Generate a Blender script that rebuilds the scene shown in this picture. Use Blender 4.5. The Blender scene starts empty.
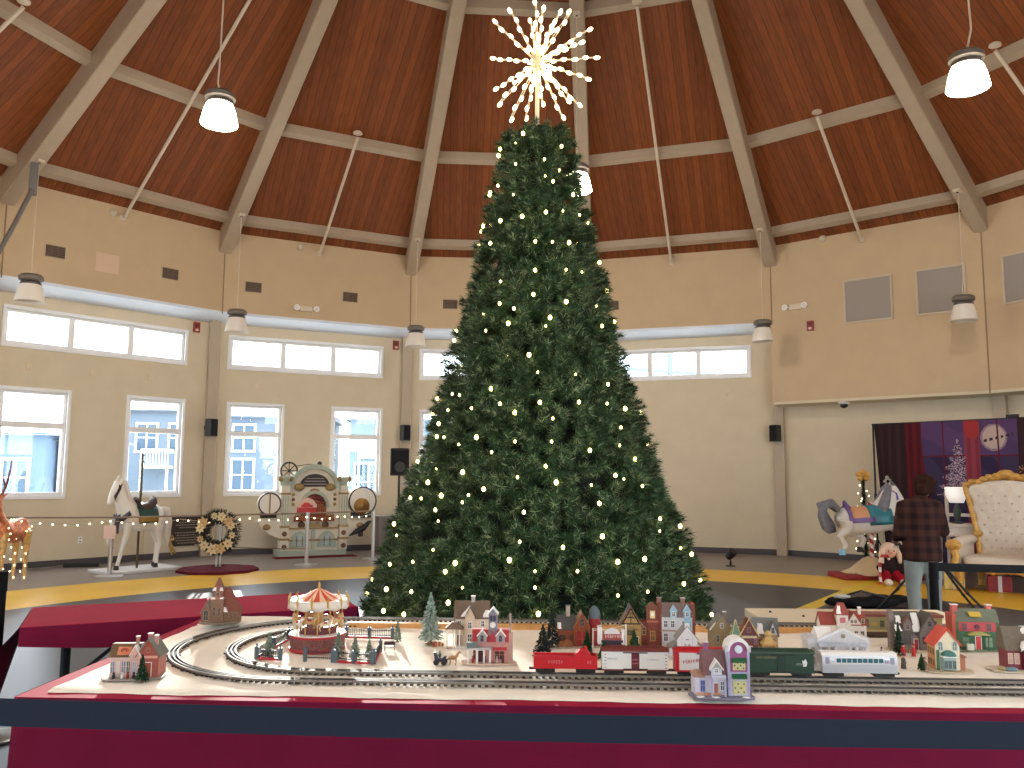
import bpy, math, random
from mathutils import Vector, Matrix
R = random.Random(7)
scn = bpy.context.scene
COL = scn.collection
PI = math.pi
def V3(*a): return Vector(a)
# ------------------------------------------------------------------ materials
def lin(c):
    return tuple(((v/255)/12.92 if v/255 <= .04045 else ((v/255+.055)/1.055)**2.4) for v in c)
MATS = {}
def M(name, rgb, rough=.6, metal=0., var=.0, scale=20., bump=0., emit=None, es=0., trans=0., coat=0., coords='Object'):
    if name in MATS: return MATS[name]
    m = bpy.data.materials.new(name); m.use_nodes = True
    nt = m.node_tree; b = nt.nodes['Principled BSDF']
    c = lin(rgb)
    b.inputs['Base Color'].default_value = (*c, 1)
    b.inputs['Roughness'].default_value = rough; b.inputs['Metallic'].default_value = metal
    b.inputs['Coat Weight'].default_value = coat
    b.inputs['Transmission Weight'].default_value = trans
    if emit:
        b.inputs['Emission Color'].default_value = (*lin(emit), 1); b.inputs['Emission Strength'].default_value = es
    if var or bump:
        tc = nt.nodes.new('ShaderNodeTexCoord'); n = nt.nodes.new('ShaderNodeTexNoise')
        n.inputs['Scale'].default_value = scale; n.inputs['Detail'].default_value = 4
        nt.links.new(tc.outputs[coords], n.inputs['Vector'])
        if var:
            r = nt.nodes.new('ShaderNodeValToRGB')
            r.color_ramp.elements[0].position = .3; r.color_ramp.elements[1].position = .7
            r.color_ramp.elements[0].color = (*[max(0, v*(1-var)) for v in c], 1)
            r.color_ramp.elements[1].color = (*[min(1, v*(1+var)) for v in c], 1)
            nt.links.new(n.outputs['Fac'], r.inputs['Fac']); nt.links.new(r.outputs['Color'], b.inputs['Base Color'])
        if bump:
            bp = nt.nodes.new('ShaderNodeBump'); bp.inputs['Strength'].default_value = bump; bp.inputs['Distance'].default_value = .01
            nt.links.new(n.outputs['Fac'], bp.inputs['Height']); nt.links.new(bp.outputs['Normal'], b.inputs['Normal'])
    MATS[name] = m
    return m
def nodes(m): return m.node_tree.nodes, m.node_tree.links, m.node_tree.nodes['Principled BSDF']
def M_bricks(name, c1, c2, mortar, scale, rough=.8, bw=.5, bh=.25, ms=.02):
    m = M(name, c1, rough); N, L, b = nodes(m)
    tc = N.new('ShaderNodeTexCoord'); t = N.new('ShaderNodeTexBrick')
    mp = N.new('ShaderNodeMapping'); mp.inputs['Rotation'].default_value = (PI/2, 0, 0)
    t.inputs['Color1'].default_value = (*lin(c1), 1); t.inputs['Color2'].default_value = (*lin(c2), 1); t.inputs['Mortar'].default_value = (*lin(mortar), 1)
    t.inputs['Scale'].default_value = scale; t.inputs['Brick Width'].default_value = bw; t.inputs['Row Height'].default_value = bh; t.inputs['Mortar Size'].default_value = ms
    L.new(tc.outputs['Object'], mp.inputs['Vector']); L.new(mp.outputs['Vector'], t.inputs['Vector']); L.new(t.outputs['Color'], b.inputs['Base Color'])
    return m
# ------------------------------------------------------------------ mesh builder
class G:
    def __init__(s): s.v = []; s.f = []; s.m = []; s.mi = 0
    def add(s, vs, fs):
        o = len(s.v); s.v += [tuple(p) for p in vs]; s.f += [tuple(i+o for i in f) for f in fs]; s.m += [s.mi]*len(fs); return s
    def mat(s, i): s.mi = i; return s
    def bx(s, x0, x1, y0, y1, z0, z1):
        return s.add([(x0,y0,z0),(x1,y0,z0),(x1,y1,z0),(x0,y1,z0),(x0,y0,z1),(x1,y0,z1),(x1,y1,z1),(x0,y1,z1)],
                     [(0,3,2,1),(4,5,6,7),(0,1,5,4),(1,2,6,5),(2,3,7,6),(3,0,4,7)])
    def box(s, c, d, rz=0, rx=0, ry=0):
        mt = Matrix.Translation(c) @ Matrix.Rotation(rz,4,'Z') @ Matrix.Rotation(ry,4,'Y') @ Matrix.Rotation(rx,4,'X')
        x, y, z = (k/2 for k in d)
        vs = [mt @ Vector(p) for p in [(-x,-y,-z),(x,-y,-z),(x,y,-z),(-x,y,-z),(-x,-y,z),(x,-y,z),(x,y,z),(-x,y,z)]]
        return s.add(vs, [(0,3,2,1),(4,5,6,7),(0,1,5,4),(1,2,6,5),(2,3,7,6),(3,0,4,7)])
    def tube(s, pts, r, n=8, cap=True, ell=None, up=None):
        """swept tube; r a number or one per point; ell = flattening of the second cross axis"""
        pts = [Vector(p) for p in pts]; k = len(pts)
        rs = r if isinstance(r, (list, tuple)) else [r]*k
        es = ell if isinstance(ell, (list, tuple)) else [ell or 1.]*k
        a = None; vs = []
        for i, p in enumerate(pts):
            t = (pts[min(i+1,k-1)]-pts[max(i-1,0)])
            t = t.normalized() if t.length > 1e-9 else Vector((0,0,1))
            if a is None:
                u = Vector(up) if up else (Vector((0,0,1)) if abs(t.z) < .9 else Vector((1,0,0)))
                a = (u - t*u.dot(t)).normalized()
            else:
                a = (a - t*a.dot(t)); a = a.normalized() if a.length > 1e-6 else t.orthogonal().normalized()
            b = t.cross(a)
            for j in range(n):
                th = 2*PI*j/n; vs.append(p + a*math.cos(th)*rs[i]*es[i] + b*math.sin(th)*rs[i])
        fs = []
        for i in range(k-1):
            for j in range(n): fs.append((i*n+j, i*n+(j+1)%n, (i+1)*n+(j+1)%n, (i+1)*n+j))
        if cap: fs.append(tuple(reversed(range(n)))); fs.append(tuple((k-1)*n+j for j in range(n)))
        return s.add(vs, fs)
    def cyl(s, p0, p1, r0, r1=None, n=16): return s.tube([p0, p1], [r0, r0 if r1 is None else r1], n)
    def lathe(s, prof, c=(0,0,0), n=24, axis='z', close=True):
        vs = []
        for (r, z) in prof:
            for j in range(n):
                th = 2*PI*j/n; p = (r*math.cos(th), r*math.sin(th), z)
                if axis == 'y': p = (p[0], p[2], p[1])
                if axis == 'x': p = (p[2], p[0], p[1])
                vs.append((p[0]+c[0], p[1]+c[1], p[2]+c[2]))
        fs = []
        for i in range(len(prof)-1):
            for j in range(n):
                q = (i*n+j, i*n+(j+1)%n, (i+1)*n+(j+1)%n, (i+1)*n+j)
                fs.append(q if axis != 'y' else q[::-1])
        if close: fs.append(tuple(reversed(range(n)))); fs.append(tuple((len(prof)-1)*n+j for j in range(n)))
        return s.add(vs, fs)
    def ball(s, c, r, nu=12, nv=8, rot=None):
        r = (r,)*3 if not isinstance(r, (tuple, list)) else r; vs = []
        for i in range(nv+1):
            ph = PI*i/nv
            for j in range(nu):
                th = 2*PI*j/nu; p = Vector((r[0]*math.sin(ph)*math.cos(th), r[1]*math.sin(ph)*math.sin(th), -r[2]*math.cos(ph)))
                if rot: p = rot @ p
                vs.append(p+Vector(c))
        fs = [(i*nu+j, i*nu+(j+1)%nu, (i+1)*nu+(j+1)%nu, (i+1)*nu+j) for i in range(nv) for j in range(nu)]
        return s.add(vs, fs)
    def prism(s, poly, a0, a1, plane='xy'):
        """extrude a 2-D outline; plane says which axes the outline lies in"""
        k = len(poly)
        def P(p, a): return {'xy': (p[0], p[1], a), 'xz': (p[0], a, p[1]), 'yz': (a, p[0], p[1])}[plane]
        vs = [P(p, a0) for p in poly]+[P(p, a1) for p in poly]
        fs = [tuple(reversed(range(k))), tuple(range(k, 2*k))]+[(i, (i+1)%k, (i+1)%k+k, i+k) for i in range(k)]
        return s.add(vs, fs)
    def loft(s, rings, cap=True, closed=True):
        n = len(rings[0]); vs = [p for r in rings for p in r]; fs = []
        for i in range(len(rings)-1):
            for j in range(n if closed else n-1): fs.append((i*n+j, i*n+(j+1)%n, (i+1)*n+(j+1)%n, (i+1)*n+j))
        if cap and closed: fs.append(tuple(reversed(range(n)))); fs.append(tuple((len(rings)-1)*n+j for j in range(n)))
        return s.add(vs, fs)
    def xf(s, mt): s.v = [tuple(mt @ Vector(p)) for p in s.v]; return s
    def obj(s, name, mats, parent=None, smooth=False, bevel=0, fixn=True):
        me = bpy.data.meshes.new(name); me.from_pydata(s.v, [], s.f)
        for m in (mats if isinstance(mats, (list, tuple)) else [mats]): me.materials.append(m)
        me.polygons.foreach_set('material_index', s.m)
        if smooth: me.polygons.foreach_set('use_smooth', [True]*len(s.f))
        if fixn:
            import bmesh
            bm = bmesh.new(); bm.from_mesh(me); bmesh.ops.recalc_face_normals(bm, faces=bm.faces); bm.to_mesh(me); bm.free()
        if smooth:
            try: me.set_sharp_from_angle(angle=math.radians(42))
            except Exception: pass
        o = bpy.data.objects.new(name, me); COL.objects.link(o)
        if parent: o.parent = parent
        if bevel:
            b = o.modifiers.new('bevel', 'BEVEL'); b.width = bevel; b.segments = 2; b.limit_method = 'ANGLE'
        return o
    def blob(s, name, mats, parent=None, voxel=.02, it=4):
        """one continuous skin over overlapping lofts"""
        o = s.obj(name, mats, parent, smooth=True)
        r = o.modifiers.new('skin', 'REMESH'); r.mode = 'VOXEL'; r.voxel_size = voxel; r.use_smooth_shade = True
        m = o.modifiers.new('relax', 'SMOOTH'); m.factor = .5; m.iterations = it
        return o
def tag(o, label, cat, group=None):
    o['label'] = label; o['category'] = cat
    if group: o['group'] = group
    return o
def thing(name, label, cat, loc=(0,0,0), rz=0, group=None, sc=1):
    o = bpy.data.objects.new(name, None); COL.objects.link(o); o.empty_display_size = .1
    o.location = loc; o.rotation_euler = (0, 0, rz); o.scale = (sc,)*3
    return tag(o, label, cat, group)
def struct(o): o['kind'] = 'structure'; return o
def dup(root, loc, rz=None, label=None, group=None, sc=None):
    def cp(o, par):
        c = o.copy(); COL.objects.link(c); c.parent = par
        for ch in o.children: cp(ch, c)
        return c
    r = cp(root, None); r.location = loc
    if rz is not None: r.rotation_euler = (0, 0, rz)
    if sc is not None: r.scale = (sc,)*3 if not isinstance(sc, (tuple, list)) else sc
    if label: r['label'] = label
    if group: r['group'] = group
    return r
# ------------------------------------------------------------------ the round hall: a sixteen-sided room
CX, CY, NS = .424, 8.16, 16
RU, RL = 9.94, 10.40                   # upper wall and the lower wall set back under the soffit
ZW, ZS, ZB = 6.34, 4.70, 3.05          # wall top, soffit, underside of the low bulkhead
SL = (12.955-5.9)/9.94                 # roof slope
def az(k): return 1.447-(k-3)*2*PI/NS
def P2(k, r): return (CX+r*math.cos(az(k)), CY+r*math.sin(az(k)))
def board(r): return ZW+(RU-r)*SL
def face(k, r):
    """origin at corner k, unit vector along the face, unit vector into the room"""
    a, b = Vector((*P2(k, r), 0)), Vector((*P2(k+1, r), 0)); t = (b-a).normalized(); n = Vector((t.y, -t.x, 0))
    if n.dot(Vector((CX, CY, 0))-a) < 0: n = -n
    return a, t, n, (b-a).length
def on_face(k, r, u, z, off=0):
    a, t, n, L = face(k, r); p = a+t*u+n*off; return Vector((p.x, p.y, z))
def face_rot(k): # rotation so that local -y looks into the room and local x runs along the wall
    a, t, n, L = face(k, RU); return math.atan2(-n.x*1, n.y) + PI if False else math.atan2(n.x, -n.y)
wall_m = M('cream_wall_paint', (205,180,147), .75, var=.03, scale=3)
low_m = M('beige_wall_paint', (220,206,181), .75, var=.03, scale=3)
soff_m = M('daylight_blue_soffit', (226,236,252), .6)  # white soffit tinted blue in its colour to imitate daylight
beam_m = M('warm_grey_beam_paint', (178,160,140), .6, var=.03, scale=6)
base_m = M('grey_vinyl_baseboard', (78,72,78), .5)
white_m = M('white_window_frame', (246,246,248), .45)
col_m = M('grey_column_paint', (186,170,150), .5)
dark_m = M('black_plastic', (22,22,25), .5)
grey_m = M('grey_metal', (120,116,114), .45, .3)
chrome_m = M('brushed_steel', (205,205,208), .28, .9)
cream_m = M('cream_enamel', (214,203,184), .45)
# tongue-and-groove boards
wood_m = M('stained_board_ceiling', (150,78,42), .55)
N_, L_, b_ = nodes(wood_m)
uv = N_.new('ShaderNodeUVMap'); sep = N_.new('ShaderNodeSeparateXYZ'); L_.new(uv.outputs['UV'], sep.inputs['Vector'])
mu = N_.new('ShaderNodeMath'); mu.operation = 'MULTIPLY'; mu.inputs[1].default_value = 1/.13; L_.new(sep.outputs['X'], mu.inputs[0])
fr = N_.new('ShaderNodeMath'); fr.operation = 'FRACT'; L_.new(mu.outputs[0], fr.inputs[0])
fl = N_.new('ShaderNodeMath'); fl.operation = 'FLOOR'; L_.new(mu.outputs[0], fl.inputs[0])
gr = N_.new('ShaderNodeValToRGB'); gr.color_ramp.elements[0].position = .0; gr.color_ramp.elements[0].color = (.36,.36,.36,1)
gr.color_ramp.elements[1].position = .16; gr.color_ramp.elements[1].color = (1,1,1,1)
L_.new(fr.outputs[0], gr.inputs['Fac'])
wn = N_.new('ShaderNodeTexWhiteNoise'); wn.noise_dimensions = '1D'; L_.new(fl.outputs[0], wn.inputs['W'])
mp = N_.new('ShaderNodeMapping'); mp.inputs['Scale'].default_value = (14,1.2,1); L_.new(uv.outputs['UV'], mp.inputs['Vector'])
nz = N_.new('ShaderNodeTexNoise'); nz.inputs['Scale'].default_value = 3; nz.inputs['Detail'].default_value = 5; L_.new(mp.outputs['Vector'], nz.inputs['Vector'])
mixf = N_.new('ShaderNodeMath'); mixf.operation = 'MULTIPLY_ADD'; mixf.inputs[1].default_value = .3; L_.new(wn.outputs['Value'], mixf.inputs[0]); L_.new(nz.outputs['Fac'], mixf.inputs[2])
cr = N_.new('ShaderNodeValToRGB'); cr.color_ramp.elements[0].position = .3; cr.color_ramp.elements[0].color = (*lin((100,48,20)),1)
cr.color_ramp.elements[1].position = 1.1; cr.color_ramp.elements[1].color = (*lin((150,82,38)),1); L_.new(mixf.outputs[0], cr.inputs['Fac'])
mx = N_.new('ShaderNodeMix'); mx.data_type = 'RGBA'; mx.blend_type = 'MULTIPLY'; mx.inputs[0].default_value = 1
L_.new(cr.outputs['Color'], mx.inputs[6]); L_.new(gr.outputs['Color'], mx.inputs[7]); L_.new(mx.outputs[2], b_.inputs['Base Color'])
# glass: thin pane
glass_m = bpy.data.materials.new('window_glass'); glass_m.use_nodes = True
n_ = glass_m.node_tree.nodes; l_ = glass_m.node_tree.links; n_.clear()
o_ = n_.new('ShaderNodeOutputMaterial'); t_ = n_.new('ShaderNodeBsdfTransparent'); g_ = n_.new('ShaderNodeBsdfGlossy'); g_.inputs['Roughness'].default_value = .02
t_.inputs['Color'].default_value = (.95,.97,.97,1); mxs = n_.new('ShaderNodeMixShader'); mxs.inputs[0].default_value = .06
l_.new(t_.outputs[0], mxs.inputs[1]); l_.new(g_.outputs[0], mxs.inputs[2]); l_.new(mxs.outputs[0], o_.inputs['Surface'])

# floor: charcoal court inside a yellow ring, grey outside it
floor_m = M('painted_court_floor', (80,80,88), .30); N_, L_, b_ = nodes(floor_m)
tc = N_.new('ShaderNodeTexCoord'); sub = N_.new('ShaderNodeVectorMath'); sub.operation = 'SUBTRACT'; sub.inputs[1].default_value = (.3,6.5,0)
L_.new(tc.outputs['Object'], sub.inputs[0]); ln = N_.new('ShaderNodeVectorMath'); ln.operation = 'LENGTH'; L_.new(sub.outputs[0], ln.inputs[0])
dv = N_.new('ShaderNodeMath'); dv.operation = 'DIVIDE'; dv.inputs[1].default_value = 12; L_.new(ln.outputs['Value'], dv.inputs[0])
rp = N_.new('ShaderNodeValToRGB'); rp.color_ramp.interpolation = 'CONSTANT'
rp.color_ramp.elements[0].color = (*lin((46,47,62)),1); rp.color_ramp.elements[1].position = 7.0/12; rp.color_ramp.elements[1].color = (*lin((238,190,58)),1)
e = rp.color_ramp.elements.new(8.6/12); e.color = (*lin((140,130,124)),1); L_.new(dv.outputs[0], rp.inputs['Fac'])
# a straight bright yellow game line across the court
dt = N_.new('ShaderNodeVectorMath'); dt.operation = 'SUBTRACT'; dt.inputs[1].default_value = (5.88,13.48,0); L_.new(tc.outputs['Object'], dt.inputs[0])
dd = Vector((2.19,3.01,0)).normalized()
d1 = N_.new('ShaderNodeVectorMath'); d1.operation = 'DOT_PRODUCT'; d1.inputs[1].default_value = (-dd.y, dd.x, 0); L_.new(dt.outputs[0], d1.inputs[0])
ab = N_.new('ShaderNodeMath'); ab.operation = 'ABSOLUTE'; L_.new(d1.outputs['Value'], ab.inputs[0])
lt = N_.new('ShaderNodeMath'); lt.operation = 'LESS_THAN'; lt.inputs[1].default_value = .10; L_.new(ab.outputs[0], lt.inputs[0])
d2 = N_.new('ShaderNodeVectorMath'); d2.operation = 'DOT_PRODUCT'; d2.inputs[1].default_value = tuple(dd); L_.new(dt.outputs[0], d2.inputs[0])
l2 = N_.new('ShaderNodeMath'); l2.operation = 'COMPARE'; l2.inputs[1].default_value = -3.2; l2.inputs[2].default_value = 3.2; L_.new(d2.outputs['Value'], l2.inputs[0])
an = N_.new('ShaderNodeMath'); an.operation = 'MULTIPLY'; L_.new(lt.outputs[0], an.inputs[0]); L_.new(l2.outputs[0], an.inputs[1])
mm = N_.new('ShaderNodeMix'); mm.data_type = 'RGBA'; L_.new(an.outputs[0], mm.inputs[0]); L_.new(rp.outputs['Color'], mm.inputs[6]); mm.inputs[7].default_value = (*lin((236,205,40)),1)
nz = N_.new('ShaderNodeTexNoise'); nz.inputs['Scale'].default_value = 1.3; nz.inputs['Detail'].default_value = 6; L_.new(tc.outputs['Object'], nz.inputs['Vector'])
nr = N_.new('ShaderNodeMapRange'); nr.inputs[3].default_value = .85; nr.inputs[4].default_value = 1.12; L_.new(nz.outputs['Fac'], nr.inputs[0])
mv = N_.new('ShaderNodeMix'); mv.data_type = 'RGBA'; mv.blend_type = 'MULTIPLY'; mv.inputs[0].default_value = 1
L_.new(mm.outputs[2], mv.inputs[6]); L_.new(nr.outputs[0], mv.inputs[7]); L_.new(mv.outputs[2], b_.inputs['Base Color'])
g = G(); g.add([(*P2(k, RL+.35), 0) for k in range(NS)]+[(*P2(k, RL+.35), -.2) for k in range(NS)],
               [tuple(range(NS))[::-1], tuple(range(NS, 2*NS))]+[(k, (k+1)%NS, (k+1)%NS+NS, k+NS) for k in range(NS)])
struct(g.obj('floor', floor_m))

# roof boards, one panel per side, with board direction in the UV map
def quad_uv(name, pts, uvs, mat, parent=None):
    me = bpy.data.meshes.new(name); me.from_pydata(pts, [], [(0,1,2,3)]); me.materials.append(mat)
    u = me.uv_layers.new(name='UVMap')
    for i, c in enumerate(uvs): u.data[i].uv = c
    o = bpy.data.objects.new(name, me); COL.objects.link(o); o.parent = parent; return o
ceil = bpy.data.objects.new('ceiling', None); COL.objects.link(ceil); struct(ceil)
RT = .9
for k in range(NS):
    r0 = RU+.45
    a, b, c, d = [Vector((*P2(k, r0), board(r0))), Vector((*P2(k+1, r0), board(r0))), Vector((*P2(k+1, RT), board(RT))), Vector((*P2(k, RT), board(RT)))]
    t = (b-a).normalized(); mid = (a+b)/2; s_ = ((c+d)/2-mid).normalized()
    o = quad_uv('board_panel', [a,b,c,d], [((p-mid).dot(t)+50, (p-mid).dot(s_)) for p in (a,b,c,d)], wood_m, ceil)
    so = o.modifiers.new('thick', 'SOLIDIFY'); so.thickness = .12; so.offset = 1 if (b-a).cross(c-b).z > 0 else -1
g = G(); g.cyl((CX,CY,board(RT)-.35), (CX,CY,board(RT)+.25), RT+.15, n=32); struct(g.obj('compression_ring', beam_m, ceil))
# radial beams and purlins
for k in range(NS):
    d = Vector((math.cos(az(k)), math.sin(az(k)), 0)); n = Vector((-d.y, d.x, 0)); c = Vector((CX, CY, 0))
    g = G(); w = .125
    def sec(r, z0, z1): return [c+d*r-n*w+V3(0,0,z0), c+d*r+n*w+V3(0,0,z0), c+d*r+n*w+V3(0,0,z1), c+d*r-n*w+V3(0,0,z1)]
    zb = lambda r: 5.9+(RU-r)*SL
    g.loft([sec(RU+.08, zb(RU+.08), board(RU)+.02), sec(RU-.0, zb(RU), board(RU)+.03), sec(1.0, zb(1.), board(1.)+.05)])
    struct(g.obj('roof_beam', beam_m, bevel=.02))
    for r, w_, h_ in ((9.66,.13,.11), (7.88,.13,.12), (5.42,.13,.13), (2.9,.13,.14)):
        a, b = Vector((*P2(k, r), 0)), Vector((*P2(k+1, r), 0)); t = (b-a).normalized(); nn = Vector((t.y,-t.x,0))
        if nn.dot(c-a) < 0: nn = -nn
        g = G(); ring = lambda p: [p+nn*0+V3(0,0,board(r)-h_), p+nn*w_+V3(0,0,board(r)-h_+.05), p+nn*w_+V3(0,0,board(r)+w_*SL), p+V3(0,0,board(r)+.02)]
        g.loft([ring(a+t*.1), ring(b-t*.1)]); struct(g.obj('purlin', beam_m, bevel=.008))
def rz_face(k): t = face(k, RU)[1]; return math.atan2(t.y, t.x)
def wall_mt(k, r): a, t, n, L = face(k, r); return Matrix.Translation(a) @ Matrix.Rotation(math.atan2(t.y, t.x), 4, 'Z'), L
SIDE = {15:'far_left', 0:'left', 1:'back_left', 2:'behind_tree_left', 3:'behind_tree_right', 4:'right', 5:'far_right', 6:'side_right', 7:'side', 8:'near_right', 9:'near_doors', 10:'near_glass', 11:'near_middle', 12:'near_entry', 13:'near_left', 14:'side_left'}
BULK = (4, 5, 6)
wn_ = [0]
def holes_wall(g, L, H, holes, th=.13, z0=0):
    xs = sorted({0, L}|{h[0] for h in holes}|{h[1] for h in holes}); zs = sorted({z0, H}|{h[2] for h in holes}|{h[3] for h in holes})
    for i in range(len(xs)-1):
        for j in range(len(zs)-1):
            xm, zm = (xs[i]+xs[i+1])/2, (zs[j]+zs[j+1])/2
            if any(h[0] < xm < h[1] and h[2] < zm < h[3] for h in holes): continue
            g.bx(xs[i], xs[i+1], 0, th, zs[j], zs[j+1])
def window(mt, x0, x1, z0, z1, vs, hs):
    """frame round an opening, mullions at vs (upright) and hs (level), one glass pane per light"""
    wn_[0] += 1; f = .055
    root = bpy.data.objects.new('window_%d' % wn_[0], None); COL.objects.link(root); root.matrix_world = mt; struct(root)
    g = G()
    g.bx(x0-f, x1+f, -.03, .05, z1, z1+f); g.bx(x0-f, x1+f, -.035, .05, z0-f*1.2, z0); g.bx(x0-f, x0, -.03, .05, z0, z1); g.bx(x1, x1+f, -.03, .05, z0, z1)
    i = .05
    g.bx(x0, x1, .03, .10, z1-i, z1); g.bx(x0, x1, .03, .10, z0, z0+i); g.bx(x0, x0+i, .03, .10, z0+i, z1-i); g.bx(x1-i, x1, .03, .10, z0+i, z1-i)
    g.obj('frame', white_m, root, bevel=.006)
    for x in vs: G().bx(x-.05, x+.05, .0, .11, z0+i, z1-i).obj('mullion', white_m, root)
    for z in hs: G().bx(x0+i, x1-i, .0, .11, z-.05, z+.05).obj('mullion', white_m, root)
    xs = [x0+i]+sum([[x-.05, x+.05] for x in vs], [])+[x1-i]; zs = [z0+i]+sum([[z-.05, z+.05] for z in hs], [])+[z1-i]
    for a in range(0, len(xs), 2):
        for b in range(0, len(zs), 2): G().bx(xs[a], xs[a+1], .062, .068, zs[b], zs[b+1]).obj('pane', glass_m, root)
for k in range(NS):
    mt, L = wall_mt(k, RL); mtu, LU = wall_mt(k, RU); bulk = k in BULK
    H = ZB if bulk else ZS
    cl = (.34, 3.47, 3.73, 4.31); w1 = (.36, 1.39, 1.21, 2.96); w2 = (2.46, 3.48, 1.21, 2.96); big = (.25, 3.8, .12, 3.3)
    holes = []
    if not bulk: holes.append(cl)
    if k in (15, 0, 1, 2, 10, 11, 12, 13, 14): holes += [w1, w2]
    if k in (7, 8, 9): holes.append(big)  # unseen side glazing, added tall and wide to let in more daylight
    g = G(); holes_wall(g, L, H+.0, holes); g.xf(mt); struct(g.obj('wall_'+SIDE[k], low_m))
    for h in holes:
        if h is cl: window(mt, *h, (h[0]+(h[1]-h[0])/3, h[0]+2*(h[1]-h[0])/3), ())
        elif h is big: window(mt, *h, (1.15, 2., 2.85), (2.2,))
        else: window(mt, *h, (), (2.385,))
    # upper wall with its closing edge
    g = G(); zb = ZB if bulk else ZS
    g.bx(0, LU, 0, .14, zb, ZW+.02); g.xf(mtu); struct(g.obj('wall_upper_'+SIDE[k], wall_m))
    a, b = P2(k, RU-.002), P2(k+1, RU-.002); c, d = P2(k+1, RL+.1), P2(k, RL+.1)
    dz = .03 if bulk else .15
    g = G(); g.add([(*a,zb-.004),(*b,zb-.004),(*c,zb-dz),(*d,zb-dz),(*a,zb+.05),(*b,zb+.05),(*c,zb+.05),(*d,zb+.05)], [(0,1,2,3),(4,5,6,7),(0,1,5,4),(1,2,6,5),(2,3,7,6),(3,0,4,7)]); struct(g.obj('ceiling_soffit', low_m if bulk else soff_m))
    G_ = G().bx(0, L, -.015, 0, 0, .115).xf(mt); struct(G_.obj('baseboard_'+SIDE[k], base_m))
    # painted steel column at the corner
    if k in (0, 1, 2, 3, 4, 5, 15):
        q = Vector((*P2(k, RL-.06), 0)); hh = ZB if k in (4, 5) else ZS
        g = G().box((0, 0, hh/2), (.21, .16, hh)); g.xf(Matrix.Translation(q) @ Matrix.Rotation(az(k)-PI/2, 4, 'Z'))
        struct(g.obj('trim_column', col_m, bevel=.012))
for k in (4, 7):     # cheeks that close the bulkhead's ends
    a, b = Vector((*P2(k, RU), 0)), Vector((*P2(k, RL+.1), 0)); t = (b-a).normalized(); n = Vector((-t.y, t.x, 0))*.03
    g = G(); g.prism([tuple((p)[:2]) for p in (a-n, b-n, b+n, a+n)], ZB, ZS+.03); struct(g.obj('wall_cheek', wall_m))
# thin vertical panel joints in the upper wall, in a darker tan
joint_m = M('wall_joint_tan', (150,126,98), .8)
for k in (0, 1, 2, 4, 5):
    g = G(); zb = ZB if k == 5 else ZS
    p = Vector((*P2(k, RU-.004), 0)); g.box((p.x, p.y, (zb+5.9)/2), (.02, .012, 5.9-zb), rz=az(k)-PI/2); struct(g.obj('trim_joint', joint_m))

# ------------------------------------------------------------------ fittings on the walls
def at_wall(name, label, cat, k, r, u, z, group=None, off=0):
    p = on_face(k, r, u, z, off); return thing(name, label, cat, p, rz_face(k), group)
vent_frame = M('vent_frame', (200,178,148), .6); vent_m = M('vent_slats', (118,100,88), .6); vent_in = M('vent_dark', (70,58,52), .8)
def vent(k, u, label, w=.31, h=.2):
    t = at_wall('wall_vent', label, 'vent', k, RU, u, 5.29, 'small louvred wall vents')
    g = G(); f = .018
    g.bx(-w/2-f, w/2+f, -.015, 0, h/2, h/2+f).bx(-w/2-f, w/2+f, -.015, 0, -h/2-f, -h/2).bx(-w/2-f, -w/2, -.015, 0, -h/2, h/2).bx(w/2, w/2+f, -.015, 0, -h/2, h/2)
    g.obj('vent_frame', vent_frame, t); G().bx(-w/2, w/2, -.003, 0, -h/2, h/2).obj('backing', vent_in, t)
    g = G()
    for i in range(7): g.box((0, -.009, -h/2+h*(i+.5)/7), (w, .003, .02), rx=.6)
    for x in (-w/6, w/6): g.bx(x-.004, x+.004, -.012, -.003, -h/2, h/2)
    g.obj('slats', vent_m, t)
vent(0, .78, 'small louvred wall vent left of the blank white wall plate')
vent(0, 2.79, 'small louvred wall vent right of the blank white wall plate')
vent(1, .57, 'small louvred wall vent above the pendant lamp left of the white emergency light')
vent(1, 2.54, 'small louvred wall vent right of the white twin emergency light over the band organ')
vent(2, .86, 'small louvred wall vent half hidden by the left edge of the big tree')
vent(3, .55, 'small louvred wall vent half hidden by the right edge of the big tree')
t = at_wall('blank_plate', 'blank pale square cover plate on upper left wall between two vents', 'cover plate', 0, RU, 1.64, 5.26)
G().bx(-.2, .2, -.012, 0, -.17, .17).obj('plate', M('pale_plate', (222,192,168), .6), t, bevel=.004)
grille_m = M('grey_grille_slats', (176,166,158), .5); grille_f = M('grille_frame', (205,190,168), .5)
def grille(k, u0, u1, label):
    t = at_wall('air_grille', label, 'grille', k, RU, (u0+u1)/2, 4.965, 'big square return air grilles')
    w, h, f = u1-u0, .86, .035; g = G()
    g.bx(-w/2, w/2, -.03, 0, h/2-f, h/2).bx(-w/2, w/2, -.03, 0, -h/2, -h/2+f).bx(-w/2, -w/2+f, -.03, 0, -h/2+f, h/2-f).bx(w/2-f, w/2, -.03, 0, -h/2+f, h/2-f)
    g.obj('grille_frame', grille_f, t, bevel=.004); G().bx(-w/2+f, w/2-f, -.004, 0, -h/2+f, h/2-f).obj('backing', vent_m, t)
    g = G(); n = 26
    for i in range(n): g.box((0, -.014, -h/2+f+(h-2*f)*(i+.5)/n), (w-2*f, .003, .03), rx=.5)
    g.obj('slats', grille_m, t)
grille(4, 1.46, 2.36, 'big square grey air grille nearest the red fire alarm on the right wall')
grille(4, 2.77, 3.6, 'big square grey air grille partly behind the hanging pendant lamp on the right')
grille(5, .34, 1.24, 'big square grey air grille cut off by the right edge past the wall joint')
red_m = M('fire_alarm_red', (150,36,34), .4); lens_m = M('clear_lens', (235,225,220), .2)
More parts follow.
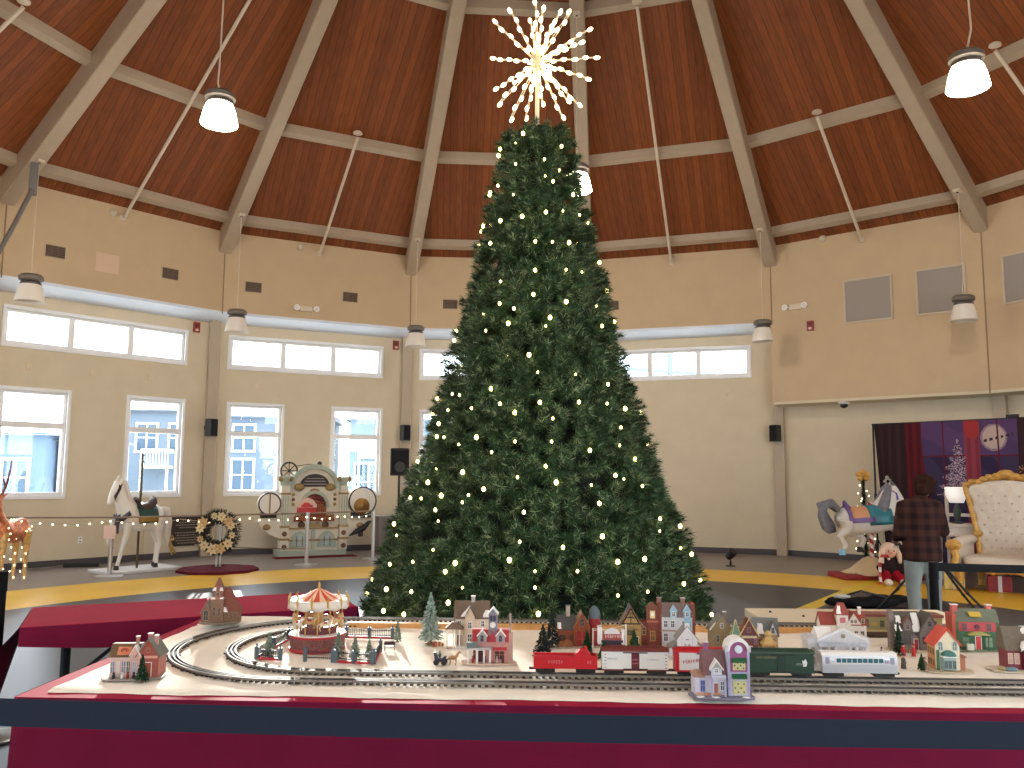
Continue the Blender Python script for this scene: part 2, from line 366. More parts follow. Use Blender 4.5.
def alarm(k, r, u, z, label, off=0):
    t = at_wall('fire_alarm', label, 'fire alarm', k, r, u, z, 'red fire alarm strobes')
    G().bx(-.065, .065, -.05, 0, -.1, .1).obj('housing', red_m, t, bevel=.008); G().ball((0, -.05, -.055), (.035, .03, .025)).obj('strobe_lens', lens_m, t, smooth=True)
    G().bx(-.05, .05, -.054, -.05, .0, .07).obj('sounder_grille', M('dark_red', (110,25,25), .5), t)
alarm(0, RL, 3.68, 4.44, 'red fire alarm strobe high beside the leftmost visible wall column')
alarm(1, RL, 3.8, 4.42, 'red fire alarm strobe above the big loudspeaker left of the tree')
alarm(4, RU, .8, 4.58, 'red fire alarm strobe on the right wall left of the big grilles')
def emergency(k, u, z, label):
    t = at_wall('emergency_light', label, 'emergency light', k, RU, u, z, 'white twin-head emergency lights')
    G().bx(-.13, .13, -.06, 0, -.06, .06).obj('housing', M('ivory_fixture', (222,206,184), .5), t, bevel=.01)
    for s in (-1, 1):
        h = G().lathe([(.02,.0),(.055,-.03),(.06,-.07),(.045,-.075)], (s*.2, -.04, .0), 16, 'y').obj('lamp_head', white_m, t, smooth=True)
        G().lathe([(.04,-.076),(.001,-.082)], (s*.2, -.04, 0), 12, 'y').obj('lens', lens_m, h)
        G().cyl((s*.13,-.04,0), (s*.2,-.04,0), .015).obj('arm', white_m, t)
emergency(1, 1.62, 4.95, 'white twin-head emergency light on the upper wall above the band organ')
emergency(4, .52, 5.0, 'white twin-head emergency light on the right wall above a red alarm')
def head(k, u, z, label):
    t = at_wall('wall_detector', label, 'detector', k, RU, u, z, 'small round white wall detectors')
    G().lathe([(.07,0),(.07,-.03),(.05,-.06),(.02,-.07)], (0,0,0), 16, 'y').obj('body', cream_m, t, smooth=True); G().lathe([(.025,-.07),(.02,-.1)], (0,0,0), 10, 'y').obj('sensor', M('frost_white', (228,218,205), .4), t)
head(0, 1.69, 6.19, 'small round detector beside foot of long ceiling rod on left wall')
head(1, 1.46, 6.23, 'small round detector on upper wall above the white emergency light, left')
head(3, 1.87, 6.24, 'small round detector at wall top just right of the tree')
head(4, 1.1, 6.3, 'small round detector at wall top above the leftmost big grille')
def plate(k, u, label):
    t = at_wall('wall_sensor', label, 'wall plate', k, RL, u, 3.36, 'small white plates between upper and lower windows')
    G().bx(-.04, .04, -.02, 0, -.06, .06).obj('body', M('pale_wall_plate', (226,206,172), .5), t, bevel=.006); G().ball((0,-.02,-.01), (.02,.015,.03)).obj('button', lens_m, t, smooth=True)
plate(0, .73, 'small white wall plate under clerestory window at the far left edge')
plate(0, 1.76, 'small white wall plate below clerestory, between the two leftmost lower windows')
plate(0, 2.8, 'small white wall plate above the window behind the white carousel horse')
plate(1, .88, 'small white wall plate above the tall window left of the band organ')
plate(1, 3.0, 'small white wall plate above the tall window right of the band organ')
plate(3, 3.01, 'small white wall plate under the clerestory window right of the tree')
def speaker(k, u, z, label, tw):
    t = at_wall('wall_speaker', label, 'speaker', k, RL, u, z, 'small black wall speakers', off=.2)
    t.rotation_euler.z += tw
    G().bx(-.09, .09, -.11, .06, -.17, .17).obj('cabinet', dark_m, t, bevel=.015); G().bx(-.078, .078, -.118, -.11, -.155, .155).obj('front_grille', M('speaker_cloth', (34,34,38), .8), t, bevel=.004)
    G().bx(-.02, .02, .06, .16, -.04, .04).obj('bracket', dark_m, t)
speaker(0, 3.97, 2.48, 'small black wall speaker on the column between left window groups', .2)
speaker(1, 3.98, 2.49, 'small black wall speaker on column above the big loudspeaker', .2)
speaker(4, .0, 2.48, 'small black wall speaker on the column right of the tree', -.2)
t = thing('dome_camera', 'white and black dome security camera under the bulkhead on the right', 'security camera', on_face(4, RU, 1.35, ZB, -.12))
G().lathe([(.11,0),(.11,-.035),(.085,-.055)], (0,0,0), 24).obj('housing', white_m, t, smooth=True); G().ball((0,0,-.07), (.075,.075,.06)).obj('dome', dark_m, t, smooth=True)
def outlet(k, u, z, label, w=.07, h=.115):
    t = at_wall('wall_outlet', label, 'outlet', k, RL, u, z); G().bx(-w/2, w/2, -.012, 0, -h/2, h/2).obj('plate', white_m, t, bevel=.004)
    for s in (-1, 1): G().bx(-.015, .015, -.016, -.012, s*.025-.012, s*.025+.012).obj('socket', M('outlet_socket_grey', (150,145,138), .5), t)  # sockets in a greyer tone than the plate
outlet(0, 1.74, .43, 'white power outlet on left wall above the black power strip')
t = at_wall('plaque', 'dark bronze plaque with raised lines of writing on the left wall', 'plaque', 0, RL, 3.66, .5, off=.031)
G().bx(-.3, .3, -.03, 0, -.28, .28).obj('panel', M('dark_bronze_panel', (62,52,50), .45, .3, var=.15, scale=8), t, bevel=.006)
g = G(); rr = random.Random(3)
for i, w in enumerate((.2,.34,.44,.3,0,.46,.4,.46,.42,.38)):
    x = -w/2
    while x < w/2-.01: l = rr.uniform(.02,.06); g.bx(x, min(x+l, w/2), -.034, -.03, .21-i*.048-.009, .21-i*.048+.009); x += l+.012
g.obj('raised_lettering', M('worn_bronze_letters', (150,138,128), .5, .2), t)
t = at_wall('cream_board', 'cream board leaning along the wall behind the plaque and wreath', 'board', 0, RL, 3.4, .0, off=.004)
G().bx(-.55, .5, -.025, -.002, .115, .85).obj('board', M('cream_board', (214,202,182), .6), t)
t = at_wall('cream_board', 'low cream panel along the wall under wreath stand', 'board', 1, RL, .75, .0, off=.004)
G().bx(-.55, .45, -.03, -.002, .116, .62).obj('board', MATS['cream_board'], t)

# ------------------------------------------------------------------ tie rods down the ceiling
rod_m = M('cream_pipe', (214,200,182), .5)
def rod(k, r, label):
    a = (Vector((*P2(k, r), 0))+Vector((*P2(k+1, r), 0)))/2; ra = (a-V3(CX,CY,0)).length; top = Vector((a.x, a.y, board(r)-.3))
    bot = on_face(k, RU, 1.86, 6.1, .02)
    t = thing('ceiling_rod', label, 'pipe', bot, 0, 'slanting pipes under the ceiling boards'); p = top-bot
    G().tube([(0,0,0), p], .028, 12).obj('pipe', rod_m, t, smooth=True)
    G().lathe([(.05,.02),(.08,0),(.085,-.03),(.04,-.05)], p+V3(0,0,.1), 16).obj('cap', rod_m, t, smooth=True)
    G().lathe([(.05,0),(.06,.06),(.05,.1)], (0,0,-.02), 12).obj('foot', rod_m, t, smooth=True)
rod(0, 5.25, 'long slanting cream pipe crossing behind the bright pendant lamp, upper left')
rod(1, 7.5, 'short slanting cream pipe on the ceiling panel left of the tree top')
rod(3, 5.25, 'long slanting cream pipe on the ceiling panel right of the starburst')
rod(4, 7.5, 'short slanting cream pipe on the ceiling panel above the big grilles')
rod(5, 7.5, 'short slanting cream pipe at the top right corner beside the bright pendant')
rod(15, 7.5, 'short slanting cream pipe in the far top left corner')

# ------------------------------------------------------------------ pendant lamps
cord_m = M('white_cord', (214,200,180), .5); cap_m = M('pendant_grey_cap', (112,104,98), .5); neck_m = M('pendant_neck', (88,84,84), .4, .3)
frost_m = M('frosted_shade', (238,230,220), .35); N_, L_, b_ = nodes(frost_m); b_.inputs['Roughness'].default_value = .4
lit_m = M('glowing_shade', (255,246,228), .4, emit=(255,240,214), es=20)
def pendant(k, r, z, lit, label, kink=0, lamp=True):
    x, y = P2(k, r); x += {6: .12, 0: .06}.get(k, 0) if lit else 0; zt = 5.9+(RU-r)*SL
    t = thing('pendant_lamp', label, 'lamp', (x, y, z), az(k), 'lit pendant lamps' if lit else 'unlit pendant lamps')
    t.scale = (.95,.95,1) if lit else (.84,.84,.97)
    G().lathe([(.03,.225),(.17,.215),(.21,.18),(.21,.13),(.18,.11)], (0,0,0), 28).obj('cap', cap_m, t, smooth=True)
    G().lathe([(.15,.115),(.15,.1),(.18,.075),(.18,.055),(.16,.04)], (0,0,0), 28).obj('neck', neck_m if not lit else cap_m, t, smooth=True)
    G().lathe([(.178,.05),(.2,.0),(.225,-.08),(.25,-.2),(.255,-.225),(.245,-.228),(.235,-.2),(.21,-.08),(.17,.03)], (0,0,0), 32, close=False).obj('shade', lit_m if lit else frost_m, t, smooth=True)
    G().lathe([(.001,.02),(.03,.01),(.05,-.04),(.045,-.09),(.001,-.12)], (0,0,0), 14, close=False).obj('bulb', lit_m if lit else frost_m, t, smooth=True)
    h = (zt-z)/t.scale.z
    pts = [(0,0,.22), (.04*kink,.02*kink,.36), (.05*kink,0,.55), (.03*kink,0,h*.5), (.02,0,h-.02)] if kink else [(0,0,.22), (.01,0,h*.4), (0,0,h-.02)]
    G().tube(pts, .009 if not lit else .012, 6).obj('cord', cord_m, t)
    b = G().box((0, 0, h-.02), (.16,.13,.05), rz=0).obj('ceiling_box', cord_m, t, bevel=.006)
    G().cyl((0,0,h-.06), (0,0,h-.04), .022).obj('grommet', dark_m, b)
    if lit and lamp:
        l = bpy.data.lights.new('pendant_light', 'POINT'); l.energy = LAMP_W; l.color = (1,.92,.82); l.shadow_soft_size = .12
        lo = bpy.data.objects.new('pendant_light', l); COL.objects.link(lo); lo.parent = t; lo.location = (0,0,-.3)
LAMP_W = 118
LR = 5.094
for k, lab, kk in ((0, 'large glowing pendant lamp hanging upper left of the tree', 1), (6, 'large glowing pendant lamp hanging at the upper right corner', 2), (3, 'glowing pendant lamp half hidden behind the tree top beside starburst', 0),
             (-3, 'glowing pendant lamp outside the view on the left', 0), (9, 'glowing pendant lamp outside the view behind on the right', 0), (12, 'glowing pendant lamp outside the view behind on the left', 0)):
    pendant(k, LR, 6.47, True, lab, kk)
for k, lab in ((0, 'unlit frosted pendant lamp at the far left over the window'), (1, 'unlit frosted pendant lamp above the window left of the band organ'), (2, 'unlit frosted pendant lamp just left of the tree by a red alarm'),
               (4, 'unlit frosted pendant lamp just right of the tree at clerestory height'), (5, 'unlit frosted pendant lamp before a big grille on the right wall')):
    pendant(k, 9.1, 4.44, False, lab, 1 if k == 5 else 0)
# steel crank arm at top left
t = thing('steel_rod', 'grey steel rod slanting from a beam hook at the left edge', 'rod', (-7.51, 12.55, 5.98))
G().tube([(0,0,0),(-.06,-.26,-.6),(-.14,-.62,-1.35)], .035, 10).obj('rod', grey_m, t, smooth=True)
G().box((.0,.02,.18), (.12,.08,.52), rz=.5).obj('hook', grey_m, t, bevel=.01)
# ------------------------------------------------------------------ houses seen through the windows
def outside(name, label, c, rz, w, d, h, col, wins, roof, extra=None):
    t = thing(name, label, 'house', c, rz, 'houses outside the windows')
    G().bx(-w/2, w/2, 0, d, 0, h).obj('walls', M('siding_'+str(col), col, .8, var=.04, scale=2), t)
    G().prism([(-.4, h-.1), (d/2, h+roof), (d+.4, h-.1)], -w/2-.3, w/2+.3, 'yz').obj('roof', M('slate_roof_outside', (120,126,134), .8, var=.1, scale=3), t)
    for (x, z, ww, hh) in wins:
        f = G(); e = .12
        f.bx(x-ww/2-e, x+ww/2+e, -.08, .02, z+hh, z+hh+e).bx(x-ww/2-e, x+ww/2+e, -.1, .02, z-e, z).bx(x-ww/2-e, x-ww/2, -.08, .02, z, z+hh).bx(x+ww/2, x+ww/2+e, -.08, .02, z, z+hh).bx(x-.04, x+.04, -.07, .02, z, z+hh).bx(x-ww/2, x+ww/2, -.07, .02, z+hh/2-.03, z+hh/2+.03)
        f = f.obj('window', white_m, t); G().bx(x-ww/2, x+ww/2, -.03, .0, z, z+hh).obj('pane', M('outside_pane', (60,84,104), .15), f)
    if extra: extra(t)
    return t
def balcony(x0, x1, z, t, d=1.2):
    g = G().bx(x0, x1, -d, 0, z-.15, z).bx(x0, x1, -d, -d+.06, z+.9, z+1.).bx(x0, x0+.06, -d, 0, z+.9, z+1.).bx(x1-.06, x1, -d, 0, z+.9, z+1.)
    n = int((x1-x0)/.16)
    for i in range(n+1): q = x0+(x1-x0-.05)*i/n; g.bx(q, q+.05, -d, -d+.05, z, z+.95)
    g.bx(x0, x0+.12, -d, -d+.12, z-2.6, z-.1).bx(x1-.12, x1, -d, -d+.12, z-2.6, z-.1)
    g.obj('balcony', white_m, t)
blue = (96,118,142); gry = (100,114,128)
outside('house', 'pale blue house with white trim behind the far left window', (-25.2,36,-.6), .1, 9.6, 7, 3.9, blue, [(3.6,1.2,1.0,1.5),(.6,.8,1.4,1.8)], .3)
outside('house', 'white house corner behind right part of the far left window', (-19.9,37.5,-.6), .1, 1.0, 6, 3.7, (170,178,186), [(0,1.0,.6,1.6)], .3)
outside('house', 'grey blue house with small windows behind the white carousel horse', (-23.2,50,-.6), .1, 6.4, 8, 6.0, gry, [(-.9,1.2,1.1,1.8),(-.9,3.5,1.1,1.6),(1.2,3.5,1.1,1.6),(3.0,3.5,.9,1.6)], .3, lambda t: balcony(1.2, 2.8, 2.6, t, 1.))
outside('house', 'grey house with white sash windows behind the window left of organ', (-15.2,51,-.6), .1, 7.4, 8, 5.7, (98,112,130), [(-1.2,1.2,1.2,1.8),(-1.2,3.6,1.2,1.5),(1.4,1.2,1.2,1.8),(1.4,3.6,1.2,1.5)], .3)
outside('house', 'pale house with white balcony rail behind the window right of organ', (-6.2,51.6,-.6), .1, 7.6, 8, 5.6, (112,130,144), [(-2.6,.6,1.6,2.2),(-1.6,3.5,1.,1.5),(1.4,1.2,1.2,1.8)], .3, lambda t: balcony(-3.2, .2, 3.3, t, .9))
t = thing('utility_pole', 'wooden utility pole with crossarms seen through window right of tree', 'utility pole', (6.9,36,-.5))
pole_m = M('weathered_pole', (112,128,140), .8)
G().cyl((0,0,0), (0,0,9.0), .16, .12).obj('pole', pole_m, t)
for z, w in ((6.6,1.9),(8.2,.8)): G().box((0,-.1,z), (w*2,.12,.14), ry=.06).obj('crossarm', pole_m, t)
g = G().prism([(-60,-60),(60,-60),(60,80),(-60,80)], -.75, -.5); struct(g.obj('ground', M('outside_pavement', (232,232,230), .9, var=.05, scale=.5)))
# ------------------------------------------------------------------ the giant tree
TX, TY = .24, 8.1
def tree_r(z):
    zs = [.0,.2,.4,.75,1.25,1.92,2.6,3.2,3.6,4.2,4.6,5.1,5.2]; rs = [1.69,1.67,1.62,1.52,1.34,1.09,.89,.75,.64,.52,.43,.34,.2]
    for i in range(len(zs)-1):
        if z <= zs[i+1]: f = (z-zs[i])/(zs[i+1]-zs[i]); return rs[i]+(rs[i+1]-rs[i])*max(0, f)
    return .1
tree = thing('christmas_tree', 'giant bushy green artificial christmas tree behind the train layout', 'christmas tree', (TX, TY, 0))
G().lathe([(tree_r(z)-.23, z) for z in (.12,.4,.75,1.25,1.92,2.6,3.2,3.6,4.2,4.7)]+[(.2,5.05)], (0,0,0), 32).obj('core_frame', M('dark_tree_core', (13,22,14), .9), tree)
G().cyl((0,0,0), (0,0,.3), .16).obj('trunk', M('tree_trunk_metal', (40,46,40), .6), tree)
G().lathe([(.9,0),(.92,.03),(.2,.06)], (0,0,0), 24).obj('base', M('tree_base_steel', (50,52,50), .5, .4), tree)
greens = [M('needle_dark', (46,68,46), .5), M('needle_mid', (76,102,68), .45), M('needle_pale', (146,160,122), .45), M('needle_stem_tan', (116,104,66), .6)]
def tufts(n, rr, zmin, zmax, rad, inset, length, needles, nl, nw):
    v, f, mi = [], [], []
    zs = []; tot = 0
    k = 0
    while k < n:
        z = rr.uniform(zmin, zmax)
        if rr.random() > rad(z)/rad(zmin): continue
        a = -PI/2+rr.uniform(-1,1)*(2. if rr.random() < .86 else PI); k += 1
        r = rad(z)-inset*rr.random()**1.5-length*.25-.012+.022*(math.sin(7*a+4*z)+math.sin(11*z-5*a))
        o = Vector((math.cos(a), math.sin(a), 0)); up = rr.uniform(.05,.55)
        d = (o+V3(0,0,up)+V3(rr.gauss(0,.28),rr.gauss(0,.28),rr.gauss(0,.22))).normalized()
        p0 = Vector((o.x*(r-length*.6), o.y*(r-length*.6), z-length*.3)); L = length*rr.uniform(.8,1.2)
        u = d.orthogonal().normalized(); w = d.cross(u)
        shade = rr.random()
        for q in range(needles):
            t = (q/needles)**.55; c = p0+d*L*t; th = q*2.399+rr.random()*.5
            s = math.cos(th)*u+math.sin(th)*w if False else u*math.cos(th)+w*math.sin(th)
            e = (s*1.05+d*(.15+1.1*t**4)).normalized()*nl*rr.uniform(.75,1.15)
            side = e.cross(d); side = side.normalized()*nw if side.length > 1e-6 else u*nw
            b = len(v); v += [c-side, c+side, c+e]; f.append((b, b+1, b+2))
            x = rr.random(); mi.append(0 if x < .75-.6*shade else (1 if x < 1.0-.28*shade else 2))
        b = len(v); s = u*.005; v += [p0-s, p0+s, p0+d*L]; f.append((b, b+1, b+2)); mi.append(3)
    g = G(); g.v = [tuple(p) for p in v]; g.f = f; g.m = mi; return g
rr = random.Random(11)
tufts(4300, rr, .10, 5.06, tree_r, .10, .17, 66, .074, .005).obj('branch_tips', greens, tree, fixn=False)
tufts(70, rr, 4.9, 5.05, lambda z: .3, .25, .16, 62, .078, .004).obj('crown_tips', greens, tree, fixn=False)
LITS = [(-113,4.9),(-124,4.81),(-55,4.78),(-82,4.61),(-120,4.58),(-82,4.43),(-73,4.38),(-145,4.4),(-118,4.25),(-48,4.28),(-83,4.05),(-106,4.01),(-65,4.08),(-43,4.08),(-130,4.0),(-93,3.75),(-78,3.75),(-62,3.76),(-139,3.79),(-93,3.46),(-68,3.48),(-53,3.48),(-120,3.37),(-94,3.22),(-118,3.15),(-107,3.09),(-71,3.16),(-130,3.07),(-83,3.0),(-110,2.95),(-86,2.92),(-126,2.9),(-45,3.16),(-43,2.97),(-109,2.64),(-96,2.65),(-91,2.49),(-70,2.48),(-116,2.35),(-137,2.31),(-144,2.33),(-110,2.21),(-126,2.18),(-144,2.18),(-102,2.13),(-90,2.22),(-84,2.08),(-150,2.06),(-148,1.94),(-141,1.93),(-129,1.86),(-101,1.88),(-85,1.88),(-120,1.92),(-111,1.79),(-139,1.65),(-123,1.62),(-88,1.67),(-99,1.58),(-142,1.53),(-84,1.54),(-112,1.48),(-49,2.41),(-70,2.23),(-53,2.23),(-39,2.2),(-47,2.02),(-51,1.86),(-68,1.81),(-43,1.74),(-58,1.6),(-54,1.57),(-44,1.51),(-70,1.52),(-131,1.42),(-118,1.43),(-143,1.39),(-153,1.39),(-120,1.37),(-132,1.3),(-129,1.21),(-96,1.3),(-153,1.06),(-128,.98),(-150,.82),(-136,.87),(-118,.89),(-121,.82),(-100,.93),(-97,1.07),(-92,.85),(-147,.62),(-133,.64),(-114,.71),(-92,.73),(-145,.45),(-134,.46),(-118,.59),(-91,.54),(-68,1.37),(-39,1.23),(-42,1.13),(-69,1.11),(-30,.97),(-54,.92),(-65,.91),(-83,1.03),(-79,.85),(-37,.69),(-40,.57),(-67,.66),(-56,.67),(-56,.54)]
bulb_m = M('warm_led_bulb', (255,246,190), .3, emit=(255,238,150), es=9)
sl = thing('string_lights', 'string of warm white bulbs wound through the giant christmas tree', 'string lights', (TX, TY, 0))
pts = []
for i in range(420):
    z = .3+4.75*i/419; a = -PI/2+i*.42; r = tree_r(z)-.2; pts.append((r*math.cos(a), r*math.sin(a), z))
G().tube(pts, .004, 5).obj('wire', M('dark_green_wire', (22,40,24), .6), sl)
big = {0:1,2:1,3:1}
def bulb_geo(g, a, z, s):
    a = math.radians(a); r = tree_r(z)+.0; c = (r*math.cos(a), r*math.sin(a), z); g.ball(c, (.018*s, .018*s, .023*s), 10, 7); return c
rest = G()
for i, (a, z) in enumerate(LITS):
    s = rr.choice((.5,.6,.75,.85,.95))
    if i % 9 == 4: bulb_geo(rest, a, z, .6); continue
    bulb_geo(G_ := G(), a, z, s); G_.obj('bulb', bulb_m, sl, smooth=True)
for i in range(90):
    z = .3+4.6*rr.random()**1.4; bulb_geo(rest, rr.uniform(-20, 200), z, .9)
o = rest.obj('small_bulbs', bulb_m, sl, smooth=True); o['kind'] = 'stuff'
# starburst on the top
star = thing('starburst_topper', 'glowing white starburst of light studded spokes on the tree top', 'tree topper', (TX, TY, 5.1))
sw = M('starburst_white_metal', (236,222,196), .45); sb = M('starburst_bulb', (255,236,200), .3, emit=(255,226,178), es=6)
ctr = V3(0, 0, .71)
G().cyl((.0,0,-.35), (0,0,.71), .022).obj('stem', sw, star); G().ball(ctr, .05).obj('hub', sw, star, smooth=True)
tips = [(-252,70),(-240,220),(-150,300),(-10,350),(-35,285),(180,290),(290,195),(240,60),(330,30),(280,-125),(230,-250),(165,-255),(140,-320),(25,-280),(-145,-330),(-210,-250),(-230,-110),(20,160),(-35,140),(80,-170),(-60,-240),(110,150),(-20,-20),(60,40),(-120,20),(130,-60)]
for i, (dx, dy) in enumerate(tips):
    x, y = dx/350*.66, dy/350*.66; q = .62**2-x*x-y*y; d = math.sqrt(q) if q > 0 else 0; d *= (-1 if i % 2 else 1)*(.9 if i > 16 else .5)
    e = Vector((x, d, y)); L = e.length; u = e.normalized(); s = u.orthogonal().normalized()*.014
    g = G(); g.tube([ctr+s+u*.04, ctr+e+s*.6], .005, 5); g.tube([ctr-s+u*.04, ctr+e-s*.6], .005, 5)
    for k in range(6): g.tube([ctr+u*L*(.15+.15*k)-s, ctr+u*L*(.15+.15*k)+s], .004, 4)
    o = g.obj('spoke', sw, star)
    for k in range(5):
        c = ctr+u*L*(.26+.18*k)+s*(1 if k % 2 else -1)
        G().ball(c, (.021,.021,.034), 8, 6, u.to_track_quat('Z','Y')).obj('bulb', sb, o, smooth=True)
# ------------------------------------------------------------------ train layout table
TZ = .75; LRZ = -.0385
red_m2 = M('crimson_tablecloth', (158,24,58), .75, var=.06, scale=6, bump=.15); shade_red = M('shaded_crimson_skirt', (112,20,54), .8, var=.08, scale=5)  # skirt is the same cloth, its shade painted in as a darker red
lay = Matrix.Translation((0,3.19,0)) @ Matrix.Rotation(LRZ, 4, 'Z')
LX0, LX1, LD = -1.885, 3.2, 1.83
t = thing('layout_table', 'long wooden train layout table under the crimson cloth', 'table', (0,3.19,0), LRZ)
G().bx(LX0+.01, LX1-.01, .01, LD-.01, TZ-.05, TZ-.006).obj('tabletop', M('plywood', (196,160,112), .6, var=.1, scale=9), t)
for x in (LX0+.15, .6, LX1-.15):
    for y in (.15, LD-.15): G().bx(x-.03, x+.03, y-.03, y+.03, 0, TZ-.05).obj('leg', M('pine_leg', (170,134,92), .6), t)
def drape(g, pts, ztop, zbot, fold=.02, n=None, freq=9., flare=.05, seed=1):
    """hanging cloth along a polyline, folds growing downward; outward is to the right of travel"""
    r_ = random.Random(seed); P = [Vector((*p, 0)) for p in pts]
    seg = [(P[i+1]-P[i]).length for i in range(len(P)-1)]; tot = sum(seg); n = n or int(tot/.035); ph = r_.random()*6
    rows = 7; grid = []
    for j in range(rows+1):
        fz = j/rows; row = []
        for i in range(n+1):
            s = tot*i/n; k = 0; q = s
            while k < len(seg)-1 and q > seg[k]: q -= seg[k]; k += 1
            d = (P[k+1]-P[k]).normalized(); o = Vector((d.y, -d.x, 0)); p = P[k]+d*q
            w = math.sin(s*freq+ph)+.6*math.sin(s*freq*2.3+1.7*ph)+.4*math.sin(s*freq*.37)
            p = p+o*(fold*w*fz**1.3+flare*fz+.004); zb = zbot(s/tot) if callable(zbot) else zbot
            row.append((p.x, p.y, ztop+(zb-ztop)*fz))
        grid.append(row)
    g.loft(grid, cap=False, closed=False)
tc_ = thing('tablecloth', 'crimson cloth with long skirt covering the train layout table', 'tablecloth', (0,3.19,0), LRZ)
g = G().bx(LX0, LX1, 0, LD, TZ-.006, TZ); g.obj('cloth_top', red_m2, tc_)
g = G(); drape(g, [(LX0,LD),(LX0,0),(LX1,0),(LX1,LD),(LX0,LD)], TZ, .015, .012, freq=7, flare=.03); g.obj('cloth_skirt', shade_red, tc_, smooth=True, fixn=False)
# felt snow sheet
snow_m = M('felt_snow_blanket', (250,242,230), .9, var=.03, scale=14, bump=.12)
ss = random.Random(5)
def wob(s, a, seed): return a*(math.sin(s*7+seed)+.6*math.sin(s*17+seed*2)+.4*math.sin(s*37+seed))
nx, ny = 150, 56; rows = []
for j in range(ny+1):
    row = []
    for i in range(nx+1):
        u, v = i/nx, j/ny
        x = LX0+.06+(LX1-LX0-.16)*u; y = .06+(LD-.10)*v
        if j == 0: y += wob(x, .006, 1)
        if i == 0: x += .03+wob(y, .004, 2)
        z = TZ+.012+.0016*math.sin(x*9+y*5)+.0010*math.sin(x*23-y*19)+.0005*math.sin(x*47+y*31)
        if x < LX0+.42 and y < .22: y += (LX0+.42-x)*.0
        if j == 0 or i == 0 or i == nx or j == ny: z = TZ+.002
        row.append((x, y, z))
    rows.append(row)
g = G(); g.loft(rows, cap=False, closed=False); o = g.obj('snow_sheet', snow_m, smooth=True, fixn=False); o.location = (0,3.19,0); o.rotation_euler.z = LRZ
tag(o, 'cream felt snow blanket spread over the train layout table', 'snow blanket')
SZ = TZ+.016
def L2W(x, y): p = lay @ Vector((x, y, 0)); return p.x, p.y
# mound of snow at the left corner, church knoll
def mound(x, y, rx, ry, h, label):
    g = G(); n = 20; m = 6; rows = []
    for i in range(m+1):
        f = i/m; rows.append([(rx*f*math.cos(2*PI*j/n)*(1+.08*math.sin(3*j)), ry*f*math.sin(2*PI*j/n)*(1+.06*math.cos(2*j)), h*(math.cos(f*PI)*.5+.5)-.004) for j in range(n)])
    g.loft(rows, cap=False); o = g.obj('snow_mound', snow_m, smooth=True); o.location = (x, y, SZ-.001); tag(o, label, 'snow mound'); return o
mound(-1.555, 4.70, .19, .17, .03, 'low felt snow mound under the brown stone church')
# honey coloured strip under the back track
t = thing('honey_strip', 'long honey coloured strip along back of the train layout', 'wood strip', (0,3.19,SZ), LRZ)
G().bx(-.95, LX1-.2, 1.435, 1.475, -.004, .024).obj('strip_bar', M('honey_brown', (214,160,96), .5, var=.12, scale=30), t)
# ------------------------------------------------------------------ track
rail_m = M('tinplate_rail', (128,120,112), .6, 0); tie_m = M('track_tie_brown', (58,46,40), .7); mid_m = M('black_centre_rail', (44,40,40), .6, 0)
def track(name, label, xc, yc, r, xr, z=SZ+.002):
    t = thing(name, label, 'toy railway track', (0,3.19,z), LRZ, 'toy railway loops')
    P = []
    n = 48
    for i in range(n+1): a = PI/2+PI*i/n; P.append((xc+r*math.cos(a), yc+r*math.sin(a)))
    for i in range(1, 40): P.append((xc+(xr-xc)*i/40, yc-r))
    for i in range(n+1): a = -PI/2+PI*i/n; P.append((xr+r*math.cos(a), yc+r*math.sin(a)))
    for i in range(1, 40): P.append((xr+(xc-xr)*i/40, yc+r))
    N = len(P); Pv = [Vector((*p, 0)) for p in P]
    T = [(Pv[(i+1) % N]-Pv[i-1]).normalized() for i in range(N)]; O = [Vector((d.y, -d.x, 0)) for d in T]
    for off, m in ((-.0185, rail_m), (0, mid_m), (.0185, rail_m)):
        rings = []
        for i in list(range(N))+[0]:
            p = Pv[i]+O[i]*off; w = O[i]*.0028; rings.append([p-w+V3(0,0,.006), p+w+V3(0,0,.006), p+w+V3(0,0,.016), p-w+V3(0,0,.016)])
        g = G(); g.loft(rings, cap=False); g.obj('rail', m, t)
    g = G(); acc = 0; i = 0; k = 0
    for i in range(N):
        a, b = Pv[i], Pv[(i+1) % N]; l = (b-a).length; d = (b-a).normalized(); s = -acc
        while s + .027 <= l:
            s += .027; c = a+d*s; k += 1
            g.box((c.x, c.y, .003), (.012, .052 if k % 4 else .066, .007), rz=math.atan2(d.y, d.x))
        acc = l-s
    g.obj('ties', tie_m, t)
    return t
def inv(X, Y): p = lay.inverted() @ Vector((X, Y, 0)); return p.x, p.y
xi, yi = inv(-.77, 4.14); track('railway_track', 'inner loop of toy railway track that carries the train', xi, yi, .555, 2.35)
xo, yo = inv(-.87, 4.15); track('railway_track', 'outer loop of toy railway track nearest the table front edge', xo, yo, .715, 2.35)
YI, YO = yi-.555, yo-.715
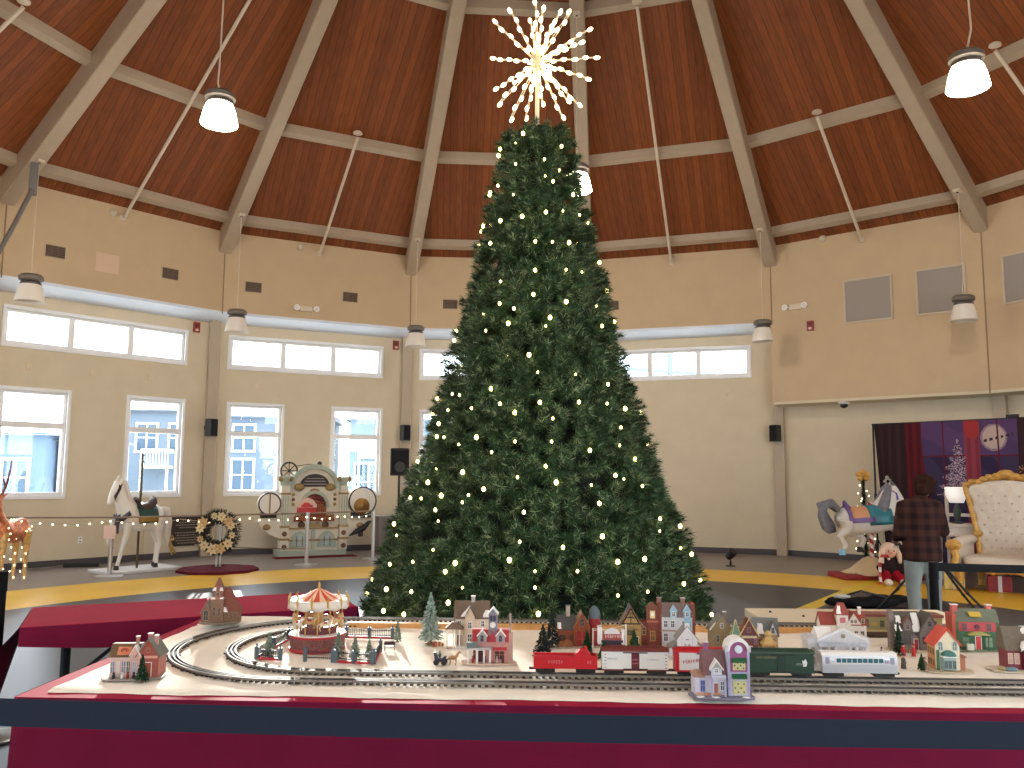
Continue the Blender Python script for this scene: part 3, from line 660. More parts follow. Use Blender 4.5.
# ------------------------------------------------------------------ train
blk = M('train_truck_black', (26,26,28), .45); whl = M('wheel_steel', (80,78,78), .35, .7)
def car(label, xa, xb, build):
    xw = [inv(xa, 3.56-.0385*xa)[0], inv(xb, 3.56-.0385*xb)[0]]; L = xw[1]-xw[0]; X, Y = L2W(sum(xw)/2, YI)
    t = thing('train_car', label, 'toy train car', (X, Y, SZ+.0215), LRZ, 'toy freight train')
    for s in (-1, 1):
        x = s*(L/2-.055)
        for tr in [G()]:
            tr.bx(x-.04, x+.04, -.026, -.018, .006, .02).bx(x-.04, x+.04, .018, .026, .006, .02).bx(x-.008, x+.008, -.026, .026, .012, .024).bx(x-.018, x+.018, -.029, -.026, .002, .012)
            T_ = tr.obj('truck', blk, t, bevel=.002)
        for dx in (-.024, .024):
            G().cyl((x+dx, -.02, .009), (x+dx, -.0165, .009), .011, n=14).cyl((x+dx, .0165, .009), (x+dx, .02, .009), .011, n=14).cyl((x+dx, -.02, .009), (x+dx, .02, .009), .003, n=6).obj('wheelset', whl, T_)
        G().bx(min(s*(L/2-.02), s*(L/2+.012)), max(s*(L/2-.02), s*(L/2+.012)), -.006, .006, .012, .02).obj('coupler', blk, t)
    build(t, L-.014); return t
def marks(t, x0, x1, z, h, y, m, slope=0, seed=1, name='lettering'):
    """row of small letter-like strokes"""
    r_ = random.Random(seed); g = G(); x = x0
    while x < x1-.003:
        w = h*.55; zz = z+(x-x0)*slope; s = h*.16; k = r_.randrange(4)
        g.bx(x, x+s, y-.0008, y, zz, zz+h)
        if k != 1: g.bx(x, x+w, y-.0008, y, zz+h-s, zz+h)
        if k != 2: g.bx(x, x+w, y-.0008, y, zz+h*.45, zz+h*.45+s)
        if k in (0, 2): g.bx(x+w-s, x+w, y-.0008, y, zz, zz+h*.5)
        if k == 3: g.bx(x, x+w, y-.0008, y, zz, zz+s)
        x += h*.8
    g.obj(name, m, t)
W = M('train_white', (232,230,228), .4); RD = M('train_red', (196,24,40), .4); BR = M('train_brown_roof', (112,44,38), .5); GN = M('train_green', (22,58,44), .45); SV = M('train_silver', (206,208,216), .35, .3)
PINK = M('faded_pink_lettering', (226,130,140), .5); REDM = M('red_lettering', (204,52,66), .5)
def gondola(t, L):
    x = L/2; g = G()
    g.bx(-x, x, -.033, .033, .022, .03).bx(-x, x, -.033, -.03, .03, .07).bx(-x, x, .03, .033, .03, .07).bx(-x, -x+.003, -.03, .03, .03, .07).bx(x-.003, x, -.03, .03, .03, .07).bx(-x-.002, x+.002, -.036, -.029, .068, .073).bx(-x-.002, x+.002, .029, .036, .068, .073)
    for i in range(9): q = -x+.02+(L-.04)*i/8; g.bx(q-.0015, q+.0015, -.0345, -.033, .03, .068)
    g.obj('body', RD, t); marks(t, -.07, -.01, .043, .013, -.0345, PINK, seed=4); marks(t, .09, .105, .043, .012, -.0345, PINK, seed=6)
car('open red toy gondola car at the left end of the train', .09, .366, gondola)
X, Y = L2W(inv(.30, 3.55)[0], YI)
t = thing('toy_crane', 'small red toy crane cab riding in the open red gondola', 'toy crane', (X, Y, SZ+.0215+.031), LRZ)
g = G(); g.prism([(-.035,.0),(.035,0),(.035,.04),(.02,.062),(-.012,.066),(-.034,.045)], -.024, .024, 'xz'); g.obj('cab', RD, t, bevel=.004)
G().cyl((-.018,-.0255,.026), (-.018,-.0235,.026), .013, n=18).obj('round_mark', dark_m, t); G().tube([(-.03,0,.035),(-.075,0,.012)], .006, 8).obj('boom', BR, t); G().cyl((.012,0,.062), (.012,0,.076), .007).obj('stack', RD, t)
def boxcar(body, roof, door, fn):
    def b(t, L):
        x = L/2
        G().bx(-x, x, -.034, .034, .022, .094).obj('body', body, t, bevel=.002)
        G().prism([(-.038,.094),(.038,.094),(.036,.1),(.0,.108),(-.036,.1)], -x-.004, x+.004, 'yz').obj('roof', roof, t)
        G().bx(-x*.9, x*.9, -.006, .006, .108, .111).obj('roof_walk', roof, t)
        G().bx(-x-.001, x+.001, -.0355, .0355, .018, .024).obj('sill', roof, t)
        d = G().bx(-.016, .016, -.037, -.034, .026, .09).obj('door', door, t); G().bx(-.05, .05, -.037, -.034, .088, .092).bx(-.05,.05,-.037,-.034,.0235,.027).obj('door_rail', blk, t)
        g = G()
        for q in (-x+.008, x-.014):
            for k in range(5): g.bx(q, q+.008, -.036, -.034, .03+.013*k, .032+.013*k)
        g.obj('ladder_rungs', roof, t); fn(t, x)
    return b
car('white toy boxcar with brown roof and maroon door in the train', .372, .655, boxcar(W, BR, M('maroon_door', (96,28,44), .5), lambda t, x: (marks(t, -.115, -.07, .062, .007, -.0345, M('pale_grey_lettering', (160,170,180), .5), seed=2), marks(t, .05, .1, .06, .006, -.0345, M('pale_grey_lettering', (160,170,180)), seed=3), marks(t, -.013, .013, .06, .006, -.0375, PINK, seed=5), marks(t, -.013, .013, .046, .005, -.0375, PINK, seed=7))))
car('white toy boxcar with bright red roof and slanted red lettering', .67, .955, boxcar(W, RD, W, lambda t, x: (marks(t, -.105, -.02, .05, .013, -.0375, REDM, slope=.12, seed=8), G().bx(-x-.001, -x+.014, -.0352, .0352, .022, .094).obj('end_band', RD, t))))
car('dark green toy boxcar behind the lilac shop in the train', .965, 1.243, boxcar(GN, GN, M('green_door', (16,46,36), .5), lambda t, x: (marks(t, -.1, -.02, .075, .008, -.0355, M('faded_gold_lettering', (150,140,100), .5), seed=9), marks(t, .06, .1, .05, .008, -.0355, M('pale_grey_lettering', (160,170,180)), seed=11), G().prism([(.088,.045),(.1,.045),(.104,.06),(.098,.075),(.09,.066),(.084,.07),(.086,.055)], -.0358, -.034, 'xz').obj('white_emblem', W, t))))
def coach(t, L):
    x = L/2
    G().prism([(-.034,.022),(.034,.022),(.036,.07),(.033,.09),(.02,.1),(-.02,.1),(-.033,.09),(-.036,.07)], -x, x, 'yz').obj('body', SV, t)
    G().prism([(-.034,.0905),(-.02,.1015),(.02,.1015),(.034,.0905),(.03,.088),(-.03,.088)], -x-.002, x+.002, 'yz').obj('roof', W, t)
    n = 9
    for i in range(n):
        q = -x+.065+(L-.13)*i/(n-1); f = G().bx(q-.0115, q+.0115, -.0368, -.03, .06, .083).obj('window', W, t); G().bx(q-.009, q+.009, -.0374, -.03, .063, .08).obj('pane', M('teal_coach_glass', (52,108,122), .2), f)
    g = G()
    for k in range(6): g.bx(-x, x, -.0366, -.034, .027+.005*k, .029+.005*k)
    g.obj('fluted_side', M('train_silver_dark', (176,178,186), .3, .5), t)
    for q in (-x+.02, x-.02): G().bx(q-.008, q+.008, -.037, -.03, .058, .084).obj('end_door', M('coach_door', (150,150,166), .4), t)
    marks(t, x-.05, x-.035, .062, .012, -.0372, M('lilac_lettering', (110,90,160), .5), seed=12)
car('silver white toy passenger coach with teal windows at right end of train', 1.262, 1.575, coach)
# ------------------------------------------------------------------ left folding table under red cloth
a0, a1 = Vector((-2.72,4.72,0)), Vector((-1.0,5.53,0)); d = (a1-a0).normalized(); n = Vector((-d.y, d.x, 0)); rz = math.atan2(d.y, d.x); TL = (a1-a0).length
t = thing('folding_table', 'folding table with dark metal legs under red cloth, left', 'table', a0, rz)
G().bx(.02, TL-.02, .02, .74, .70, .735).obj('tabletop', M('grey_tabletop', (150,148,145), .6), t, bevel=.006)
legm = M('dark_table_leg', (36,48,56), .5, .3)
for x, s in ((.22, 1), (TL-.22, -1)):
    g = G().tube([(x,.1,.69),(x,.1,.02)], .016, 8).tube([(x,.66,.69),(x,.66,.02)], .016, 8).tube([(x,.1,.1),(x,.66,.1)], .014, 8).tube([(x,.38,.1),(x,.38,.68)], .01, 6)
    g.tube([(x,.38,.32),(x+s*.45,.38,.69)], .012, 8); g.obj('leg', legm, t)
c = thing('tablecloth', 'crimson cloth hanging unevenly over the folding table at left', 'tablecloth', a0, rz)
G().bx(0, TL, 0, .76, .735, .742).obj('cloth_top', red_m2, c, bevel=.004)
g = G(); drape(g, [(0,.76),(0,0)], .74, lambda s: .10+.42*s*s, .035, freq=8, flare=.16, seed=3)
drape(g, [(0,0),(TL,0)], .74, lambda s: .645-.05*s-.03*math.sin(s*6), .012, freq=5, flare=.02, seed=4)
drape(g, [(TL,0),(TL,.76),(0,.76)], .74, .57, .02, freq=8, flare=.05, seed=5); g.obj('cloth_skirt', shade_red, c, smooth=True, fixn=False)
# cream folding table behind the layout on the right
t = thing('bench_table', 'cream topped low table behind the layout, right of the tree', 'table', (1.52,5.06,0), -.02)
G().bx(0, 1.25, 0, .5, .69, .742).obj('tabletop', M('cream_laminate', (226,210,184), .5, var=.02, scale=5), t, bevel=.006)
for x in (.12, 1.13):
    for y in (.08, .42): G().cyl((x,y,0), (x,y,.69), .018, n=10).obj('leg', grey_m, t)
for x, y in ((.12,.33),(.28,.18)): G().ball((x,y,.745), (.009,.009,.008)).obj('screw_head', dark_m, t)
t = thing('cable_coil', 'coil of pale cable lying on the cream table beside stone cottage', 'cable', (2.52,5.3,.745))
g = G()
for k in range(4): g.tube([((.1+.008*k)*math.cos(2*PI*i/28), (.06+.006*k)*math.sin(2*PI*i/28), .006+.006*(k % 2)) for i in range(29)], .005, 6)
g.obj('coil', M('pale_cable', (196,180,140), .6), t)
# black retractable belt across the front
belt_m = M('black_webbing', (38,46,62), .75)
def stanchion(name, label, loc, h=.98):
    t = thing(name, label, 'stanchion', loc)
    G().lathe([(.175,0),(.175,.012),(.15,.022),(.05,.034),(.03,.04)], (0,0,0), 32).obj('base', M('dark_steel_base', (120,122,126), .3, .8), t, smooth=True)
    G().lathe([(.032,.03),(.032,h-.12),(.036,h-.12),(.036,h)], (0,0,0), 20).obj('post', M('black_stanchion', (18,18,21), .6), t, smooth=True)
    return t
t = stanchion('belt_stanchion', 'black belt stanchion just outside the left edge, its belt crossing the foreground', (-1.72,2.2,0), 1.07)
p0, p1 = V3(.03,0,1.0), V3(3.49,-.0,.944)
rows = [[tuple(p0+(p1-p0)*f+V3(0,0,-.012*math.sin(PI*f))+V3(0,0,s)) for s in (-.034,.034)] for f in [i/24 for i in range(25)]]
g = G(); g.loft(rows, cap=False, closed=False); o = g.obj('belt', belt_m, t, fixn=False); s = o.modifiers.new('t', 'SOLIDIFY'); s.thickness = .003
stanchion('belt_stanchion', 'black belt stanchion just outside the right edge in the foreground', (1.80,2.2,0), 1.03)
stanchion('belt_stanchion', 'black stanchion post at the left edge beside the red table', (-3.13,5.20,0), .99)
t = stanchion('belt_stanchion', 'black belt stanchion standing in front of the person in plaid', (3.06,6.12,0), .99)
rows = [[(.03+1.9*f, .12*f, z) for z in (.925-.02*math.sin(PI*f), .985-.02*math.sin(PI*f))] for f in [i/16 for i in range(17)]]
g = G(); g.loft(rows, cap=False, closed=False); o = g.obj('belt', M('black_stanchion', (18,18,21)), t, fixn=False); s = o.modifiers.new('t', 'SOLIDIFY'); s.thickness = .003
stanchion('belt_stanchion', 'black belt stanchion past the right edge beside the throne', (5.1,6.2,0), .99)
# ------------------------------------------------------------------ ceramic village (root empties scaled: geometry below is in centimetres)
def C(r, g, b, rough=.45, var=.06): return M('glaze_%d_%d_%d' % (r, g, b), (r, g, b), rough, var=var, scale=1.2)
SNOWC = M('ceramic_snow', (240,236,232), .5); PANE = M('village_pane', (70,66,62), .15); WPANE = M('village_pane_warm', (214,178,96), .2)
def H(name, label, x, y, rz=0., cat='toy house', group='ceramic village houses', sc=.01): return thing(name, label, cat, (x, y, SZ), rz+LRZ, group, sc)
def walls(t, x0, x1, y0, y1, h, m, z0=0, name='walls'): return G().bx(x0, x1, y0, y1, z0, h).obj(name, m, t, bevel=.06)
def gable(t, x0, x1, y0, y1, z, rise, wall, roof, ridge='x', oh=.5, th=.45, name='roof'):
    """gable ends in the wall colour plus two roof slabs"""
    if ridge == 'x':
        ym = (y0+y1)/2; G().prism([(y0,z),(y1,z),(ym,z+rise)], x0, x1, 'yz').obj('gable', wall, t)
        k = rise/(ym-y0); o = oh; P = [(y0-o,z-o*k),(ym,z+rise),(y1+o,z-o*k),(y1+o,z-o*k+th),(ym,z+rise+th*1.25),(y0-o,z-o*k+th)]
        return G().prism(P, x0-oh, x1+oh, 'yz').obj(name, roof, t)
    xm = (x0+x1)/2; G().prism([(x0,z),(x1,z),(xm,z+rise)], y0, y1, 'xz').obj('gable', wall, t)
    k = rise/(xm-x0); o = oh; P = [(x0-o,z-o*k),(xm,z+rise),(x1+o,z-o*k),(x1+o,z-o*k+th),(xm,z+rise+th*1.25),(x0-o,z-o*k+th)]
    return G().prism(P, y0-oh, y1+oh, 'xz').obj(name, roof, t)
def hip(t, x0, x1, y0, y1, z, rise, roof, top=.4, oh=.5, name='roof'):
    xm, ym = (x0+x1)/2, (y0+y1)/2; a, b = (x1-x0)/2*top, (y1-y0)/2*top
    return G().loft([[(x0-oh,y0-oh,z),(x1+oh,y0-oh,z),(x1+oh,y1+oh,z),(x0-oh,y1+oh,z)],[(x0-oh,y0-oh,z+.3),(x1+oh,y0-oh,z+.3),(x1+oh,y1+oh,z+.3),(x0-oh,y1+oh,z+.3)],[(xm-a,ym-b,z+rise),(xm+a,ym-b,z+rise),(xm+a,ym+b,z+rise),(xm-a,ym+b,z+rise)]]).obj(name, roof, t)
def win(t, x, z, w, h, y, fr, pane=None, arch=False, sill=True):
    e = .28
    g = G().bx(x-w/2-e, x+w/2+e, y-.25, y, z-e, z).bx(x-w/2-e, x-w/2, y-.2, y, z, z+h).bx(x+w/2, x+w/2+e, y-.2, y, z, z+h).bx(x-.09, x+.09, y-.18, y, z, z+h).bx(x-w/2, x+w/2, y-.18, y, z+h*.55, z+h*.55+.18)
    if arch: g.prism([(x+(w/2+e)*math.cos(a), z+h+(w/2+e)*math.sin(a)) for a in [PI*i/8 for i in range(9)]]+[(x+w/2*math.cos(a), z+h+w/2*math.sin(a)) for a in [PI*i/8 for i in range(8,-1,-1)]], y-.2, y, 'xz')
    else: g.bx(x-w/2-e, x+w/2+e, y-.25, y, z+h, z+h+e)
    f = g.obj('window', fr, t)
    p = G().bx(x-w/2, x+w/2, y-.08, y+.02, z, z+h)
    if arch: p.prism([(x+w/2*math.cos(a), z+h+w/2*math.sin(a)) for a in [PI*i/8 for i in range(9)]], y-.08, y+.02, 'xz')
    p.obj('pane', pane or PANE, f)
def door(t, x, w, h, y, m, z=0, fr=None):
    d = G().bx(x-w/2, x+w/2, y-.2, y+.05, z, z+h).obj('door', m, t); e = .25
    G().bx(x-w/2-e, x-w/2, y-.28, y, z, z+h+e).bx(x+w/2, x+w/2+e, y-.28, y, z, z+h+e).bx(x-w/2, x+w/2, y-.28, y, z+h, z+h+e).obj('door_frame', fr or SNOWC, d)
def chim(t, x, y, z0, z1, w, m, cap=None):
    c = G().bx(x-w/2, x+w/2, y-w/2, y+w/2, z0, z1).obj('chimney', m, t, bevel=.05); G().bx(x-w*.62, x+w*.62, y-w*.62, y+w*.62, z1, z1+.35).obj('chimney_cap', cap or m, c)
def base(t, rx, ry, m, cx=0, cy=0, h=.5, seed=1):
    r_ = random.Random(seed); n = 28; a = [(cx+rx*math.copysign(abs(math.cos(q))**.6, math.cos(q))*(1+.05*r_.uniform(-1,1)), cy+ry*math.copysign(abs(math.sin(q))**.6, math.sin(q))*(1+.05*r_.uniform(-1,1))) for q in [2*PI*i/n for i in range(n)]]
    return G().prism(a, 0, h, 'xy').obj('base', m, t, bevel=.15)
def patch(t, pts, lift=.5, seed=1):
    """a lump of snow following a roof slope: corners given in order, pillowed"""
    p = [Vector(q) for q in pts]; n = (p[1]-p[0]).cross(p[3]-p[0]).normalized()
    if n.z < 0: n = -n
    r_ = random.Random(seed); m = 8; rows = []
    for i in range(m+1):
        row = []
        for j in range(m+1):
            u, v = i/m, j/m; u2 = u+.06*math.sin(v*9+seed)*(1 if 0 < v < 1 else 1); q = (p[0]*(1-u2)+p[1]*u2)*(1-v)+(p[3]*(1-u2)+p[2]*u2)*v
            hgt = (math.sin(PI*u)*math.sin(PI*v))**.35 if 0 < u < 1 and 0 < v < 1 else 0
            row.append(tuple(q+n*(hgt*lift*.6)))
        rows.append(row)
    g = G(); g.loft(rows, cap=False, closed=False); o = g.obj('roof_snow', SNOWC, t, smooth=True); return o
def minitree(name, label, x, y, h, r, cols, scz=1., trunk=(70,50,36), tips=None, group='toy fir trees', rings=9, stand=None, seed=1):
    """bottle-brush tree of drooping bristle rings, on a small stump"""
    t = thing(name, label, 'toy tree', (x, y, SZ), 0, group); r_ = random.Random(seed); v, f, mi = [], [], []
    z0 = h*.12; N = int(260*max(1, h/.12))
    for i in range(N):
        q = (i+r_.random())/N; z = z0+(h-z0)*(1-(1-q)**.75 if False else q); R_ = r*(1-((z-z0)/(h-z0))**1.15)*(.82+.18*math.cos(z/h*rings*2*PI))+r*.04
        a = r_.uniform(0, 2*PI); o = Vector((math.cos(a), math.sin(a), 0)); e = o*R_*r_.uniform(.8,1.08)+V3(0,0,z-R_*.18+r_.gauss(0,.002)); s = Vector((-o.y,o.x,0))*(.0022+.012*h)
        b = len(v); c = V3(0,0,z+R_*.15); v += [tuple(c), tuple(e-s), tuple(e+V3(0,0,-.004)), tuple(e+s)]; f += [(b,b+1,b+2),(b,b+2,b+3)]; k = r_.randrange(len(cols)); mi += [k, k]
    g = G(); g.v, g.f, g.m = v, f, mi; g.obj('branches', cols, t, fixn=False)
    G().cyl((0,0,0), (0,0,z0*1.4), h*.03, n=8).obj('trunk', C(*trunk), t); G().lathe([(h*.1,0),(h*.1,h*.02),(h*.03,h*.05)], (0,0,0), 12).obj('stand', stand or C(150,120,90), t)
    return t
def figure(name, label, x, y, h, coat, head=(214,170,140), hat=(40,34,34), rz=0, group='tiny village people', extra=None):
    t = thing(name, label, 'figurine', (x, y, SZ), rz, group, h/6.)
    G().lathe([(.2,.15),(1.0,.2),(.9,1.4),(.72,2.6),(.8,3.5),(.5,4.1),(.25,4.3)], (0,0,0), 14).obj('coat', C(*coat), t, smooth=True)
    G().ball((0,0,4.75), (.55,.55,.62), 12, 8).obj('head', C(*head), t, smooth=True); G().lathe([(.75,4.95),(.78,5.05),(.5,5.1),(.45,5.7),(.3,5.85)], (0,0,0), 12).obj('hat', C(*hat), t, smooth=True)
    for s in (-1, 1): G().tube([(s*.7,0,3.5),(s*1.05,-.25,2.6),(s*.7,-.7,2.1)], [.28,.25,.2], 8).obj('arm', C(*coat), t, smooth=True)
    G().lathe([(1.2,0),(1.2,.12),(.9,.2)], (0,0,0), 14).obj('base', SNOWC, t)
    if extra: extra(t)
    return t
# 1 toy shop, near left corner
t = H('village_shop', 'pink and brick toy shop with tiny fir tree, nearest left corner of layout', -1.54, 3.50, .12)
ST = C(146,138,128); base(t, 12, 7, ST, 0, 1, .6, 3)
B1 = M_bricks('village_red_brick', (168,74,66), (146,60,54), (196,150,136), 1.2)
walls(t, 1.5, 10, -1, 9, 9.2, B1); gable(t, 1.5, 10, -1, 9, 9.2, 6.2, B1, C(112,106,98), 'y', .7)
walls(t, -9.5, 1.5, 0, 7, 8.5, C(214,188,180)); G().prism([(-.6,8.3),(7.3,8.3),(6.2,13),(3,13.2)], -10, 1.8, 'yz').obj('roof', C(110,88,62), t)
G().box((-4.2,.9,10.6), (5.4,.4,3.4), rx=-.6).obj('sign_board', C(216,134,100), t); g = G(); g.tube([(-4.2+1.6*math.cos(a)*(1-a/14), .55+.0*a, 10.7+1.1*math.sin(a)*(1-a/14)) for a in [i*.5 for i in range(20)]], .22, 6); g.obj('sign_swirl', C(176,84,64), t)
gable(t, -1.2, 2.6, -1.4, 1, 9.4, 3.4, C(226,176,164), SNOWC, 'y', .4); walls(t, -1.2, 2.6, -1.4, 1, 9.4, C(206,170,166))
for x, c in ((-8.3,(96,140,176)),(-6.2,(228,222,214)),(-4.,(120,150,180)),(-2.1,(60,120,112)),(.7,(150,176,196))): win(t, x, 2, 1.3, 4.6, -.05 if x < -1.3 else -1.45, C(224,196,190), C(*c))
door(t, 5.7, 3, 5.6, -1, C(150,70,50), .6); win(t, 5.7, 10.6, 1.1, 1.3, -1.05, C(190,120,100)); G().bx(2, 9.6, -1.5, -1, 8, 8.9).obj('cornice', C(228,168,150), t)
chim(t, 4.8, 4, 13, 16.8, 1.6, C(186,120,108), SNOWC); chim(t, 7.6, 3, 12.6, 16.2, 1.3, C(206,150,140), SNOWC); chim(t, -.5, 5, 11, 15.5, 1.2, C(190,140,130), SNOWC)
for x, c in ((-6.5,(44,40,44)),(-3.2,(224,226,226)),(-1,(150,50,48)),(1.4,(40,34,38))): 
    g = G().ball((x,-3.6,1.4), (.7,.6,1.)).ball((x,-3.6,2.7), .5); g.obj('little_figure', C(*c), t, smooth=True)
mt_ = minitree('toy_fir', 'dark green beaded toy fir in front of the pink and brick shop', -1.475, 3.43, .108, .031, [C(24,70,44), C(36,88,56), C(20,54,36)], seed=3)
# 2 brown stone church
t = H('village_church', 'brown stone church with steep roof and steeple on the knoll at left', -1.575, 4.60, .15, sc=.0094); t.location.z += .026
S1 = M_bricks('brown_stone', (138,108,90), (118,92,76), (168,142,122), 1.1, .85, .6, .3); RB = C(126,68,54, .7, .15)
base(t, 11, 6.5, C(128,108,92), 0, 2, 1.2, 5)
walls(t, 1.5, 10.5, 0, 9, 7, S1); G().loft([[(.8,-.6,6.6),(11.2,-.6,6.6),(11.2,9.6,6.6),(.8,9.6,6.6)],[(.8,-.5,7.1),(11.1,-.5,7.1),(11.1,9.5,7.1),(.8,9.5,7.1)],[(.8,3.6,19.4),(4.6,3.6,19.4),(4.6,5.2,19.4),(.8,5.2,19.4)]]).obj('roof', RB, t)
walls(t, -5, 2.2, -1.2, 6, 13.5, S1, name='tower'); hip(t, -5, 2.2, -1.2, 6, 13.5, 2.4, C(150,96,80), .5, .5, 'tower_roof')
walls(t, -3.9, 1.1, 0, 5, 18.5, C(138,96,80), 13.5, 'belfry'); G().loft([[(-4.4,-.5,18.5),(1.6,-.5,18.5),(1.6,5.5,18.5),(-4.4,5.5,18.5)],[(-1.8,2.1,25.6),(-1,2.1,25.6),(-1,2.9,25.6),(-1.8,2.9,25.6)]]).obj('spire', C(122,66,52), t)
walls(t, -10, -4.5, -1.5, 5, 6.6, S1, name='porch'); gable(t, -10, -4.5, -1.5, 5, 6.6, 5.4, S1, C(150,128,112), 'y', .5); win(t, -7.25, 2.2, 2.4, 4.2, -1.55, C(160,138,124), C(58,58,66), True)
win(t, -2.9, 4.6, 1.4, 4., -1.25, C(164,128,112), None, True); win(t, 0, 4.6, 1.2, 3.4, -1.25, C(164,128,112), None, True); win(t, -1.4, 14.6, 1.5, 2, -.05, C(170,130,110), None, True)
for x in (4, 6.4, 8.6): win(t, x, 2.4, 1.1, 2.8, -.05, C(150,116,92), C(90,66,48), True)
patch(t, [(-5.2,-1.7,13.8),(-2.4,-1.7,13.8),(-2.6,-.2,14.8),(-4.8,-.2,14.8)]); patch(t, [(-.2,-1.6,13.8),(2.4,-1.6,13.8),(2.,-.2,14.8),(0,-.2,14.8)]); patch(t, [(1.2,-.9,6.6),(4.6,-.9,6.4),(3.4,.6,9.4),(1.6,.8,9.8)]); patch(t, [(-4.6,-.7,18.4),(-2.4,-.7,18.4),(-2.4,.3,20.4),(-3.6,.3,20.4)]); patch(t, [(-.4,-.7,18.4),(1.8,-.7,18.4),(.8,.3,20.4),(-.4,.3,20.4)])
chim(t, -7.2, 1.5, 11, 13.4, .7, C(190,160,140), SNOWC)
# 3 carousel
t = thing('toy_carousel', 'toy carousel with orange and white striped canopy and red drum base', 'toy carousel', (-.925, 4.09, SZ), 0, None, .01)
CR = C(176,36,44); GD = C(198,158,84)
G().lathe([(13.2,0),(13.2,1.2),(13.,1.2),(13.,1.6)], (0,0,0), 40).obj('base_ring', CR, t); bd = M('carousel_panel', (120,70,66), .5, var=.55, scale=1.6)
G().lathe([(12.9,1.5),(12.9,6.6)], (0,0,0), 40).obj('drum', bd, t); G().lathe([(13.3,6.4),(13.3,7.4)], (0,0,0), 40).obj('rim', CR, t); G().lathe([(13.,7.3),(13.,7.9),(1,7.95)], (0,0,0), 40).obj('deck', SNOWC, t)
G().lathe([(9.,7.9),(9.,11.2),(8.6,11.3)], (0,0,0), 32).obj('inner_drum', M('carousel_panel_dark', (110,52,54), .5, var=.5, scale=1.8), t)
G().lathe([(2.2,8),(2.2,20),(3.6,22)], (0,0,0), 20).obj('centre_column', C(214,176,120), t, smooth=True)
g = G()
for k in range(24):
    g.mi = k % 2; a, b = 2*PI*k/24, 2*PI*(k+1)/24; pr_ = [(13.8,23.2),(10,24.2),(6,25.8),(2.4,27.6),(.3,28.6)]
    for (r0_,z0_),(r1_,z1_) in zip(pr_, pr_[1:]): g.add([(r0_*math.cos(a),r0_*math.sin(a),z0_),(r0_*math.cos(b),r0_*math.sin(b),z0_),(r1_*math.cos(b),r1_*math.sin(b),z1_),(r1_*math.cos(a),r1_*math.sin(a),z1_)], [(0,1,2,3)])
g.obj('canopy', [C(206,66,32), C(238,196,168)], t, fixn=False)
for k in range(12):
    a0_ = 2*PI*k/12; n = 6; P = []
    for i in range(n+1): q = a0_+2*PI/12*i/n; P.append((q, 23.8, 20.2-.9*math.sin(PI*i/n)))
    g = G(); g.loft([[(13.9*math.cos(q),13.9*math.sin(q),zt) for q, zt, zb in P],[(14.1*math.cos(q),14.1*math.sin(q),zb) for q, zt, zb in P]], cap=False, closed=False); o = g.obj('valance', C(224,214,204), t, smooth=True, fixn=False); so = o.modifiers.new('t','SOLIDIFY'); so.thickness = .3
    G().tube([(13.9*math.cos(a0_),13.9*math.sin(a0_),20),(14.3*math.cos(a0_),14.3*math.sin(a0_),24),(13.6*math.cos(a0_),13.6*math.sin(a0_),26.2)], [.5,.6,.15], 6).obj('finial', GD, t)
    G().cyl((11.2*math.cos(a0_+.2),11.2*math.sin(a0_+.2),7.9), (11.2*math.cos(a0_+.2),11.2*math.sin(a0_+.2),22), .28, n=8).obj('pole', GD, t)
G().lathe([(.9,28.2),(.5,29.2),(.7,30),(.1,31.6)], (0,0,0), 12).obj('spire', GD, t, smooth=True)
def carhorse(t, a, r, z, col):
    g = G(); g.ball((0,0,0), (2.6,.85,1.05)); g.tube([(1.7,0,.3),(2.9,0,1.9),(3.1,0,2.6)], [.9,.6,.5], 8); g.tube([(3.,0,2.5),(4.2,0,1.9)], [.55,.32], 8); g.tube([(-2.3,0,.4),(-3.4,0,-.4),(-3.6,0,-1.6)], [.35,.4,.15], 6)
    for x, y, k in ((1.6,.5,1),(1.6,-.5,.4),(-1.8,.5,-.6),(-1.8,-.5,-1)): g.tube([(x,y,-.5),(x+.9*k,y,-1.7),(x+.3*k,y,-2.9)], [.42,.28,.2], 6)
    g.xf(Matrix.Translation((r*math.cos(a), r*math.sin(a), z)) @ Matrix.Rotation(a+PI/2, 4, 'Z') @ Matrix.Scale(1.05,4)); h = g.obj('carousel_horse', col, t, smooth=True)
    G().box((0,0,.7), (1.7,1.8,1.), 0).xf(Matrix.Translation((r*math.cos(a), r*math.sin(a), z)) @ Matrix.Rotation(a+PI/2, 4, 'Z')).obj('saddle', CR, h, bevel=.3)
hc = [C(222,196,160), C(206,170,120), C(232,224,214), C(190,150,96)]
for k in range(10): carhorse(t, 2*PI*k/10+.2, 11.2, 13.2+(1.2 if k % 2 else 0), hc[k % 4])
# fence sections around it
FG, FB = C(84,98,108), M('fence_iron_black', (34,36,40), .5)
def fence(label, x0, y0, x1, y1, posts, gate=False):
    d = Vector((x1-x0, y1-y0, 0)); L = d.length*100; t = thing('toy_fence', label, 'toy fence', (x0, y0, SZ), math.atan2(d.y, d.x), 'toy iron fence sections', .01)
    if not gate: G().bx(0, L, -.5, .5, 0, 1.1).obj('kerb', CR, t)
    for i in range(posts): x = L*i/(posts-1); p = G().bx(x-.75, x+.75, -.75, .75, 0, 5.6).obj('post', FG, t); G().ball((x,0,6.1), .6, 8, 6).obj('post_cap', FG, p, smooth=True)
    g = G().bx(0, L, -.15, .15, 1.6, 2.).bx(0, L, -.15, .15, 4., 4.4); n = int(L/.9)
    for i in range(n): x = L*(i+.5)/n; g.bx(x-.11, x+.11, -.11, .11, 1.1, 5.)
    g.obj('railing', FB, t)
fence('toy iron fence on red kerb, near left of the toy carousel', -1.142, 3.852, -1.033, 3.834, 2)
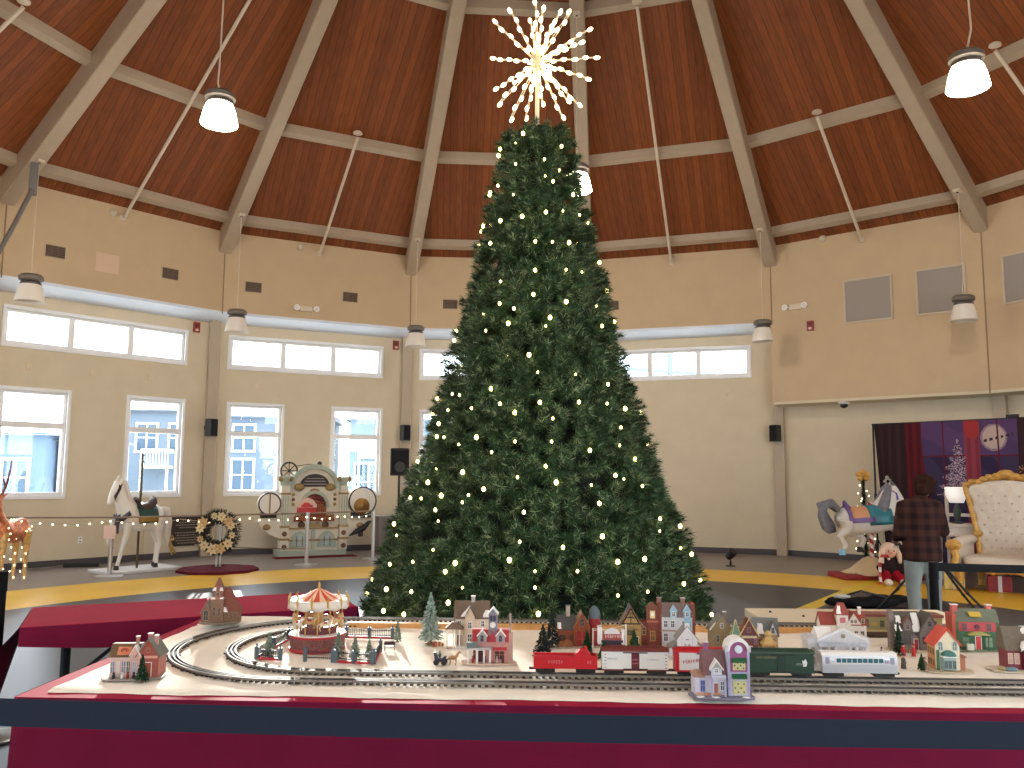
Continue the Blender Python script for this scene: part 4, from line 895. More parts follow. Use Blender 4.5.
fence('toy iron fence running back along left side of the toy carousel', -1.150, 3.87, -1.115, 4.29, 3)
fence('toy iron gate section of fence right before the toy carousel drum', -.917, 3.818, -.79, 3.803, 2, True)
fence('toy iron fence on red kerb behind three tiny firs, carousel front', -.775, 3.80, -.609, 3.767, 3)
fence('toy iron fence on red kerb along the right side of the carousel', -.602, 3.78, -.612, 4.02, 2)
fence('toy iron fence behind the carousel near the back track', -.84, 4.36, -.60, 4.335, 3)
SIS = [C(120,136,116), C(150,164,144), C(176,186,170)]; SIS2 = [C(146,166,152), C(176,194,184), C(204,216,206)]
for i, (x, y, h, r, lab) in enumerate(((-1.112,3.93,.105,.034,'pale green toy fir behind the fence at carousel near left'),(-1.05,4.255,.11,.032,'pale green toy fir just left of carousel drum'),(-.785,3.895,.125,.034,'pale green toy fir before the drum, leftmost of three'),(-.705,3.875,.105,.032,'pale green toy fir, middle of three behind front fence'),(-.642,3.88,.09,.026,'pale green toy fir, rightmost of three behind front fence'))): minitree('toy_fir', lab, x, y, h, r, SIS, seed=i+5)
minitree('toy_fir', 'tall frosted pale green toy fir between carousel and cream mansion', -.397, 4.22, .25, .070, SIS2, seed=21, rings=11)
minitree('toy_fir', 'small grey green toy fir left of the tall frosted one', -.565, 4.26, .112, .026, SIS, seed=22)
DK = [C(24,34,36), C(36,48,48), C(48,60,58)]
minitree('toy_fir', 'blackish green toy fir nearest the red gondola car', .148, 3.87, .16, .058, DK, seed=23); minitree('toy_fir', 'blackish green toy fir behind another one by the brick barn', .202, 4.16, .17, .055, DK, seed=24)
GRN = [C(24,74,44), C(36,96,54), C(52,112,66)]
minitree('toy_fir', 'green toy fir at right wall of the brick barn', .36, 4.0, .115, .035, GRN, seed=25); minitree('toy_fir', 'bushy green toy fir behind red crane cab', .43, 3.90, .085, .045, GRN, seed=26); minitree('toy_fir', 'green toy fir beside white pole of the snack stand', .578, 3.985, .12, .042, GRN, seed=27); minitree('toy_fir', 'dark slate toy fir behind the red silo, brick barn', .432, 4.22, .17, .036, DK, seed=29)
# 4 cream mansion
t = H('village_mansion', 'cream two storey mansion with brown roof and porch behind the red station', -.20, 4.16, .03)
CM = C(216,196,172); BRF = C(112,92,76, .6, .12); base(t, 11.5, 6, SNOWC, -1, 1, .6, 7)
walls(t, -7, 9, 0, 8, 14.5, CM); gable(t, -7, 9, 0, 8, 14.5, 6.4, CM, BRF, 'x', .8); walls(t, -2.2, 2.6, -1.6, 0, 14.5, CM, name='bay'); gable(t, -2.2, 2.6, -1.6, 3, 14.5, 4.4, CM, BRF, 'y', .6)
patch(t, [(-4.6,-1.,14.4),(-1.6,-2.4,14.6),(.4,1.6,19.6),(-.8,2.4,18.6)]); patch(t, [(6.2,-.8,14.2),(9.6,-.8,14.2),(9.5,1.6,17.4),(7.6,1.6,17.4)])
for x in (-5, 6.4): win(t, x, 9.6, 1.4, 2.6, -.05, SNOWC)
win(t, .2, 9., 1.6, 2.8, -1.65, SNOWC); win(t, .2, 2.2, 1.9, 4, -1.65, SNOWC); win(t, 4.8, 2.2, 2.2, 5, -.05, C(190,170,140))
hip(t, -11, -3.4, -4.4, 1, 9., 3., BRF, .3, .6, 'porch_roof'); 
for x in (-10.6, -7.6, -4.6): G().cyl((x,-4.,.5), (x,-4.,9), .32, n=8).obj('porch_post', SNOWC, t)
door(t, -5, 2.2, 5, -.05, C(120,84,60), .6); G().bx(-11, -3.5, -4.6, 0, 0, .9).obj('porch_floor', C(206,190,170), t); chim(t, 1.4, 4.4, 19, 23.4, 1.8, C(176,168,160), SNOWC)
# 5 red and pink station
t = H('village_station', 'pink and red station with clock tower and white columns, front of mansion', -.10, 3.80, .0)
PK, RR = C(206,150,140), C(176,52,60); GY = C(140,132,142); base(t, 12.5, 5.6, C(214,186,168), .5, 1, .7, 9)
walls(t, -6.5, 8.6, 0, 8, 9.6, PK); G().prism([(-.7,9.4),(8.7,9.4),(6.6,14.4),(1.8,14.4)], -7.2, 9.2, 'yz').obj('roof', RR, t)
for x in (-2.6, 5.6): walls(t, x-2, x+2, -.9, 3, 12., C(170,160,164), 9.4, 'dormer'); gable(t, x-2, x+2, -.9, 3, 12., 2.2, C(170,160,164), SNOWC, 'y', .4); win(t, x, 9.9, 1., 1.8, -.95, C(120,110,120), None, True)
walls(t, .1, 4., .6, 4.4, 21.5, GY, 9.4, 'clock_tower'); gable(t, .1, 4., .6, 4.4, 21.5, 2.2, GY, SNOWC, 'y', .5); G().lathe([(1.25,0),(1.25,-.3),(1.1,-.35)], (2.05,.6,16.6), 20, 'y').obj('clock_face', SNOWC, t); G().prism([(.3,9.4),(3.8,9.4),(2.05,14.6)], -.8, .6, 'xz').obj('front_gable', RR, t)
for x in (1.3, 2.8): win(t, x, 18.6, .7, 1.6, .55, C(90,80,110), C(56,44,84), True)
g = G().bx(-9, 1.5, -4.2, 0, 6.6, 7.4); g.obj('porch_roof', C(196,190,186), t)
G().bx(-9.2, -4.6, -4.4, -.4, 7.4, 9.6).obj('balcony', C(110,122,122), t)
for x in (-8.4, -4.6, -1.5, 1.2): G().cyl((x,-3.8,.6), (x,-3.8,6.7), .42, n=10).obj('column', SNOWC, t)
door(t, -3, 2.6, 5, -.05, C(90,40,44), .6); win(t, -5.6, 2, 1.6, 3.6, -.05, C(190,130,120)); G().bx(2.2, 8.4, -1.5, 0, 6, 7.1).obj('awning', C(196,60,70), t); win(t, 5.2, 1.8, 4, 3.6, -.05, C(200,140,130), C(80,50,50))
walls(t, 8.6, 11, 1, 4.4, 13, C(196,160,150), name='side_tower'); chim(t, 9.8, 2.4, 13, 21, .9, C(176,158,150)); G().box((9.8,2.4,20), (3,.4,.4)).obj('weather_vane', C(96,96,100), t)
for x, c in ((-6.4,(160,60,60)),(4.2,(190,180,176)),(6.8,(70,40,44)),(-1,(80,70,110))): G().ball((x,-3.,1.9), (.6,.5,1.2)).ball((x,-3.,3.4), .45).obj('little_figure', C(*c), t, smooth=True)
# horse and carriage
t = thing('toy_carriage', 'tiny dark carriage drawn by a brown horse before pink station', 'toy carriage', (-.285, 3.765, SZ), LRZ, None, .01)
G().prism([(-4.6,1.6),(-.6,1.4),(.4,3.4),(-.4,3.8),(-1.6,2.8),(-3.4,2.9),(-4.4,5.6),(-5.2,5.4)], -1.3, 1.3, 'xz').obj('carriage_body', C(52,62,82), t)
for x in (-4, -.6):
    for y in (-1.5, 1.3): G().lathe([(1.3,0),(1.3,.2),(1.05,.2),(1.05,0)], (x,y,1.3), 16, 'y').obj('wheel', C(60,54,54), t)
G().ball((-2.6,0,4.2), (.7,.7,1.1)).ball((-2.6,0,5.7), .5).obj('driver', C(72,92,84), t, smooth=True)
g = G().ball((3.2,0,3.2), (1.9,.7,.95)); g.tube([(4.5,0,3.6),(5.6,0,5.2),(5.8,0,5.8)], [.7,.5,.42], 8).tube([(5.7,0,5.7),(6.7,0,5.1)], [.42,.25], 8).tube([(1.5,0,3.5),(.9,0,2)], [.2,.12], 6)
for x in (1.9, 4.4):
    for y in (-.4, .4): g.tube([(x,y,2.8),(x+.2,y,1.4),(x,y,0)], [.4,.24,.2], 6)
g.obj('horse', C(180,132,92), t, smooth=True); G().tube([(.2,.6,2.4),(4.2,.7,3)], .12, 5).tube([(.2,-.6,2.4),(4.2,-.7,3)], .12, 5).obj('shaft', C(60,54,54), t)
# 6 brick barn with silo
t = H('village_barn', 'brick barn with dark roof and red domed silo before the big tree', .325, 4.17, .05)
B2 = M_bricks('barn_brick', (150,78,52), (128,62,44), (172,120,90), 1.1); DR = C(78,76,76, .6, .12); base(t, 11, 5, C(196,180,160), 0, 1, .5, 11)
walls(t, -9, -1, 0, 8, 9, B2); gable(t, -9, -1, 0, 8, 9, 5.2, B2, DR, 'x', .7); walls(t, -1.4, 6.4, -1, 8, 9.5, B2); gable(t, -1.4, 6.4, -1, 8, 9.5, 6.6, B2, C(150,92,60), 'y', .6)
G().bx(-.2, 5.2, -1.15, -1, .4, 7.6).obj('barn_door', C(150,36,36), t); G().bx(-.2,5.2,-1.25,-1.1,3.7,4.1).bx(2.3,2.7,-1.25,-1.1,.4,7.6).obj('door_brace', C(186,70,60), t); win(t, 2.5, 10.2, 1.8, 2.4, -1.05, C(140,96,70), C(60,60,60), True)
G().cyl((9,3,0), (9,3,13.6), 2.7, n=22).obj('silo', C(158,42,42), t, smooth=True); G().lathe([(2.95,13.4),(2.9,15.2),(2.4,17.2),(1.3,18.8),(.2,19.4)], (9,3,0), 22).obj('silo_dome', C(84,98,106), t, smooth=True)
chim(t, -4, 4, 14, 19, 1.9, C(176,160,146), C(110,120,116)); patch(t, [(-9.6,-.8,8.7),(-7.6,-.8,8.7),(-7.8,1.4,11.4),(-9.6,1.4,11.4)])
for x, y, r in ((-8,-2.6,1.5),(-5,-3,1.9),(-3.4,-2.4,1.2)): G().lathe([(r,-.5),(r*1.05,0),(r,.5),(r*.3,.5)], (x,y,r+.3), 14, 'y').obj('wagon_wheel', C(150,96,56), t)
for x in (-9.3, -6.2, -2.6): win(t, x if x > -9 else -7.6, 3.4, 1.1, 2.2, -.05, C(110,60,40))
# 7 snack stand with poles and wires
t = H('snack_stand', 'white and maroon snack stand with awning behind white boxcar', .475, 3.96, .0, 'toy stand')
base(t, 7, 4, C(190,176,160), .2, 0, .4, 13); walls(t, -5, 4.2, 0, 5, 7, C(74,58,64)); G().bx(-5.4, 4.6, -2, 5.4, 6.6, 7.6).obj('awning', C(70,60,78), t)
G().bx(-4.8, 4.4, -1.4, -.8, 7.6, 11.2).obj('sign_board', C(168,74,68), t); g = G(); g.prism([(-4.4+.0,10.4),(3.6,10.4),(2.2,12.4),(-.4,13.2),(-3,12.4)], -1.6, -1.3, 'xz'); g.obj('sign_top', C(224,220,220), t); marks(t, -3.6, 3.2, 8.6, 1.4, -1.42, C(226,196,190), seed=15)
G().bx(-7, -4.9, -1.6, 4, 5.6, 13.4).obj('white_tower', C(232,228,226), t, bevel=.2); G().bx(4, 5.4, -1.6, 2, 5.6, 12.4).obj('white_post_panel', C(230,226,224), t, bevel=.2)
for x, c in ((-3.4,(180,150,140)),(-1,(110,130,130)),(1.4,(60,56,84)),(3.4,(140,50,52))): G().ball((x,-2.4,2.2), (.7,.6,1.5)).ball((x,-2.4,4.1), .55).obj('little_figure', C(*c), t, smooth=True)
t = thing('flag_wires', 'two white poles with cream wires stretched over the snack stand', 'wires', (.47, 3.97, SZ), LRZ, None, .01)
G().cyl((-8.6,-1,0), (-8.6,-1,12.6), .3, n=8).obj('pole', C(220,214,204), t); G().cyl((6.6,-1.8,0), (6.6,-1.8,14.8), .38, n=8).obj('pole', C(228,224,220), t)
for za, zb in ((12.4,12.),(11.6,14.4)): G().tube([(-8.6,-1,za),(-2,-1.6,12.2),(6.6,-1.8,zb)], .16, 6).obj('wire', C(224,206,170), t)
# 8 tudor house and brick clock tower
t = H('village_tudor_hall', 'gold gabled tudor hall with brick clock tower behind white boxcar', .62, 4.17, -.02)
GO = C(190,152,92); TB = C(66,52,44); B3 = M_bricks('village_dark_brick', (140,66,56), (120,54,48), (168,124,108), 1.2); base(t, 11, 5, C(196,176,146), 0, 1, .5, 15)
walls(t, -8, 2, 0, 8, 11, GO); gable(t, -8, 2, -.2, 8, 11, 8.2, GO, C(116,80,66), 'y', .7); g = G()
for a, b in (((-7,11.3),(-3,18.4)),((1,11.3),(-3,18.4))): g.tube([(a[0],-.35,a[1]),(b[0],-.35,b[1])], .3, 4)
g.bx(-7.6,1.6,-.45,-.2,10.8,11.5).bx(-5.6,-.4,-.45,-.2,13.8,14.3).bx(-3.2,-2.8,-.45,-.2,11,17); g.obj('timber_frame', TB, t); win(t, -3, 14.6, 1.4, 1.6, -.25, TB, WPANE); win(t, -3, 6, 2.8, 3, -.05, TB, C(120,110,90)); win(t, -6.2, 2, 1.6, 3, -.05, TB); door(t, -.4, 2, 4.6, -.05, C(90,54,40), .4)
hip(t, -6.4, .4, -2.2, 0, 8.4, 1.8, C(150,120,80), .3, .3, 'hood'); G().loft([[(-5.6,1,15),(-2.6,1,15),(-2.6,4,15),(-5.6,4,15)],[(-4.2,2.4,21),(-4,2.4,21),(-4,2.6,21),(-4.2,2.6,21)]]).obj('spirelet', C(96,104,116), t)
walls(t, 2, 5.6, 1, 8, 12, B3, name='link'); walls(t, 5, 10, -.5, 5, 18.6, B3, name='clock_tower'); hip(t, 5, 10, -.5, 5, 18.6, 2.6, C(120,76,62), .3, .5, 'tower_roof'); G().bx(6.3, 8.7, -.75, -.5, 14, 17.6).obj('clock_panel', C(226,204,150), t); G().lathe([(.8,0),(.8,-.2),(.7,-.22)], (7.5,-.75,15.9), 16, 'y').obj('clock_face', SNOWC, t)
G().bx(4.7, 10.3, -.8, -.5, 12, 12.9).obj('cornice', C(190,110,90), t); win(t, 7.5, 3.4, 1.9, 4.4, -.55, C(206,160,90), C(120,84,60)); win(t, 3.4, 6, 1.4, 3.4, .95, C(196,160,130)); patch(t, [(.6,-.9,12.6),(3,-.9,10.2),(3,5,10.2),(.6,5,12.6)])
# 9 blue and white victorian
t = H('village_victorian', 'white victorian house with blue dormers and brick ends behind white church', .815, 4.17, -.04)
WH = C(214,212,216); BL = C(150,192,212); base(t, 10, 5, C(196,180,160), 0, 1, .5, 17)
walls(t, -7.6, 7.6, 0, 8, 14.6, WH); G().prism([(-.7,14.4),(8.7,14.4),(6.4,20.6),(1.6,20.6)], -7.8, 7.8, 'yz').obj('roof', C(122,98,92, .6, .15), t)
for x in (-8.2, 8.0): G().bx(x-.9, x+.9, 0, 8, 0, 20.8).obj('brick_end', B3, t); chim(t, x if x < 0 else 3.4, 4, 20, 23, 2., C(140,100,90), C(170,160,156))
for x in (-1.6, 5): walls(t, x-1.6, x+1.6, -.8, 3, 17.6, BL, 14.4, 'dormer'); gable(t, x-1.6, x+1.6, -.8, 3, 17.6, 2.4, BL, C(180,204,214), 'y', .4); win(t, x, 15, 1.3, 2., -.85, SNOWC, C(40,66,80))
for x in (-5.4, -2, 3.4, 6.2): win(t, x, 9.6, 1.6, 3, -.05, SNOWC, C(70,74,84))
for x in (-5.4, 5.6): win(t, x, 3, 1.8, 3.6, -.05, SNOWC, C(70,74,84))
G().bx(-7.8, 7.8, -.5, 0, 7.6, 8.3).obj('belt_course', C(180,150,140), t); walls(t, 3.4, 6.6, -1.2, 0, 14, BL, 8.6, 'bay')
# 10 white wooden church
t = H('village_church', 'small white gabled church with grey roof above the red roofed boxcar', .815, 3.93, -.03)
WC = C(226,222,226); GRF = C(140,134,132); base(t, 9, 4.6, C(220,206,196), 0, .6, .4, 19)
walls(t, -4.6, 4.6, 0, 9, 8.6, WC); gable(t, -4.6, 4.6, 0, 9, 8.6, 5.6, WC, GRF, 'y', .6); G().bx(-1,1,-.3,1.2,8.6,15.6).obj('bell_gable', WC, t, bevel=.15); walls(t, -8, -4.6, 1, 8, 4, WC, name='aisle'); walls(t, 4.6, 8, 1, 8, 4, WC, name='aisle')
for s in (-1, 1): G().prism([(s*4.4,6.2),(s*8.6,3.8),(s*8.6,4.4),(s*4.4,7)], .6, 8.4, 'xz').obj('aisle_roof', GRF, t)
win(t, 0, 8.4, .9, 2.8, -.05, C(170,166,176), C(60,58,66), True)
for x in (-.9, .9): win(t, x, 5.4, .6, .8, -.05, C(200,196,200), C(60,56,60))
door(t, 0, 2.4, 3.2, -.05, C(176,96,70), .4); 
for x in (-2.4, 2.4): G().bx(x-.12, x+.12, -.15, 0, 0, 9.6).obj('pilaster', C(190,184,190), t)
walls(t, -3.4, 3.4, 9, 11, 11, WC, name='chancel')
# 11 lilac shop with clock tower
t = H('village_clock_shop', 'lilac shop with clock tower at the front table edge, nearest of all', .80, 3.25, .02)
LI, LW = C(176,170,206), C(208,206,222); PLR = C(124,88,92, .6, .12); PU = C(160,84,132); base(t, 12, 5.6, C(122,120,140), .2, .8, 1.1, 21)
walls(t, -10, -4.8, 0, 7, 7.4, LW); hip(t, -10, -4.8, 0, 7, 7.4, 1.9, C(170,130,116), .6, .4); win(t, -7, 2.4, 1.5, 3.8, -.05, LI, C(60,100,170))
walls(t, -6, 1.4, -.8, 8, 8.6, LW); G().prism([(-1.4,8.4),(8.6,8.4),(6.4,16.6),(3.,16.8)], -6.6, 1.8, 'yz').obj('roof', PLR, t)
walls(t, -4, 0, -1.6, 2, 11, LW, 8.4, 'dormer'); gable(t, -4, 0, -1.6, 2, 11, 2.6, C(176,172,166), SNOWC, 'y', .6, .7); win(t, -2, 9.6, 1.1, 1.4, -1.65, SNOWC, C(90,90,100))
G().bx(-4.2, 1.2, -3., -.8, 7.8, 8.7).obj('porch_roof', C(206,206,224), t)
for x in (-4, 1.): G().bx(x-.35, x+.35, -2.9, -2.3, 1, 7.8).obj('porch_post', LI, t)
door(t, -2.2, 1.6, 4.4, -.85, C(170,110,96), 1.1); win(t, .2, 3, 1.2, 3, -.85, SNOWC, C(70,90,120)); G().bx(-9.8, -.5, -1.2, -.8, 1.1, 2.).obj('flower_ledge', C(206,150,120), t)
chim(t, -4.8, 4.4, 15, 19.6, 1.7, C(150,90,130), SNOWC)
walls(t, 2.2, 10.4, -1.4, 6, 17.4, LW, name='clock_tower'); 
for x in (2.2, 9.6): G().bx(x, x+.9, -1.8, -1.3, 1, 17.6).obj('pilaster', LI, t)
G().prism([(3,17.4),(9.7,17.4)]+[(6.35+3.4*math.cos(a), 17.4+3.6*math.sin(a)) for a in [PI*i/12 for i in range(1,12)]], -1.3, 6, 'xz').obj('arched_gable', PU, t)
G().prism([(6.35+4.4*math.cos(a), 17.6+4.7*math.sin(a)) for a in [PI*i/14 for i in range(15)]]+[(6.35+3.3*math.cos(a), 17.4+3.5*math.sin(a)) for a in [PI*i/14 for i in range(14,-1,-1)]], -1.9, 6, 'xz').obj('snowy_arch', SNOWC, t, bevel=.2)
G().bx(3.2, 9.5, -1.6, -1.4, 9.8, 17.4).obj('purple_panel', PU, t); G().lathe([(1.5,0),(1.5,-.35),(1.3,-.4)], (6.35,-1.6,18.2), 24, 'y').obj('clock_face', C(216,222,232), t)
YW = C(214,206,150); GNN = C(40,96,64)
for z, h in ((10.6,3.2),(1.9,4.6)):
    f = G().bx(4.1, 8.8, -1.95, -1.5, z, z+h).obj('display_window', YW, t); r_ = random.Random(int(z))
    for i in range(4):
        for j in range(3):
            if (i+j) % 2: G().box((4.8+1.1*i, -2., z+.7+h*.32*j), (.55,.15,.55), ry=.78).obj('diamond_pane', C(60,80,56), f)
for z in (14, 8): G().prism([(-1.4,z+1.3),(-2.9,z),(-2.9,z-.5),(-1.4,z-.2)], 3.6, 9.2, 'yz').obj('green_awning', GNN, t)
G().bx(2.2, 10.4, -1.7, -1.4, 9.2, 9.9).obj('belt_course', LI, t)
for x in (1.9, 10.4): G().bx(x-.5, x+.6, -1.9, -.9, 17.2, 19.4).obj('corner_finial', LW, t)
for x, y in ((-8.5,-3.4),(-3,-4),(8.4,-3.6)): G().ball((x,y,1.1), (1.6,.8,.4)).obj('snow_drift', SNOWC, t, smooth=True)
# 12 gothic cluster
t = H('village_gatehouse', 'maroon gabled gatehouse with green pointed turret behind green boxcar', 1.095, 3.95, -.03)
MR = C(112,62,66); GDN = C(176,132,70); base(t, 9, 4.5, C(196,176,140), 0, .8, .5, 23)
walls(t, -3, 5, 0, 7, 10, MR); gable(t, -3, 5, 0, 7, 10, 6.6, MR, C(132,80,60), 'y', .6); G().tube([(-3.6,-.9,9.7),(1,-.9,17.4),(5.6,-.9,9.7)], .35, 6).obj('gold_bargeboard', C(212,176,128), t); win(t, 1, 11.6, 1.2, 2, -.05, C(160,110,90), C(70,60,80)); G().bx(-2.4, 4.4, -1.3, 0, 9, 9.9).obj('cornice', C(206,190,160), t)
door(t, 1, 2.6, 4.6, -.05, C(44,38,60), .5); win(t, 4, 6, 1., 2.2, -.05, C(150,110,130), C(120,90,120)); win(t, -2, 6, 1., 2.2, -.05, C(150,110,130), C(120,90,120)); walls(t, -6.6, -3, -.6, 3, 10, C(190,176,110), name='turret'); G().loft([[(-6.9,-.9,10),(-2.7,-.9,10),(-2.7,3.3,10),(-6.9,3.3,10)],[(-4.9,1.1,17),(-4.7,1.1,17),(-4.7,1.3,17),(-4.9,1.3,17)]]).obj('turret_roof', C(92,120,100), t)
g = G()
for a, b in ((-6.9,-.9),(-2.7,-.9),(-2.7,3.3),(-6.9,3.3)): g.tube([(a,b,10),(-4.8,1.2,17)], .2, 5)
g.obj('turret_ribs', C(206,190,140), t); win(t, -4.8, 6, 1.8, 2.6, -.65, C(196,180,120), C(206,206,110)); chim(t, -.6, 3, 14, 17.4, 1.2, C(130,90,70)); chim(t, 1, -.5, 16.8, 18.2, .5, C(200,170,110))
t = H('village_house', 'grey roofed house with snow on it, left behind maroon gatehouse', 1.02, 4.11, .05)
walls(t, -5, 5, 0, 8, 9.6, C(160,140,104)); gable(t, -5, 5, 0, 8, 9.6, 6.4, C(160,140,104), C(130,128,124), 'y', .7); patch(t, [(-5.8,-.6,9.2),(-2.4,-.6,13.2),(-2.4,2,13.2),(-5.8,2,9.2)]); win(t, -2, 4, 1.4, 3, -.05, C(190,180,170)); win(t, 2, 4, 1.4, 3, -.05, C(190,180,170)); win(t, 0, 10.6, 1.2, 2, -.05, SNOWC); chim(t, 2.4, 4, 12, 17.4, 1.4, C(140,110,90), SNOWC); base(t, 6.6, 5, SNOWC, 0, 3, .4, 25)
t = H('village_house', 'grey roofed house with white gable, right behind maroon gatehouse', 1.225, 4.07, -.12)
walls(t, -6, 5, 0, 8, 8.6, C(176,150,116)); gable(t, -6, 5, 0, 8, 8.6, 6.4, C(176,150,116), C(116,118,118), 'x', .7); walls(t, .6, 4.6, -1.6, 0, 8.6, C(190,160,128), name='front_bay'); gable(t, .6, 4.6, -1.6, 3, 8.6, 5.6, C(226,224,222), C(104,106,110), 'y', .5); win(t, 2.6, 9.4, 1., 2.2, -1.65, C(150,150,150), C(80,90,90)); patch(t, [(-4.6,-.5,8.6),(-1.4,-.5,8.6),(-1.8,2.4,13),(-4,2.4,13)]); win(t, 2.6, 3, 1.4, 2.8, -1.65, C(180,130,80), C(120,80,50), True); win(t, -3, 3, 1.6, 3, -.05, C(180,130,80), C(90,66,46)); base(t, 7, 5, C(214,198,170), 0, 3, .4, 27)
t = H('bandstand', 'gold scroll topped stand in front of the grey roofed pair', 1.19, 3.93, -.05, 'toy stand')
walls(t, -3, 3.4, 0, 4, 6, C(176,128,76)); G().bx(-1.2, 1.4, -.15, 0, .4, 4.4).obj('dark_arch', C(40,30,30), t); G().lathe([(3.6,6),(3.8,7),(2.6,8),(1.4,9.6),(1.8,10.8),(.8,12),(.1,12.4)], (.2,2,0), 18).obj('scroll_roof', C(206,170,110), t, smooth=True); G().ball((-1.2,0,6.4), (1.2,.8,.6)).ball((1.8,0,6.4), (1.2,.8,.6)).obj('snow_cap', SNOWC, t, smooth=True)
for x in (-2.6, 3.): G().cyl((x,-.5,0), (x,-.5,6), .35, n=8).obj('post', C(214,178,110), t)
# 13 white town hall
t = H('village_town_hall', 'white classical town hall with pediment behind the silver coach', 1.435, 3.73, -.03)
TH_ = C(206,202,204); base(t, 14.5, 6, C(214,206,200), 0, 2, .7, 29)
walls(t, -13, 13, 0, 10, 11.4, TH_); G().bx(-13.4, 13.4, -.5, 10.4, 11.2, 12.4).obj('cornice', C(214,210,212), t); G().bx(-12.6, 12.6, 0, 10, 12.4, 13.6).obj('parapet', TH_, t)
G().prism([(-9,12.4),(12,12.4),(1.5,17.2)], -1.8, .4, 'xz').obj('pediment', TH_, t); G().prism([(-9.6,12.2),(-9,13),(1.5,17.9),(12,13),(12.6,12.2),(12,12.2),(1.5,16.9),(-9,12.2)], -2.2, .6, 'xz').obj('pediment_moulding', C(224,220,220), t)
G().prism([(-.4,12.4),(10.4,12.4),(10.4,13.2),(5,17.2),(-.4,13.4)], -9, -2, 'yz').obj('roof_snow', SNOWC, t); G().lathe([(.9,0),(.9,-.3),(.7,-.35)], (1.5,-1.8,14.4), 14, 'y').obj('round_crest', C(150,130,110), t)
G().bx(-9, 12, -1.9, 0, 10, 11.4).obj('frieze', C(196,194,204), t); marks(t, -5.6, 8.6, 10.25, .85, -1.92, C(140,140,160), seed=31)
for x in (-8.2, -4.4, -1.6, 4.6, 7.4, 11.2): G().cyl((x,-1.2,.6), (x,-1.2,10), .55, .48, n=12).obj('column', C(214,210,212), t, smooth=True)
for x in (-11, -6.3, -3, 6, 9.3): win(t, x, 6.6, 1.3, 2.4, -.05, C(186,182,184), C(140,130,116)); win(t, x, 2, 1.3, 2.6, -.05, C(186,182,184), C(140,130,116), True)
door(t, 1.5, 3.4, 4, -.05, C(60,56,60), .6); G().prism([(1.5+2.4*math.cos(a), 4.6+1.8*math.sin(a)) for a in [PI*i/8 for i in range(9)]], -.3, 0, 'xz').obj('fanlight', C(50,48,50), t); G().bx(-2, 5, -3, -.5, 0, .9).obj('steps', C(200,196,190), t)
# 14 red roofed white house behind hall
t = H('village_house', 'white house with red roof and red capped tower behind the town hall', 1.66, 4.24, -.04)
RF = C(150,66,56, .6, .1); WW = C(222,212,200); base(t, 12, 5, C(206,196,180), 0, 2, .4, 33)
walls(t, -11, 11, 0, 8, 10.4, WW); gable(t, -11, -4, 0, 8, 10.4, 4.8, WW, RF, 'x', .5); gable(t, 4, 11, 0, 8, 10.4, 4.6, WW, RF, 'x', .5); gable(t, 1., 8.4, -.8, 6, 10.4, 5.6, WW, RF, 'y', .6)
walls(t, -3.6, 2, -1.4, 4, 15, WW, name='tower'); G().loft([[(-4.2,-2,15),(2.6,-2,15),(2.6,4.6,15),(-4.2,4.6,15)],[(-2.2,.4,20.6),(.6,.4,20.6),(.6,2.2,20.6),(-2.2,2.2,20.6)]]).obj('tower_roof', RF, t); patch(t, [(-4,-1.8,15.6),(-1.6,-1.8,15.6),(-1.6,-.2,19.4),(-3,-.2,19.4)])
G().bx(-2.1, .5, -1.6, -1.4, 11.2, 13.8).obj('flag', C(196,110,120), t); 
for x in (3.8, 5.6): win(t, x, 11.4, .7, 1., -.85, C(160,140,130))
chim(t, 9, 4, 13, 18, 1.4, C(214,206,196), SNOWC); win(t, 9.4, 11, 1.2, 2, -.05, C(180,160,140))
for x in (-9, -6, 6, 9): win(t, x, 4, 1.4, 3, -.05, C(190,176,160))
# 15 olive building
t = H('village_inn', 'long olive building with brown roof edge behind the stone cottage', 2.10, 4.48, -.02)
OL = C(150,140,92); walls(t, -26, 17, 0, 9, 10.2, OL); G().bx(-26.6, 17.6, -.9, 9.6, 10, 11.4).obj('flat_roof', C(128,66,56), t, bevel=.1); G().bx(-26, 17, -.5, 0, 2.4, 3.4).obj('ledge', C(196,176,120), t); G().bx(-26.4, 17.4, -1, 9.4, 0, 2.2).obj('plinth', C(90,62,44), t)
for x in (-22, -14, 8, 13): win(t, x, 5, 1.7, 2.9, -.05, C(110,100,66), C(70,66,50), x < -18)
G().bx(-19.5, -16.6, -.2, 0, 5.6, 7).obj('small_sign', C(190,150,70), t)
# 16 stone cottage
t = H('village_cottage', 'grey stone cottage with snow patches on brown roofs, behind two red figures', 1.965, 4.13, -.03)
GS = M_bricks('grey_stone', (138,122,118), (116,102,100), (160,146,140), 1.2, .85, .6, .3); CR_ = C(84,76,68, .65, .15); base(t, 14, 5.4, C(222,206,180), 0, .6, .4, 35)
walls(t, -9.6, 2, 0, 8, 9.4, GS); gable(t, -9.6, 2, 0, 8, 9.4, 8., GS, CR_, 'x', .8); walls(t, 1.4, 11, -1.4, 8, 9., GS); gable(t, 1.4, 11, -1.4, 8, 9., 8.6, GS, CR_, 'y', .9)
walls(t, -11.6, -9.4, 2, 5, 18.4, GS, name='chimney_stack'); walls(t, -5.6, -1.8, -.2, 4, 12.8, GS, 9.2, 'dormer'); gable(t, -5.6, -1.8, -.2, 4, 12.8, 2.8, GS, C(110,74,64), 'y', .5)
